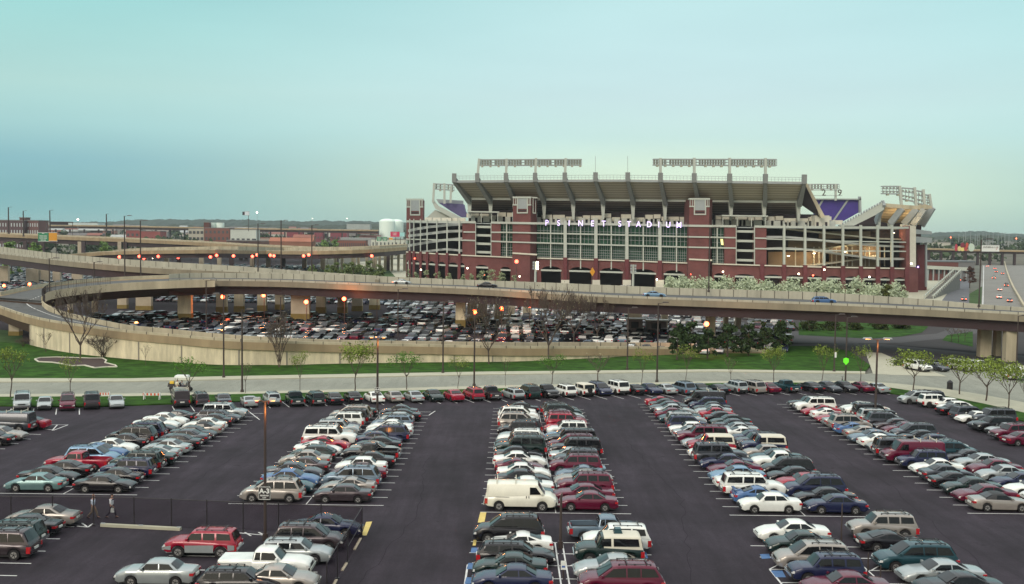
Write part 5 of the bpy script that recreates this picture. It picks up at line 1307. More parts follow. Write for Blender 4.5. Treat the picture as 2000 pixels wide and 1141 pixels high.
R,a,b=board('sign_gantry','dark sign gantry spanning the far road, seen edge-on against the pale shed',96,133,433.5,439,900,M_dark,(90,141),462,cat='gantry')
q=MB();A=aty(89,433.5,901);B=aty(143,434.5,901);q.bar(A,B,.7,.9);W_(q,'beam',M_pole,R)
R,a,b=board('road_sign','pair of green motorway signs in front of the pale shed beside the tank',736,745,463,471,760,M_sgn,(733,782),482);board('x','',747.5,756,463,471,760,M_sgn,(),0,root=R);board('x','',760,767,464.5,468.5,760,M_sgo,(),0,root=R)
for cx0 in (740.5,751.7):
    for v in (465.2,467.4,469.4):
        p=aty(cx0,v,759.8);q=MB();q.box((p.x-1.1,759.8,p.z-.13),(p.x+1.1,759.9,p.z+.13));W_(q,'legend',M_wt,R)
R,a,b=board('billboard','crimson and pale blue billboard beside the left brick tower of the stadium',762.5,780.5,453,462.5,720,mat('bill_red',(.52,.02,.09),.5),(772,791),482,cat='billboard');board('x','',780.5,790,454,462,720,mat('bill_blue',(.30,.58,.58),.5),(),0,root=R)
for v,w in ((455.3,9),(457.2,5),(459.0,8)):
    p=aty(771,v,719.8);q=MB();q.box((p.x-w*.17,719.85,p.z-.11),(p.x+w*.17,719.9,p.z+.11));W_(q,'legend',M_wt,R)
R,a,b=board('billboard','small two-sided billboard on a tall pole above the left skyline',478,487,413.5,420.5,900,mat('bill_pale',(.6,.66,.7),.5),(485,),452,cat='billboard')
board('x','',473.5,478,414,420,902,M_dark,(),0,root=R)
R,a,b=board('billboard','white billboard with a line of dark lettering by the motorway',1917,1952,479.5,491,640,M_wt,(1932,),513,cat='billboard')
M_txt=mat('grey_print',(.16,.15,.14),.6)
x0=a.x+.8;zt=b.z-1.2
for i,ch in enumerate('SOUTHERN & LIFE'):
    text_obj('letter',ch,1.35,(x0+.35+i*.62,639.8,zt),M_txt,R,.02,bold=.01) if ch!=' ' else None
q=MB();q.add([(b.x-2.1,639.8,a.z+.9),(b.x-1.9,639.8,a.z+.8),(b.x-.9,639.8,zt+.2),(b.x-1.1,639.8,zt+.25)],[(0,1,2,3)]);W_(q,'red_tick',mat('tick_red',(.5,.08,.08),.5),R)
# colourful cut-out billboard
R=thing('billboard','colourful cut-out billboard with round shapes on a single pole, right of the stadium','billboard',tuple(aty(1885,511,620)))
p=aty(1884.5,491,620);q=MB();q.box((p.x-5.6,619.8,p.z-.6),(p.x+5.4,620.6,p.z+.1));W_(q,'base_beam',M_dark,R)
for cx0,cy,ru,rv,cl in ((1868,484,2.6,7.5,(.42,.03,.06)),(1874,486,3.4,5,(.65,.55,.25)),(1880,479,4,5.2,(.20,.03,.05)),(1880,487,3.6,4,(.75,.62,.22)),(1888.5,479,2.6,5,(.5,.08,.05)),(1886,486,3.4,4.5,(.40,.06,.05)),(1897,483.5,6,8,(.50,.60,.50))):
    q=MB();c=aty(cx0,cy,620);k=620/f;n=14;lo=[Vector((c.x+ru*k*math.cos(2*PI*i/n),620-.02*cx0+37.5,max(c.z+rv*k*math.sin(2*PI*i/n),p.z))) for i in range(n)];q.hexa(lo,[v+Vector((0,.3,0)) for v in lo]);W_(q,'painted_shape',mat('bill_%d'%int(cx0*cy),cl,.6),R)
q=MB();q.box((p.x-.5,620.7,GF),(p.x+.5,621.6,p.z));W_(q,'post',M_pole,R)
# masts behind
r=random.Random(2);xs_=sorted([1873,1882,1886,1896,1905,1910,1913,1920,1927,1932,1940,1950,1957,1963,1971,1985]+[])
mm=None
for i,u in enumerate(xs_):
    a=aty(u,r.uniform(453,459),1500);q=MB();q.tube((0,0,0),(0,0,a.z-GF),.45,.25,5)
    R=thing('mast','thin pale mast, %s from the left of the cluster on the right horizon'%ORD[i+1],'mast',(a.x,1500,GF),group='masts on the right horizon');q.obj('shaft',M_frame2,R);q=MB();q.box((-.8,-.3,a.z-GF),(.8,.3,a.z-GF+.5));q.obj('top',M_frame2,R)
# ================================================================== LAMP POSTS
def lamp_post(label,u,vt,vb,Y=None,kind='single',group=None,zbase=None,lit=False,w=.11,arm=1.0,side=1):
    b=g(u,vb) if Y is None else Vector((aty(u,vb,Y).x,Y,aty(u,vb,Y).z))
    H=(CZ+ray(u,vt).z*(b.y/ray(u,vt).y))-b.z
    R=thing('lamp_post',label,'lamp post',tuple(b),group=group)
    if w<.06*b.y/100:w=.06*b.y/100
    q=MB();q.tube((0,0,0),(0,0,.5),w*2.2,w*1.9,8);q.obj('base',M_pole,R)
    q=MB();q.tube((0,0,.3),(0,0,H),w*1.15,w*.85,8);q.obj('pole',M_pole,R)
    for s in ((1,-1) if kind=='double' else (side,)):
        q=MB();q.bar((0,0,H-.1),(s*arm,0,H+.12),.08,.08);ar=q.obj('arm',M_pole,R)
        q=MB();q.hexa([(s*arm*.6,-.2,H+.02),(s*arm*1.6,-.2,H+.06),(s*arm*1.6,.2,H+.06),(s*arm*.6,.2,H+.02)],[(s*arm*.7,-.16,H+.24),(s*arm*1.5,-.14,H+.22),(s*arm*1.5,.14,H+.22),(s*arm*.7,.16,H+.24)]);q.obj('lamp_head',M_frame2 if kind=='double' else M_pole,R)
        if lit:
            q=MB();q.box((s*arm*.8 if s>0 else s*arm*1.3,-.10,H+.0),(s*arm*1.3 if s>0 else s*arm*.8,.10,H+.045));q.obj('lit_lens',M_sodl,R)
    return R,H,b
M_sodl=mat('sodium_lens',(1,.4,.1),.5,emit=7,ec=(1,.38,.07))
def spot(loc,en,col=(1,.35,.08),sz=.3,name='lamp_light',dist=None):
    l=D.lights.new(name,'POINT');l.energy=en;l.color=col;l.shadow_soft_size=sz;o=D.objects.new(name,l);COL.objects.link(o);o.location=loc;return o
def area_sign(R,H,b,u,vc,txt,Yoff=-.2,sz=1.0):
    z=(CZ+ray(u,vc).z*(b.y/ray(u,vc).y))-b.z
    q=MB();s=.36*sz;h=.40*sz
    q.hexa([(-s+.08,Yoff,z-h),(s-.08,Yoff,z-h),(s,Yoff,z-h+.08),(s,Yoff,z+h-.08),(s-.08,Yoff,z+h),(-s+.08,Yoff,z+h),(-s,Yoff,z+h-.08),(-s,Yoff,z-h+.08)],[(p[0],Yoff+.05,p[1]) for p in [(-s+.08,z-h),(s-.08,z-h),(s,z-h+.08),(s,z+h-.08),(s-.08,z+h),(-s+.08,z+h),(-s,z+h-.08),(-s,z-h+.08)]])
    bd=q.obj('sign_board',M_black,R)
    q=MB();k=.035
    for A_,B_ in (((-s,z-h),(s,z-h)),((-s,z+h),(s,z+h)),((-s,z-h),(-s,z+h)),((s,z-h),(s,z+h))):
        q.bar((A_[0]*.93,Yoff-.01,z+(A_[1]-z)*.93),(B_[0]*.93,Yoff-.01,z+(B_[1]-z)*.93),.02,.03)
    o=q.obj('border',M_wt,bd)
    t=text_obj('lettering',txt,.40*sz,(0,Yoff-.02,z+.10*sz),M_wt,None,.01,bold=.018);t.parent=bd;t.location=(0,Yoff-.02,z+.12*sz)
    t=text_obj('lettering','RESERVED',.115*sz,(0,0,0),M_wt,None,.01,bold=.004);t.parent=bd;t.location=(0,Yoff-.02,z-.14*sz)
    t=text_obj('lettering','LOT',.115*sz,(0,0,0),M_wt,None,.01,bold=.004);t.parent=bd;t.location=(0,Yoff-.02,z-.27*sz)
R,H,b=lamp_post('tall bronze twin-headed lamp post carrying the A-3 board, nearest the camera',518,783,1056,kind='double',w=.095,lit=True,arm=.5)
area_sign(R,H,b,518,962,'A-3',sz=1.15);spot(b+Vector((.25,-.45,H-.7)),110)
R,H,b=lamp_post('bronze twin-headed lamp post carrying the A-4 board behind a row of parked cars',737,660,806,kind='double',w=.13,lit=True,arm=.7)
area_sign(R,H,b,737,762,'A-4',sz=.9);spot(b+Vector((.25,-.45,H-.7)),110)
R,H,b=lamp_post('bronze lamp post with two spread white heads at the right side of the lot',1709,663,822,kind='double',w=.13,lit=True,arm=1.1);spot(b+Vector((.25,-.45,H-.8)),140)
for i,(u,vt,vb,lab) in enumerate(((437,575,739,'dark street lamp on the grass bank edge, left of the pair by the yellow cart'),(473,605,768,'dark street lamp on the near kerb, just right of the yellow cart'),
   (865,590,730,'dark street lamp on the far footpath between two leafless street trees, centre left'),(926,618,756,'dark street lamp on the near kerb above the red cars'),
   (1225,602,724,'dark street lamp with flat head on the far footpath, right of centre'),(1283,592,748,'dark street lamp on the near kerb left of the pines'),
   (1629,615,727,'dark street lamp with a small white plate on its shaft'),(1651,620,750,'dark street lamp with a bright green pentagon sign on its shaft'),(1985,617,716,'dark street lamp beside the concrete pier at the right edge'))):
    R,H,b=lamp_post(lab,u,vt,vb,w=.12,side=-1 if u in (437,926) else 1)
    if u==1651:
        z=(CZ+ray(u,706).z*(b.y/ray(u,706).y))-b.z;q=MB();n=[(0,-.55),(.42,-.1),(.42,.45),(0,.6),(-.42,.45),(-.42,-.1)];q.hexa([(x-.05,-.2,z+y) for x,y in n],[(x-.05,-.15,z+y) for x,y in n]);q.obj('warning_sign',mat('sign_lime',(.16,.85,.03),.5,emit=.25),R)
    if u==1629:
        z=(CZ+ray(u,693).z*(b.y/ray(u,693).y))-b.z;q=MB();q.box((-.02,-.2,z-.45),(.28,-.15,z+.45));q.obj('white_plate',M_wt,R)
for (u,vt,vb,Y,lab) in ((17,405,457,640,'tall dark lamp post at the left edge above the dark brick block'),(46,412,462,620,'tall dark lamp post over the left end of the upper viaduct'),(98,411,470,620,'tall dark lamp post rising behind the green and yellow sign'),
  (208,418,452,900,'thin distant lamp post left of the lit mast'),(244,422,552,300,'tall lamp post on the merging carriageway, left of centre'),(275,431,556,290,'slim lamp post on the merging carriageway right of its taller neighbour'),
  (184,512,566,270,'lamp post inside the loop ramp'),(97,505,583,225,'lamp post at the inner bend of the loop ramp'),(549,431,535,330,'tall lamp post with flat head rising from the far side of the viaduct'),
  (504,437,545,300,'slim lamp post near the end of the loop ramp parapet'),(609,440,545,320,'very thin lamp post on the viaduct behind the orange lamps'),(1384,445,571,235,'tall thin lamp post on the viaduct in front of the right brick tower'),
  (1912,468,600,196,'tall lamp post on the viaduct beside the white billboard'),(403,548,648,232,'lamp post in the lower parking lot left of the widest pier'),(777,565,665,228,'lamp post in the lower parking lot below the silver car'),(548,580,662,225,'lamp post in the lower parking lot by the leafless multi-stem tree')):
    lamp_post(lab,u,vt,vb,Y,w=.13,arm=1.4)
# orange lamps under the decks
q=MB()
bl=bpy.data.meshes.new('globe');bb=bmesh.new();bmesh.ops.create_icosphere(bb,subdivisions=2,radius=1);bb.to_mesh(bl);bb.free();bl.materials.append(M_sod)
SOD=[(435,580,255),(515,577,258),(598,590,238),(672,584,245),(736,579,252),(927,609,205),(980,603,226),(1035,597,232),(1380,633,200),(8,558,300),(58,555,300),(7,487,420),(280,572,300),
 (233,502,545),(272,501,545),(281,505,600),(309,501,545),(336,500,545),(348,503,545),(373,500,545),(411,502,545),(423,499,545),(456,500,545),(493,501,545),(502,498,545),(528,499,545),(535,500,545),(593,500,545),(603,498,545),(634,499,545),(639,501,545),(668,499,545),(699,499,545),(726,500,545),(1009,511,425)]
for i,(u,v,Y) in enumerate(SOD):
    p=aty(u,v,Y);far_=Y>400;i_=i+1
    lab='orange lamp glowing under the near viaduct, %s from the left'%ORD[[0,1,2,3,4,5,6,7,8,-3,-2,-4,-1].index(i)+1] if i<9 else ('orange lamp under the decks at the left edge, %s of its group'%ORD[i-8] if i<13 else 'orange lamp, %s from the left in the row below the distant beige viaduct'%ORD[min(i-12,46)])
    if i==len(SOD)-1:lab='small orange wall lamp by the first big stadium archway'
    R=thing('street_light',lab,'street light',tuple(p),group='orange lamps under the viaducts')
    s=.46 if not far_ else .78
    if Y<260 and i<9:s=.5
    o=put('lamp_globe',bl,R);o.scale=(s,s*.8,s)
    q=MB();q.tube((0,.5,-.0),(0,.5,.3),.08,.08,6);q.bar((0,.5,.3),(0,-.1,s+.1),.08,.08);q.tube((0,.5,GF-p.z),(0,.5,.0),.10,.09,6);q.obj('pole',M_pole,R)
    if i<12:spot(p+Vector((0,-.9,0)),1100 if not far_ else 900,(1,.28,.08),.4)
for i,(u,v,Y,lab) in enumerate(((152,429,1200,'bright white floodlight on a thin pole above the left skyline'),(502,415,1100,'bright pinkish light on a thin pole right of the small billboard'),(610,427,1300,'faint distant light on a pole above the hills'),(678,427,1300,'faint distant light on a pole left of the storage tank'),(220,502,620,'small white lamp under the far deck, left one'),(298,504,620,'small white lamp under the far deck, right one'),(693,497,600,'small greenish lamp below the distant viaduct'),(1857,464,1300,'red-orange point of light on the right hillside'),(1985,466,1300,'red-orange point of light near the right edge skyline'))):
    p=aty(u,v,Y);R=thing('floodlight',lab,'light',tuple(p));o=put('lamp_globe',bl,R);s=(1.0,.8,.35,.35,.5,.4,.5,.7,.7)[i];o.scale=(s,s,s);o.material_slots[0].link='OBJECT';o.material_slots[0].material=M_lampw if i<7 else M_tlit
    q=MB();q.tube((0,0,GF-p.z),(0,0,0),.22,.15,5);q.obj('pole',M_frame2,R)
# lamp clusters in front of the stadium
for u,vt,vb,lab in ((1046,511,551,'grey pole with a cluster of floodlights left of the second archway'),(1237,517,560,'grey pole with a cluster of floodlights before the fourth archway')):
    Y=395;a=aty(u,vt,Y);b=aty(u,vb+20,Y);R=thing('floodlight_pole',lab,'floodlight',(a.x,Y,GF));q=MB();q.tube((0,0,0),(0,0,a.z-GF),.5,.35,8);q.obj('pole',M_frame,R)
    for i in range(3):
        for s in (-1,1):
            q=MB();z=a.z-GF-.4-i*1.1;q.box((s*.4-.35+s*.35,-.5,z-.4),(s*.4+.35+s*.35,.2,z+.4));q.obj('lamp_box',M_lampw if (u<1100 and s>0) else M_frame2,R)
a=aty(1157,531,395);R=thing('road_sign','yellow diamond warning sign on a thin post before the stadium arches','sign',(a.x,395,GF));q=MB();h=a.z-GF
n=[(0,-1.7),(1.,0),(0,1.7),(-1.,0)];q.hexa([(x,0,h+y) for x,y in n],[(x,.08,h+y) for x,y in n]);q.obj('sign_plate',M_sgo,R);q=MB();q.tube((0,.15,0),(0,.15,h),.12,.12,6);q.obj('post',M_pole,R)
# ================================================================== TREES
def limb(q,a,b,r0,r1,r,wob=.06,n=3):
    p=a
    for i in range(n):
        t=(i+1)/n;e=a.lerp(b,t)+Vector((r.uniform(-1,1),r.uniform(-1,1),r.uniform(-.3,.3)))*(b-a).length*wob*(0 if i==n-1 else 1)
        q.tube(p,e,r0+(r1-r0)*i/n,r0+(r1-r0)*t,5,cap=False);p=e
mnr=.012
def branch(q,p,d,L,rad,lev,r,tips,up=.12,spread=.75):
    e=p+d*L;limb(q,p,e,max(rad,mnr),max(rad*.62,mnr),r)
    if lev==0:tips.append(e);return
    for k in range(r.choice((2,3,3))):
        nd=(d+Vector((r.uniform(-1,1),r.uniform(-1,1),r.uniform(-.35,.75)))*spread+Z*up).normalized()
        branch(q,p.lerp(e,r.uniform(.6,1)),nd,L*r.uniform(.6,.82),rad*.55,lev-1,r,tips,up,spread)
def make_tree(seed,H,W,trunk,rad,lev,leaf,leafn,leafs,matl,stems=1,cl=.45):
    """returns (trunk mesh, crown mesh)"""
    r=random.Random(seed);q=MB();tips=[]
    for s in range(stems):
        d=Vector((r.uniform(-.15,.15)*(stems),r.uniform(-.1,.1)*stems,1)).normalized()
        top=d*trunk;limb(q,Vector((0,0,-.1)),top,rad,rad*.75,r,.03)
        for k in range(5):
            a=2*PI*k/5+r.uniform(-.3,.3);nd=Vector((math.cos(a)*W/H*1.1,math.sin(a)*W/H*1.1,1.)).normalized()
            branch(q,top*(.8+.2*r.random()),nd,(H-trunk)*.42,rad*.5,lev,r,tips)
    tm=q.mesh('trunk',M_bark,fix=False);c=None
    if leaf:
        q=MB()
        for t in tips:
            if r.random()<leafn[1]:clump(q,t,(cl*W/3,cl*W/3,cl*W/3.6),leafn[0],leafs,r)
        c=q.mesh('crown',matl,fix=False)
    return tm,c
L_y=leafmat('leaf_yellowgreen',(.18,.235,.05));L_g=leafmat('leaf_green',(.09,.20,.035));L_p=leafmat('leaf_pale_blossom',(.46,.52,.36),.2);L_b=leafmat('leaf_bud',(.22,.20,.12));L_d=leafmat('pine_dark',(.036,.058,.024),.55);L_m=leafmat('leaf_mid',(.13,.17,.065))
def big(*a,**k):
    global mnr
    mnr=.028;o=make_tree(*a,**k);mnr=.012;return o
TR={'y':[make_tree(s,5.5,3.4,1.9,.08,2,1,(13,.95),.085,L_y,cl=.6) for s in (1,2,3)],'Y':[make_tree(s,5.5,3.8,1.9,.08,2,1,(24,1),.095,L_y,cl=.62) for s in (4,5,6)],'g':[make_tree(s,5.5,3.4,2.0,.07,2,1,(15,.95),.09,L_g,cl=.6) for s in (7,8)],
 'b':[make_tree(s,5.2,2.6,2.0,.06,2,1,(2,.4),.09,L_b) for s in (9,10)],'B':[big(20,11,13,2.4,.26,5,1,(1,.35),.10,L_b),big(21,10,13,2.0,.22,5,1,(1,.5),.10,L_b)],'m':[big(31,8.5,4,.8,.14,3,1,(1,.3),.09,L_b,stems=3)]}
def place_tree(kind,u,vb,vt,wpx,label,group=None,Y=None,name='street_tree',scale_base=5.5,cat='tree',vi=None):
    b=g(u,vb) if Y is None else Vector((aty(u,vb,Y).x,Y,GF))
    H=(CZ+ray(u,vt).z*(b.y/ray(u,vt).y))-b.z
    R=thing(name,label,cat,tuple(b),random.uniform(0,6.28),group)
    tm,c=random.choice(TR[kind]) if vi is None else TR[kind][vi]
    zz=sorted(v.co.z for v in tm.vertices);xx=sorted(abs(v.co.x) for v in tm.vertices);bt=kind in('B','m')
    zs=zz[int(len(zz)*(.97 if bt else .995))];ws=xx[int(len(xx)*(.86 if bt else .97))]*2
    sz=H/zs;sw=(wpx*b.y/f)/ws
    t=put('trunk',tm,R);t.scale=(sw,sw,sz)
    if c:o=put('crown',c,R);o.scale=(sw,sw,sz)
    return R
ST_=[('y',20,779,686,44,'leftmost young street tree, yellow-green, by the left edge'),('y',137,774,702,36,'young yellow-green tree between the mulch bed and the maroon minivan'),('g',371,775,706,44,'leafy young tree directly behind the yellow and white cart'),
('b',480,770,710,20,'bare young tree right behind the dark street lamp beside the cart'),('y',586,768,692,34,'thin sparse street tree right of the multi-stem bare tree'),('Y',693,766,678,54,'widest round-crowned young street tree, left of centre'),
('g',794,763,692,44,'bright green young street tree right of the A-4 lamp post'),('y',894,761,702,34,'small leafy street tree behind the red estate car'),('b',987,757,697,18,'bare slender street tree just right of the tall kerb lamp'),
('g',1077,752,695,40,'young tree with green left side, in front of the tall bare tree'),('b',1167,748,694,44,'bare fan-shaped street tree on the near verge'),('y',1253,752,688,34,'sparse leaning street tree left of the kerb lamp at right of centre'),
('y',1339,747,680,34,'yellow-green street tree in front of the pines'),('b',1427,750,700,20,'tiny bare street tree right of the pines'),('Y',1510,750,682,32,'bright yellow-green street tree in front of the wide lawn'),('y',1605,751,680,28,'thin sparse street tree left of the white plate lamp'),
('y',1681,752,680,36,'sparse street tree between the green sign and the junction'),('Y',1783,764,692,60,'dense leafy tree with double trunk nearest the junction'),('Y',1874,772,702,56,'leafy tree on the curving verge behind the litter bin'),
('Y',1925,785,706,64,'broad leafy tree on the curving verge, third from the right edge'),('Y',1968,803,716,52,'leafy tree on the curving verge next to the right edge'),('g',2003,800,728,34,'leafy branches cut by the right edge above the verge')]
for k,u,vb,vt,w,lab in ST_:place_tree(k,u,vb,vt,w,lab,'young street trees')
place_tree('B',156,706,572,78,'tall bare spreading tree standing in the mulch bed at the left',name='bare_tree',vi=0)
place_tree('m',545,719,622,40,'bare multi-stem tree against the ramp wall, left of centre',name='bare_tree')
place_tree('B',955,713,588,66,'bare tree with forked trunk against the ramp wall at the centre',name='bare_tree',vi=1)
place_tree('B',1072,708,568,84,'tallest bare tree rising above the viaduct edge, centre',name='bare_tree',vi=0)
place_tree('B',1120,665,578,50,'bare tree in the lower lot, left of the pair right of the tallest one',name='bare_tree',Y=215,vi=1)
place_tree('B',1165,665,580,50,'bare tree in the lower lot, right of the pair before the viaduct',name='bare_tree',Y=217,vi=0)
place_tree('b',90,690,650,24,'small bare sapling on the bank near the start of the wall',name='bare_tree')
place_tree('m',200,699,655,50,'low bare shrub against the ramp wall right of the mulch bed',name='bare_shrub',cat='shrub')
place_tree('b',285,716,672,18,'thin bare sapling on the bank before the ramp wall',name='bare_tree')
place_tree('m',45,678,662,22,'low bare shrub by the first pier under the ramp',name='bare_shrub',cat='shrub')
def pine(u,vb,vt,w,lab,seed,mt=L_d,name='pine_tree',Y=None,dens=1.,group='dark pines on the bank',leaf=.26,base=.22,rnd_=False):
    b=g(u,vb) if Y is None else Vector((aty(u,vb,Y).x,Y,GF))
    H=(CZ+ray(u,vt).z*(b.y/ray(u,vt).y))-b.z;Wd=w*b.y/f/2;r=random.Random(seed)
    R=thing(name,lab,'tree',tuple(b),0,group)
    q=MB();limb(q,Vector((0,0,-.2)),Vector((r.uniform(-.3,.3),0,H*.85)),.05*H**.6+.05,.04,r,.02)
    for k in range(9):
        a=r.uniform(0,6.28);h=H*r.uniform(base,.8);e=Vector((math.cos(a)*Wd*.7,math.sin(a)*Wd*.7,h+Wd*.25));q.tube((0,0,h),e,.05,.02,4,cap=False)
    q.obj('trunk',M_bark,R,fix=False)
    q=MB();n=int(26*dens)
    for k in range(n):
        if rnd_:
            th=r.uniform(0,6.28);ph=math.acos(r.uniform(-.75,1));rr_=r.uniform(.45,.85);cz_=H*.5
            clump(q,Vector((math.cos(th)*math.sin(ph)*Wd*rr_,math.sin(th)*math.sin(ph)*Wd*rr_,cz_+math.cos(ph)*H*.5*rr_)),(Wd*.3,Wd*.3,H*.16),34,leaf,r);continue
        h=r.uniform(base,1);rad=Wd*(1.05-.75*((h-base)/(1-base))**1.4)*r.uniform(.45,1);a=r.uniform(0,6.28);s=Wd*r.uniform(.24,.42)
        clump(q,Vector((math.cos(a)*rad,math.sin(a)*rad,H*h*.94)),(s,s,s*.62),34,leaf,r)
    q.obj('crown',mt,R,fix=False);return R
PN=[(1322,704,632,36,'small dark pine, leftmost on the bank'),(1349,703,626,54,'broad dark pine with the highest crown, second from the left'),(1382,702,640,40,'low dark pine in front of the pale pier'),(1421,698,629,50,'dark pine right of the pale pier'),(1462,696,632,48,'dark pine before the two thin piers'),(1496,690,640,42,'dark pine with brown base, second from the right'),(1526,686,625,44,'pointed dark pine, rightmost on the bank')]
for i,p in enumerate(PN):pine(*p,seed=40+i)
BLM=[(1313,546),(1340,544),(1378,550),(1417,550),(1462,550),(1492,554),(1545,553),(1594,552),(1628,553),(1676,554),(1712,561),(1752,562)]
for i,(u,v) in enumerate(BLM):
    pine(u,585,v-11,62 if u!=1313 else 40,'pale whitish-green budding tree before the stadium, %s from the left'%ORD[i+1],60+i,L_p,'budding_tree',Y=345-i*4,group='pale budding trees along the stadium',leaf=.30,dens=1.9,base=.12,rnd_=True)
pine(1733,588,556,34,'olive bush between two pale budding trees at the right end',90,leafmat('leaf_olive',(.09,.10,.03)),'bush',Y=300,group=None,base=.1)
for i,(u,v,w) in enumerate(((797,524,11),(812,530,12),(832,526,14),(850,532,11),(858,528,11),(876,530,14),(905,534,14),(921,533,10),(940,525,22),(958,524,24),(980,530,20),(1003,536,14))):
    pine(u,560,v,w*1.3,'sparse pale young tree by the left brick base, %s from the left'%ORD[i+1],110+i,leafmat('leaf_sparse',(.30,.34,.20)),'young_tree',Y=372,group='young trees along the left stadium base',leaf=.20,dens=1.0,base=.15)
for i,(u,v,w,Y) in enumerate(((655,512,30,430),(676,515,30,425),(690,510,28,440),(706,514,30,430),(722,508,30,445),(742,516,26,430),(640,516,24,440),(610,517,26,430))):
    pine(u,545,v,w,'mid-green park tree beyond the viaduct, %s of the cluster left of the stadium'%ORD[i+1],140+i,L_m,'park_tree',Y=Y,group='park trees left of the stadium',leaf=.3,dens=.9,base=.1)
for i,(u,v,w,Y) in enumerate(((635,466,20,800),(655,466,16,800),(205,468,26,600),(70,470,30,500),(22,468,26,480))):
    pine(u,480,v,w*1.2,'leafy green tree between the distant viaducts, %s of the scattered ones'%ORD[i+1],160+i,leafmat('leaf_fresh',(.17,.26,.09)),'tree',Y=Y,group='leafy trees between the viaducts',leaf=.6,dens=1.,base=.1)
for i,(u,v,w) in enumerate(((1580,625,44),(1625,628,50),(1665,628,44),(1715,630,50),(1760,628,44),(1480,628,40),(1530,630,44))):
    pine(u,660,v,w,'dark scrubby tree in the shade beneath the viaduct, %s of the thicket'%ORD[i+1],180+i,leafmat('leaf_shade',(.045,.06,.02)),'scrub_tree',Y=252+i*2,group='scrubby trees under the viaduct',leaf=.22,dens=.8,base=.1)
for i,(u,vb,v) in enumerate(((1858,668,640),(1872,670,642),(1885,668,640))):place_tree('b',u,vb,v,22,'dark bare sapling on the shaded grass under the viaduct, %s of three'%ORD[i+1],'saplings under the viaduct',name='bare_tree')
pine(1894,560,520,22,'brown bare-crowned tree between the approach road and the motorway',201,leafmat('leaf_brown',(.10,.06,.05)),'tree',Y=480,group=None,leaf=.3,base=.3)
# hedges
def hedge(label,pts,h,w,mt,seed):
    r=random.Random(seed);c=(pts[0]+pts[-1])/2;R=thing('hedge',label,'hedge',(c.x,c.y,c.z));q=MB()
    L_=sum((b-a).length for a,b in zip(pts,pts[1:]));n=int(L_/.8)
    for a,b in zip(pts,pts[1:]):
        for k in range(int((b-a).length/.6)+1):
            p=a.lerp(b,r.random());clump(q,Vector((p.x,p.y,p.z+h*.5)),(.7,w/2,h/2),12,.16,r)
    W_(q,'foliage',mt,R,fix=False)
    q=MB()
    for a,b in zip(pts,pts[1:]):q.bar(a+Z*h*.4,b+Z*h*.4,w*.7,h*.7)
    W_(q,'inner_mass',mat('hedge_core',(.02,.025,.012),.95),R)
hedge('low dark clipped hedge behind the white SUVs by the road',[g(1748,714),g(1820,714),g(1885,716),g(1965,722)],1.3,1.6,leafmat('hedge_leaf',(.035,.055,.02)),3)
hedge('long dark green hedge beside the viaduct, left of the stadium base',[Vector(aty(770,548,330).to_tuple()[:2]+(GF,)),Vector(aty(805,548,330).to_tuple()[:2]+(GF,))],4.5,2,leafmat('hedge_leaf2',(.05,.085,.03)),4)
# mulch bed with white edging
bed=[(68,704),(80,701),(110,700),(150,701),(175,702),(200,702),(208,706),(205,711),(225,716),(228,719),(210,719),(185,721),(165,716),(140,717),(122,713),(100,710),(75,709)]
sheet('mulch_bed',[g(*p) for p in bed],mat('mulch',(.05,.028,.024),.95,var=.4,vs=2),.19)
q=MB();P_=[g(*p) for p in bed]
for a,b in zip(P_,P_[1:]+P_[:1]):q.bar(a+Z*.22,b+Z*.22,.22,.16)
k=thing('bed_edging','low white stone edging round the wavy mulch bed on the bank','edging',tuple(P_[0]));W_(q,'edging_stones',M_cream,k)
# ================================================================== FENCE
C=g(707,1048);FL=[g(-45,1024),g(22,1025.5),g(103,1026),g(183,1026),g(262,1028),g(335,1031),g(404,1034),g(475,1037),g(544,1040),g(627,1044),C];FS=[C,g(679,1098),g(659,1130),g(638,1170)]
FC=thing('mesh_fence','dark wire mesh fence with slim posts turning a corner at the lower left','fence',tuple(C))
def fh(p):return 2.05
M_mesh=D.materials.new('chain_link');M_mesh.use_nodes=True;n=M_mesh.node_tree;n.nodes.clear()
ds=n.nodes.new('ShaderNodeBsdfDiffuse');ds.inputs[0].default_value=(.03,.02,.03,1);tr=n.nodes.new('ShaderNodeBsdfTransparent');mxs=n.nodes.new('ShaderNodeMixShader');ou=n.nodes.new('ShaderNodeOutputMaterial')
ge=n.nodes.new('ShaderNodeNewGeometry');sxx=n.nodes.new('ShaderNodeSeparateXYZ');n.links.new(ge.outputs['Position'],sxx.inputs[0])
def mnode(op,a,b):
    x=n.nodes.new('ShaderNodeMath');x.operation=op
    for i,k in enumerate((a,b)):
        if isinstance(k,(int,float)):x.inputs[i].default_value=k
        elif k is not None:n.links.new(k,x.inputs[i])
    return x.outputs[0]
hor=mnode('ADD',sxx.outputs[0],sxx.outputs[1])
w1=mnode('LESS_THAN',mnode('FRACT',mnode('MULTIPLY',mnode('ADD',hor,sxx.outputs[2]),14.),None),.22);w2=mnode('LESS_THAN',mnode('FRACT',mnode('MULTIPLY',mnode('SUBTRACT',hor,sxx.outputs[2]),14.),None),.22)
n.links.new(mnode('MAXIMUM',w1,w2),mxs.inputs[0]);n.links.new(tr.outputs[0],mxs.inputs[1]);n.links.new(ds.outputs[0],mxs.inputs[2]);n.links.new(mxs.outputs[0],ou.inputs[0])
for i,p in enumerate(FL+FS[1:]):
    q=MB();q.tube(p,p+Z*2.1,.04,.04,6);q.tube(p+Z*2.1,p+Z*2.16,.055,.03,6);q.tube(p,p+Z*.06,.14,.14,8);W_(q,'fence_post',M_black,FC)
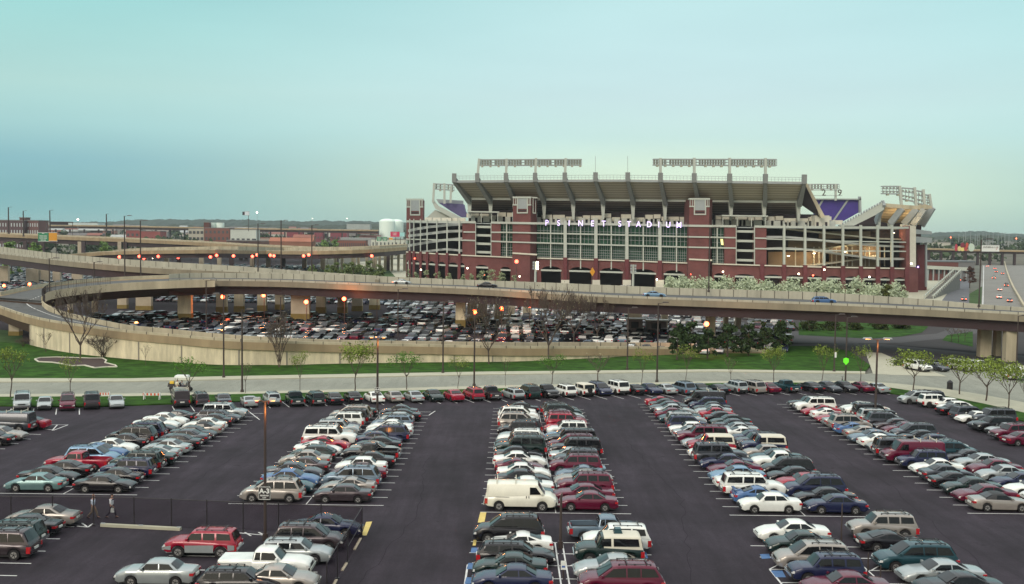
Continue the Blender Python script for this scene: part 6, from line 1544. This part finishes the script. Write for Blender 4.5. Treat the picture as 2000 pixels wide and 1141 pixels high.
for seq in (FL,FS):
    for a,b in zip(seq,seq[1:]):
        q=MB();q.add([a+Z*.04,b+Z*.04,b+Z*2.04,a+Z*2.04],[(0,1,2,3)]);W_(q,'wire_mesh',M_mesh,FC,fix=False)
        q=MB();q.tube(a+Z*2.05,b+Z*2.05,.028,.028,5);W_(q,'top_rail',M_black,FC)
q=MB();q.tube(FS[0]+Z*1.0,FS[1]+Z*1.0,.025,.025,5);q.tube(FL[-2]+Z*1.0,C+Z*1.0,.022,.022,5);W_(q,'mid_rail',M_black,FC)
# fence foot blocks on the side run
for a,b in zip(FS,FS[1:]):
    q=MB();q.bar(a.lerp(b,.1)+Z*.04,a.lerp(b,.55)+Z*.04,.16,.08);W_(q,'foot_block',M_conck,FC)
# sign posts in the lot
def sign_post(label,u,vt,vb,plate=True):
    b=g(u,vb);H=(CZ+ray(u,vt).z*(b.y/ray(u,vt).y))-b.z;R=thing('sign_post',label,'sign post',tuple(b));q=MB();q.tube((0,0,0),(0,0,H),.05,.04,6);q.obj('post',M_pole,R)
    if plate:
        q=MB();q.box((-.16,-.06,H-.55),(.16,-.03,H));q.obj('plate',M_wt,R);q=MB();q.box((-.1,-.068,H-.42),(.1,-.062,H-.3));q.obj('symbol',mat('plate_blue',(.05,.12,.35),.5),R)
R,H,b=lamp_post('slim dark post standing in the painted island of the middle rows, beside the maroon sedan',1094.5,968,1071,w=.09,arm=.05)
sign_post('short white disabled-bay plate on a post in the island of the middle rows',1100,1095,1130)
sign_post('short dark post without plate between beige SUV and white sedan',1643,984,1056,False)
sign_post('thin dark post beside the nose of the teal minivan',1695,1080,1116,False)
sign_post('thin dark post between the teal minivan and the silver luxury sedan',1719,1104,1141,False)
# ================================================================== BARRICADES, BIN, CART
def barricade(label,u0,u1,vt,vb):
    a=g(u0,vb);b=g(u1,vb+.5);c=(a+b)/2;R=thing('barricade',label,'barricade',tuple(c),group='striped barricades across the lot entrance');H=1.1
    for t in (.08,.92):
        p=a.lerp(b,t)
        q=MB();q.bar(p+Vector((0,-.35,0)),p+Vector((0,0,H)),.09,.06);q.bar(p+Vector((0,.35,0)),p+Vector((0,0,H)),.09,.06);W_(q,'trestle_leg',M_white,R)
    q=MB();n=10
    for k in range(n):
        s=a.lerp(b,k/n)+Z*(H-.3);e=a.lerp(b,(k+1)/n)+Z*(H-.3);q.bar(s,e,.05,.28,k%2)
    W_(q,'striped_board',[mat('barricade_orange',(.62,.10,.03),.5),M_wt],R)
barricade('orange and white striped barricade behind the silver sedan, left of the pair',190,216,766,781)
barricade('orange and white striped barricade alone in the lot entrance, right of the pair',279,315,766,782)
b=g(1855,761);R=thing('litter_bin','dark cylindrical litter bin with domed lid on the far footpath','bin',tuple(b));q=MB();q.tube((0,0,0),(0,0,1.1),.42,.42,14);q.obj('drum',M_black,R);q=MB();q.tube((0,0,1.1),(0,0,1.35),.45,.22,14);q.tube((0,0,1.35),(0,0,1.45),.08,.08,8);q.obj('lid',M_black,R)
# ================================================================== PEOPLE
SKIN=mat('skin',(.42,.22,.15),.6)
def skinmesh(name,J,E,Rd,mt,parent,root=0,sub=1):
    me=D.meshes.new(name);me.from_pydata([Vector(p) for p in J],E,[]);o=D.objects.new(name,me);COL.objects.link(o);me.materials.append(mt)
    me.skin_vertices or me.attributes
    b=bmesh.new();b.from_mesh(me);ly=b.verts.layers.skin.verify();b.verts.ensure_lookup_table()
    for i,v in enumerate(b.verts):
        rr=Rd[i];v[ly].radius=(rr,rr) if not isinstance(rr,tuple) else rr;v[ly].use_root=(i==root)
    b.to_mesh(me);b.free()
    s=o.modifiers.new('skin','SKIN');s.use_smooth_shade=True
    u=o.modifiers.new('sub','SUBSURF');u.levels=sub;u.render_levels=sub
    dg=bpy.context.evaluated_depsgraph_get();m2_=D.meshes.new_from_object(o.evaluated_get(dg));D.objects.remove(o)
    m2_.materials.clear();m2_.materials.append(mt);m2_.polygons.foreach_set('use_smooth',[True]*len(m2_.polygons))
    o=put(name,m2_,parent);return o
def person(label,loc,rz,shirt,trous,hairc,pose='walk',band=None,bag=False,glasses=False,phase=1):
    R=thing('person',label,'person',tuple(loc),rz)
    pf=phase
    if pose=='walk':
        legs=[[(0.0,.09,.92),(.20*pf,.10,.50),(.30*pf if pf>0 else -.36,.10,.09)],[(0.0,-.09,.92),(-.06*pf,-.10,.49),(-.38*pf if pf>0 else .30,-.10,.12)]]
        arms=[[(.0,.19,1.42),(-.14,.25,1.16),(-.06,.26,.92)],[(.0,-.19,1.42),(.04,-.26,1.15),(.18,-.24,.94)]]
        sp=[(0,0,.96),(.0,0,1.12),(.01,0,1.30),(.01,0,1.43),(.03,0,1.52),(.045,0,1.62),(.05,0,1.73)]
    else:
        legs=[[(0.0,.09,.62),(.42,.10,.60),(.48,.10,.16)],[(0.0,-.09,.62),(.40,-.10,.60),(.44,-.10,.16)]]
        arms=[[(.0,.19,1.10),(.16,.24,.86),(.38,.18,.86)],[(.0,-.19,1.10),(.16,-.24,.86),(.38,-.16,.88)]]
        sp=[(0,0,.64),(-.02,0,.80),(-.02,0,.98),(-.01,0,1.11),(.02,0,1.20),(.035,0,1.30),(.04,0,1.41)]
    J=list(sp);Rd=[(.15,.11),(.14,.10),(.16,.11),(.12,.09),.055,(.082,.095),(.07,.08)];E=[(i,i+1) for i in range(6)]
    for lg in legs:
        o=len(J);J+=lg;Rd+=[.085,.058,.04];E+=[(0,o),(o,o+1),(o+1,o+2)];an=Vector(lg[2]);J.append(tuple(an+Vector((.17,0,-.05))));Rd.append(.035);E.append((o+2,o+3))
    for am in arms:
        o=len(J);J+=am;Rd+=[.055,.042,.028];E+=[(3,o),(o,o+1),(o+1,o+2)]
        h=Vector(am[2]);d=(h-Vector(am[1])).normalized();J.append(tuple(h+d*.08));Rd.append((.035,.018));E.append((o+2,o+3));pm=o+3
        for k in range(4):
            n=len(J);fdir=(d+Vector((.25,0,0))).normalized();J.append(tuple(h+d*.10+Vector((0,0,0))+Vector((-.024+.016*k,.0,0))+fdir*(.045)));J.append(tuple(Vector(J[-1])+fdir*(.03+.006*(k in(1,2)))+Vector((.012,0,0))));Rd+=[.009,.008];E+=[(pm,n),(n,n+1)]
        n=len(J);J.append(tuple(h+d*.05+Vector((.045,0,0))));J.append(tuple(h+d*.09+Vector((.06,0,0))));Rd+=[.011,.009];E+=[(o+2,n),(n,n+1)]
    bd=skinmesh('body',J,E,Rd,SKIN,R)
    # clothes
    jt=[sp[0],sp[1],sp[2],sp[3]];rd=[(.175,.135),(.165,.125),(.185,.135),(.14,.11)];E=[(0,1),(1,2),(2,3)]
    for am in arms:
        o=len(jt);jt+=[am[0],am[1],tuple(Vector(am[1]).lerp(Vector(am[2]),.75))];rd+=[.08,.06,.045];E+=[(3,o),(o,o+1),(o+1,o+2)]
    skinmesh('shirt',jt,E,rd,shirt,R)
    jt=[(sp[0][0],0,sp[0][2]),(0,0,sp[0][2]-.06)];rd=[(.168,.125),(.15,.12)];E=[(0,1)]
    for lg in legs:
        o=len(jt);jt+=[lg[0],lg[1],tuple(Vector(lg[2])+Vector((0,0,.02)))];rd+=[.11,.082,.07];E+=[(1,o),(o,o+1),(o+1,o+2)]
    skinmesh('trousers',jt,E,rd,trous,R)
    for lg in legs:
        an=Vector(lg[2]);q=MB();q.hexa([an+Vector(p) for p in((-.07,-.05,-.09),(.24,-.05,-.09),(.24,.05,-.09),(-.07,.05,-.09))],[an+Vector(p) for p in((-.06,-.045,.02),(.16,-.04,-.03),(.16,.04,-.03),(-.06,.045,.02))]);q.obj('shoe',M_black,R)
    hd=Vector(sp[5])+Vector((0,0,.04))
    for nm,sc_,off,mt_ in (('hair',(.098,.088,.075),(-.02,0,.055),hairc),('nose',(.022,.014,.022),(.10,0,-.005),SKIN),('ear',(.02,.012,.03),(0,.085,0),SKIN),('ear',(.02,.012,.03),(0,-.085,0),SKIN)):
        m_=bl.copy();m_.materials.clear();m_.materials.append(mt_);o=put(nm,m_,R,tuple(hd+Vector(off)));o.scale=sc_
    for s in (-1,1):
        m_=bl.copy();m_.materials.clear();m_.materials.append(M_black);o=put('eye' if not glasses else 'sunglasses_lens',m_,R,tuple(hd+Vector((.088,s*.03,.012))));o.scale=(.012,.022,.014) if glasses else (.008,.012,.008)
    q=MB();q.box(tuple(hd+Vector((.088,-.022,-.05))),tuple(hd+Vector((.098,.022,-.042))));q.obj('mouth',mat('lips',(.3,.09,.08),.6),R)
    if band:
        q=MB();z=sp[2][2]+.03;n=16;lo=[Vector((.01+.155*math.cos(2*PI*i/n),.215*math.sin(2*PI*i/n),z)) for i in range(n)];q.hexa(lo,[v+Z*.075 for v in lo]);q.obj('shirt_band',band,R)
    return R
M_shirt=mat('shirt_white',(.85,.87,.9),.9);M_shirt2=mat('shirt_pale_blue',(.66,.76,.9),.9);M_kh=mat('khaki',(.22,.17,.12),.9);M_btr=mat('trousers_black',(.02,.018,.03),.9);M_hb=mat('hair_dark',(.03,.02,.018),.8);M_hg=mat('hair_reddish',(.18,.08,.05),.8)
a=g(182,1013);person('man in pale blue shirt and khaki trousers walking behind the mesh fence',a+Z*.02,.0,M_shirt2,M_kh,M_hg,phase=1)
a=g(218,1012);person('man in white shirt with dark chest band and black trousers walking behind the fence',a+Z*.02,.0,M_shirt,M_btr,M_hb,band=mat('navy_band',(.03,.03,.07),.9),glasses=True,phase=1)
bg_=thing('carrier_bag','small white bag carried by the man with the banded shirt','bag',(a.x+.16,a.y-.27,a.z+.50));q=MB();q.hexa([(-.12,-.05,0),(.13,-.05,0),(.13,.05,0),(-.12,.05,0)],[(-.1,-.03,.30),(.11,-.03,.30),(.11,.03,.30),(-.1,.03,.30)]);q.obj('sack',M_wt,bg_);q=MB();q.bar((-.06,0,.29),(0,0,.42),.015,.015);q.bar((.07,0,.29),(0,0,.42),.015,.015);q.obj('handles',M_wt,bg_)
# utility cart with canopy
b=g(353,765);CT_=thing('utility_cart','black three-wheeled utility cart with white canopy and yellow box on the road','cart',tuple(b))
q=MB();q.hexa([(-1.5,-.5,.35),(1.2,-.5,.35),(1.2,.5,.35),(-1.5,.5,.35)],[(-1.4,-.5,.75),(1.25,-.5,.62),(1.25,.5,.62),(-1.4,.5,.75)]);q.hexa([(-1.7,-.45,.7),(-.7,-.45,.7),(-.7,.45,.7),(-1.7,.45,.7)],[(-1.6,-.4,1.25),(-.85,-.4,1.15),(-.85,.4,1.15),(-1.6,.4,1.25)]);q.obj('body',M_black,CT_)
q=MB();q.hexa([(.7,-.4,.6),(1.3,-.4,.55),(1.3,.4,.55),(.7,.4,.6)],[(.9,-.4,1.35),(1.05,-.4,1.3),(1.05,.4,1.3),(.9,.4,1.35)]);q.obj('dashboard',M_black,CT_)
q=MB();q.box((-.1,-.45,.7),(.5,.45,.85));q.box((-.2,-.45,.8),(-.08,.45,1.25));q.obj('seat',mat('seat_dark',(.05,.03,.06),.7),CT_)
q=MB();q.hexa([(-.75,-.65,2.02),(1.15,-.65,2.02),(1.15,.65,2.02),(-.75,.65,2.02)],[(-.6,-.55,2.3),(1.05,-.55,2.3),(1.05,.55,2.3),(-.6,.55,2.3)]);q.obj('canopy',M_wt,CT_)
for x in (-.6,1.05):
    for s in(-1,1):
        q=MB();q.bar((x,s*.5,.7),(x,s*.5,2.05),.05,.05);q.obj('canopy_post',M_frame2,CT_)
q=MB();q.box((-1.35,-.56,1.15),(-.8,-.1,1.5));q.obj('yellow_box',mat('box_yellow',(.75,.50,.05),.5),CT_)
for x,s in ((-1.05,1),(-1.05,-1),(1.2,1),(1.2,-1)):
    q=MB();q.tube((x,s*.5-.08,.3),(x,s*.5+.08,.3),.3,.3,16);w=q.obj('wheel',M_tyre,CT_);q=MB();q.tube((x,s*.5-.09,.3),(x,s*.5+.09,.3),.14,.14,10);q.obj('rim',M_rim,w)
person('attendant in long cream coat leaning beside the canopy cart on the road',b+Vector((-.25,-.72,.0)),.9,mat('coat_cream',(.70,.66,.50),.9),mat('trousers_cream',(.62,.58,.42),.9),M_hb,phase=1)
person('driver in pale shirt seated under the white canopy of the cart',b+Vector((.12,.1,.12)),0,mat('shirt_grey',(.45,.46,.46),.9),M_btr,M_hb,pose='sit')
# ================================================================== MOVING CARS
for t,cc,u,v,dx,lab in (('s','si',785,554,1,'silver sedan with lit headlight driving right on the viaduct'),('s','bk',952,560.5,1,'black sedan driving right on the viaduct'),('s','lb',1278,580,1,'pale blue sedan driving on the viaduct right of centre'),('w','bl',1609,581,1,'blue-grey estate car driving on the viaduct before the budding trees')):
    z=zdk(u)-.93;p0=atz(u,lerpt(nt_,u),zdk(u));Y_=p0.y+(17 if u<1000 else 13);p=Vector((p0.x*Y_/p0.y,Y_,z+.02));add_car(t+cc,tuple(p),-.04 if u<1100 else -.08,lab,'cars driving along the viaduct',lit=(u==785))
for i,(u,v) in enumerate(((1934,517.5),(1958,536),(1941,545),(1972,590),(1929,521.5),(1943,526),(1945.6,532.5),(1965.5,560),(1952.7,568),(1951.4,583),(1873,549),(1883,587))):
    p=atz(u,v,GF+.11);vd=Vector((p.x,p.y)).normalized();R=add_car(random.choice(['sgr','ssi','sbk','ubk'])[:3],tuple(p),math.atan2(vd.y,vd.x),'dark car with glowing tail lights on the roads at the right, %s from the farthest'%ORD[i+1],'cars on the roads right of the stadium',lit=True)
    R.rotation_euler=(0,0,R.rotation_euler.z)
# bright headlight glints on the leading faces of two deck cars
# ================================================================== STAIRS, SMALL STRUCTURES AT THE RIGHT
A_=atz(1806,584,GF);B_=aty(1862,534,470)
ST2=thing('stairway','long white-railed stairway climbing right of the stadium','stairway',tuple(A_))
for off in (0,3.2):
    q=MB();a=A_+Vector((off,0,1.2));bq=B_+Vector((off,0,1.5));q.bar(a,bq,.3,.5)
    for k in range(18):
        p=a.lerp(bq,k/17);q.bar(p-Z*1.2,p,.25,.25)
        q.box(tuple(p+Vector((-.5,-.3,-.1))),tuple(p+Vector((.5,.3,.35))))
    W_(q,'railing',M_frame,ST2)
q=MB()
for k in range(24):
    p=A_.lerp(B_,k/24);p2=A_.lerp(B_,(k+1)/24);q.hexa([Vector((p.x,p.y,GF)),Vector((p.x+3.2,p.y,GF)),Vector((p2.x+3.2,p2.y,GF)),Vector((p2.x,p2.y,GF))],[Vector((p.x,p.y,p2.z)),Vector((p.x+3.2,p.y,p2.z)),Vector((p2.x+3.2,p2.y,p2.z)),Vector((p2.x,p2.y,p2.z))])
W_(q,'steps',mat('step_concrete',(.17,.165,.15),.9,var=.2,vs=.3),ST2)
q=MB();a=aty(1808,522,558);b=aty(1893,526,558);R=thing('fascia_canopy','long white canopy edge in front of the grey-roofed hall','canopy',tuple(a));q.bar(a,b,1.5,1.8);W_(q,'canopy_slab',M_frame,R)
q=MB()
for k in range(8):
    p=a.lerp(b,(k+.5)/8);q.box((p.x-.3,p.y,GF),(p.x+.3,p.y+.6,p.z))
W_(q,'canopy_post',M_frame2,R)
for u0,u1,vt,vb,lab in ((1225,1257,624,646,'grey booth with flat white roof in the lower lot, left of two'),(1262,1304,627,650,'dark booth with flat white roof in the lower lot, right of two')):
    Y=236;a=aty(u0,vt,Y);b=aty(u1,vt+2,Y);R=thing('booth',lab,'booth',((a.x+b.x)/2,Y,GF));hw=(b.x-a.x)/2;H=a.z-GF
    q=MB();q.box((-hw+.2,0,0),(hw-.2,2.6,H));q.obj('wall',mat('booth_wall',(.16,.15,.16),.8,var=.2,vs=.6),R);q=MB();q.box((-hw-.2,-.3,H),(hw+.4,3,H+.2));q.obj('roof',M_frame,R);q=MB();q.box((-hw*.5,-.03,H*.45),(hw*.4,.02,H*.85));q.obj('window',M_win,R)
# bicycle by the green-sign lamp
b=g(1645,748);R=thing('bicycle','dark bicycle leaning by the lamp post with the green sign','bicycle',tuple(b),1.35)
for x in (-.5,.5):
    q=MB();n=18
    for i in range(n):
        t0=2*PI*i/n;t1=2*PI*(i+1)/n;q.tube((x+.33*math.cos(t0),0,.34+.33*math.sin(t0)),(x+.33*math.cos(t1),0,.34+.33*math.sin(t1)),.02,.02,4)
    q.obj('wheel',M_tyre,R)
q=MB()
for a_,b_ in (((-.5,0,.34),(-.15,0,.85)),((-.5,0,.34),(0,0,.3)),((0,0,.3),(-.18,0,.9)),((0,0,.3),(.38,0,.8)),((-.16,0,.82),(.38,0,.85)),((.36,0,.95),(.5,0,.34))):q.tube(a_,b_,.018,.018,5)
q.obj('frame',M_pole,R)
q=MB();q.bar((.34,-.25,.98),(.34,.25,.98),.03,.03);q.obj('handlebar',M_black,R);q=MB();q.box((-.3,-.06,.9),(-.06,.06,.95));q.obj('saddle',M_black,R)

# ================================================================== HAZE
q=MB();q.box((-3580,-70,GF-1.4),(3580,5150,62));hz=q.obj('haze',None) if False else None
me=D.meshes.new('haze');b_=MB();b_.box((-3590,-75,GF-1.5),(3590,5190,70));me.from_pydata(b_.v,[],b_.f)
hm=D.materials.new('haze_air');hm.use_nodes=True;n=hm.node_tree;n.nodes.clear();vp=n.nodes.new('ShaderNodeVolumePrincipled');vp.inputs['Color'].default_value=(.72,.84,.88,1);vp.inputs['Density'].default_value=.00007;vp.inputs['Anisotropy'].default_value=.1
ou=n.nodes.new('ShaderNodeOutputMaterial');n.links.new(vp.outputs[0],ou.inputs['Volume']);me.materials.append(hm)
ho=D.objects.new('haze',me);COL.objects.link(ho);tag(ho,'thin bluish evening haze over the whole scene','haze',kind='stuff')
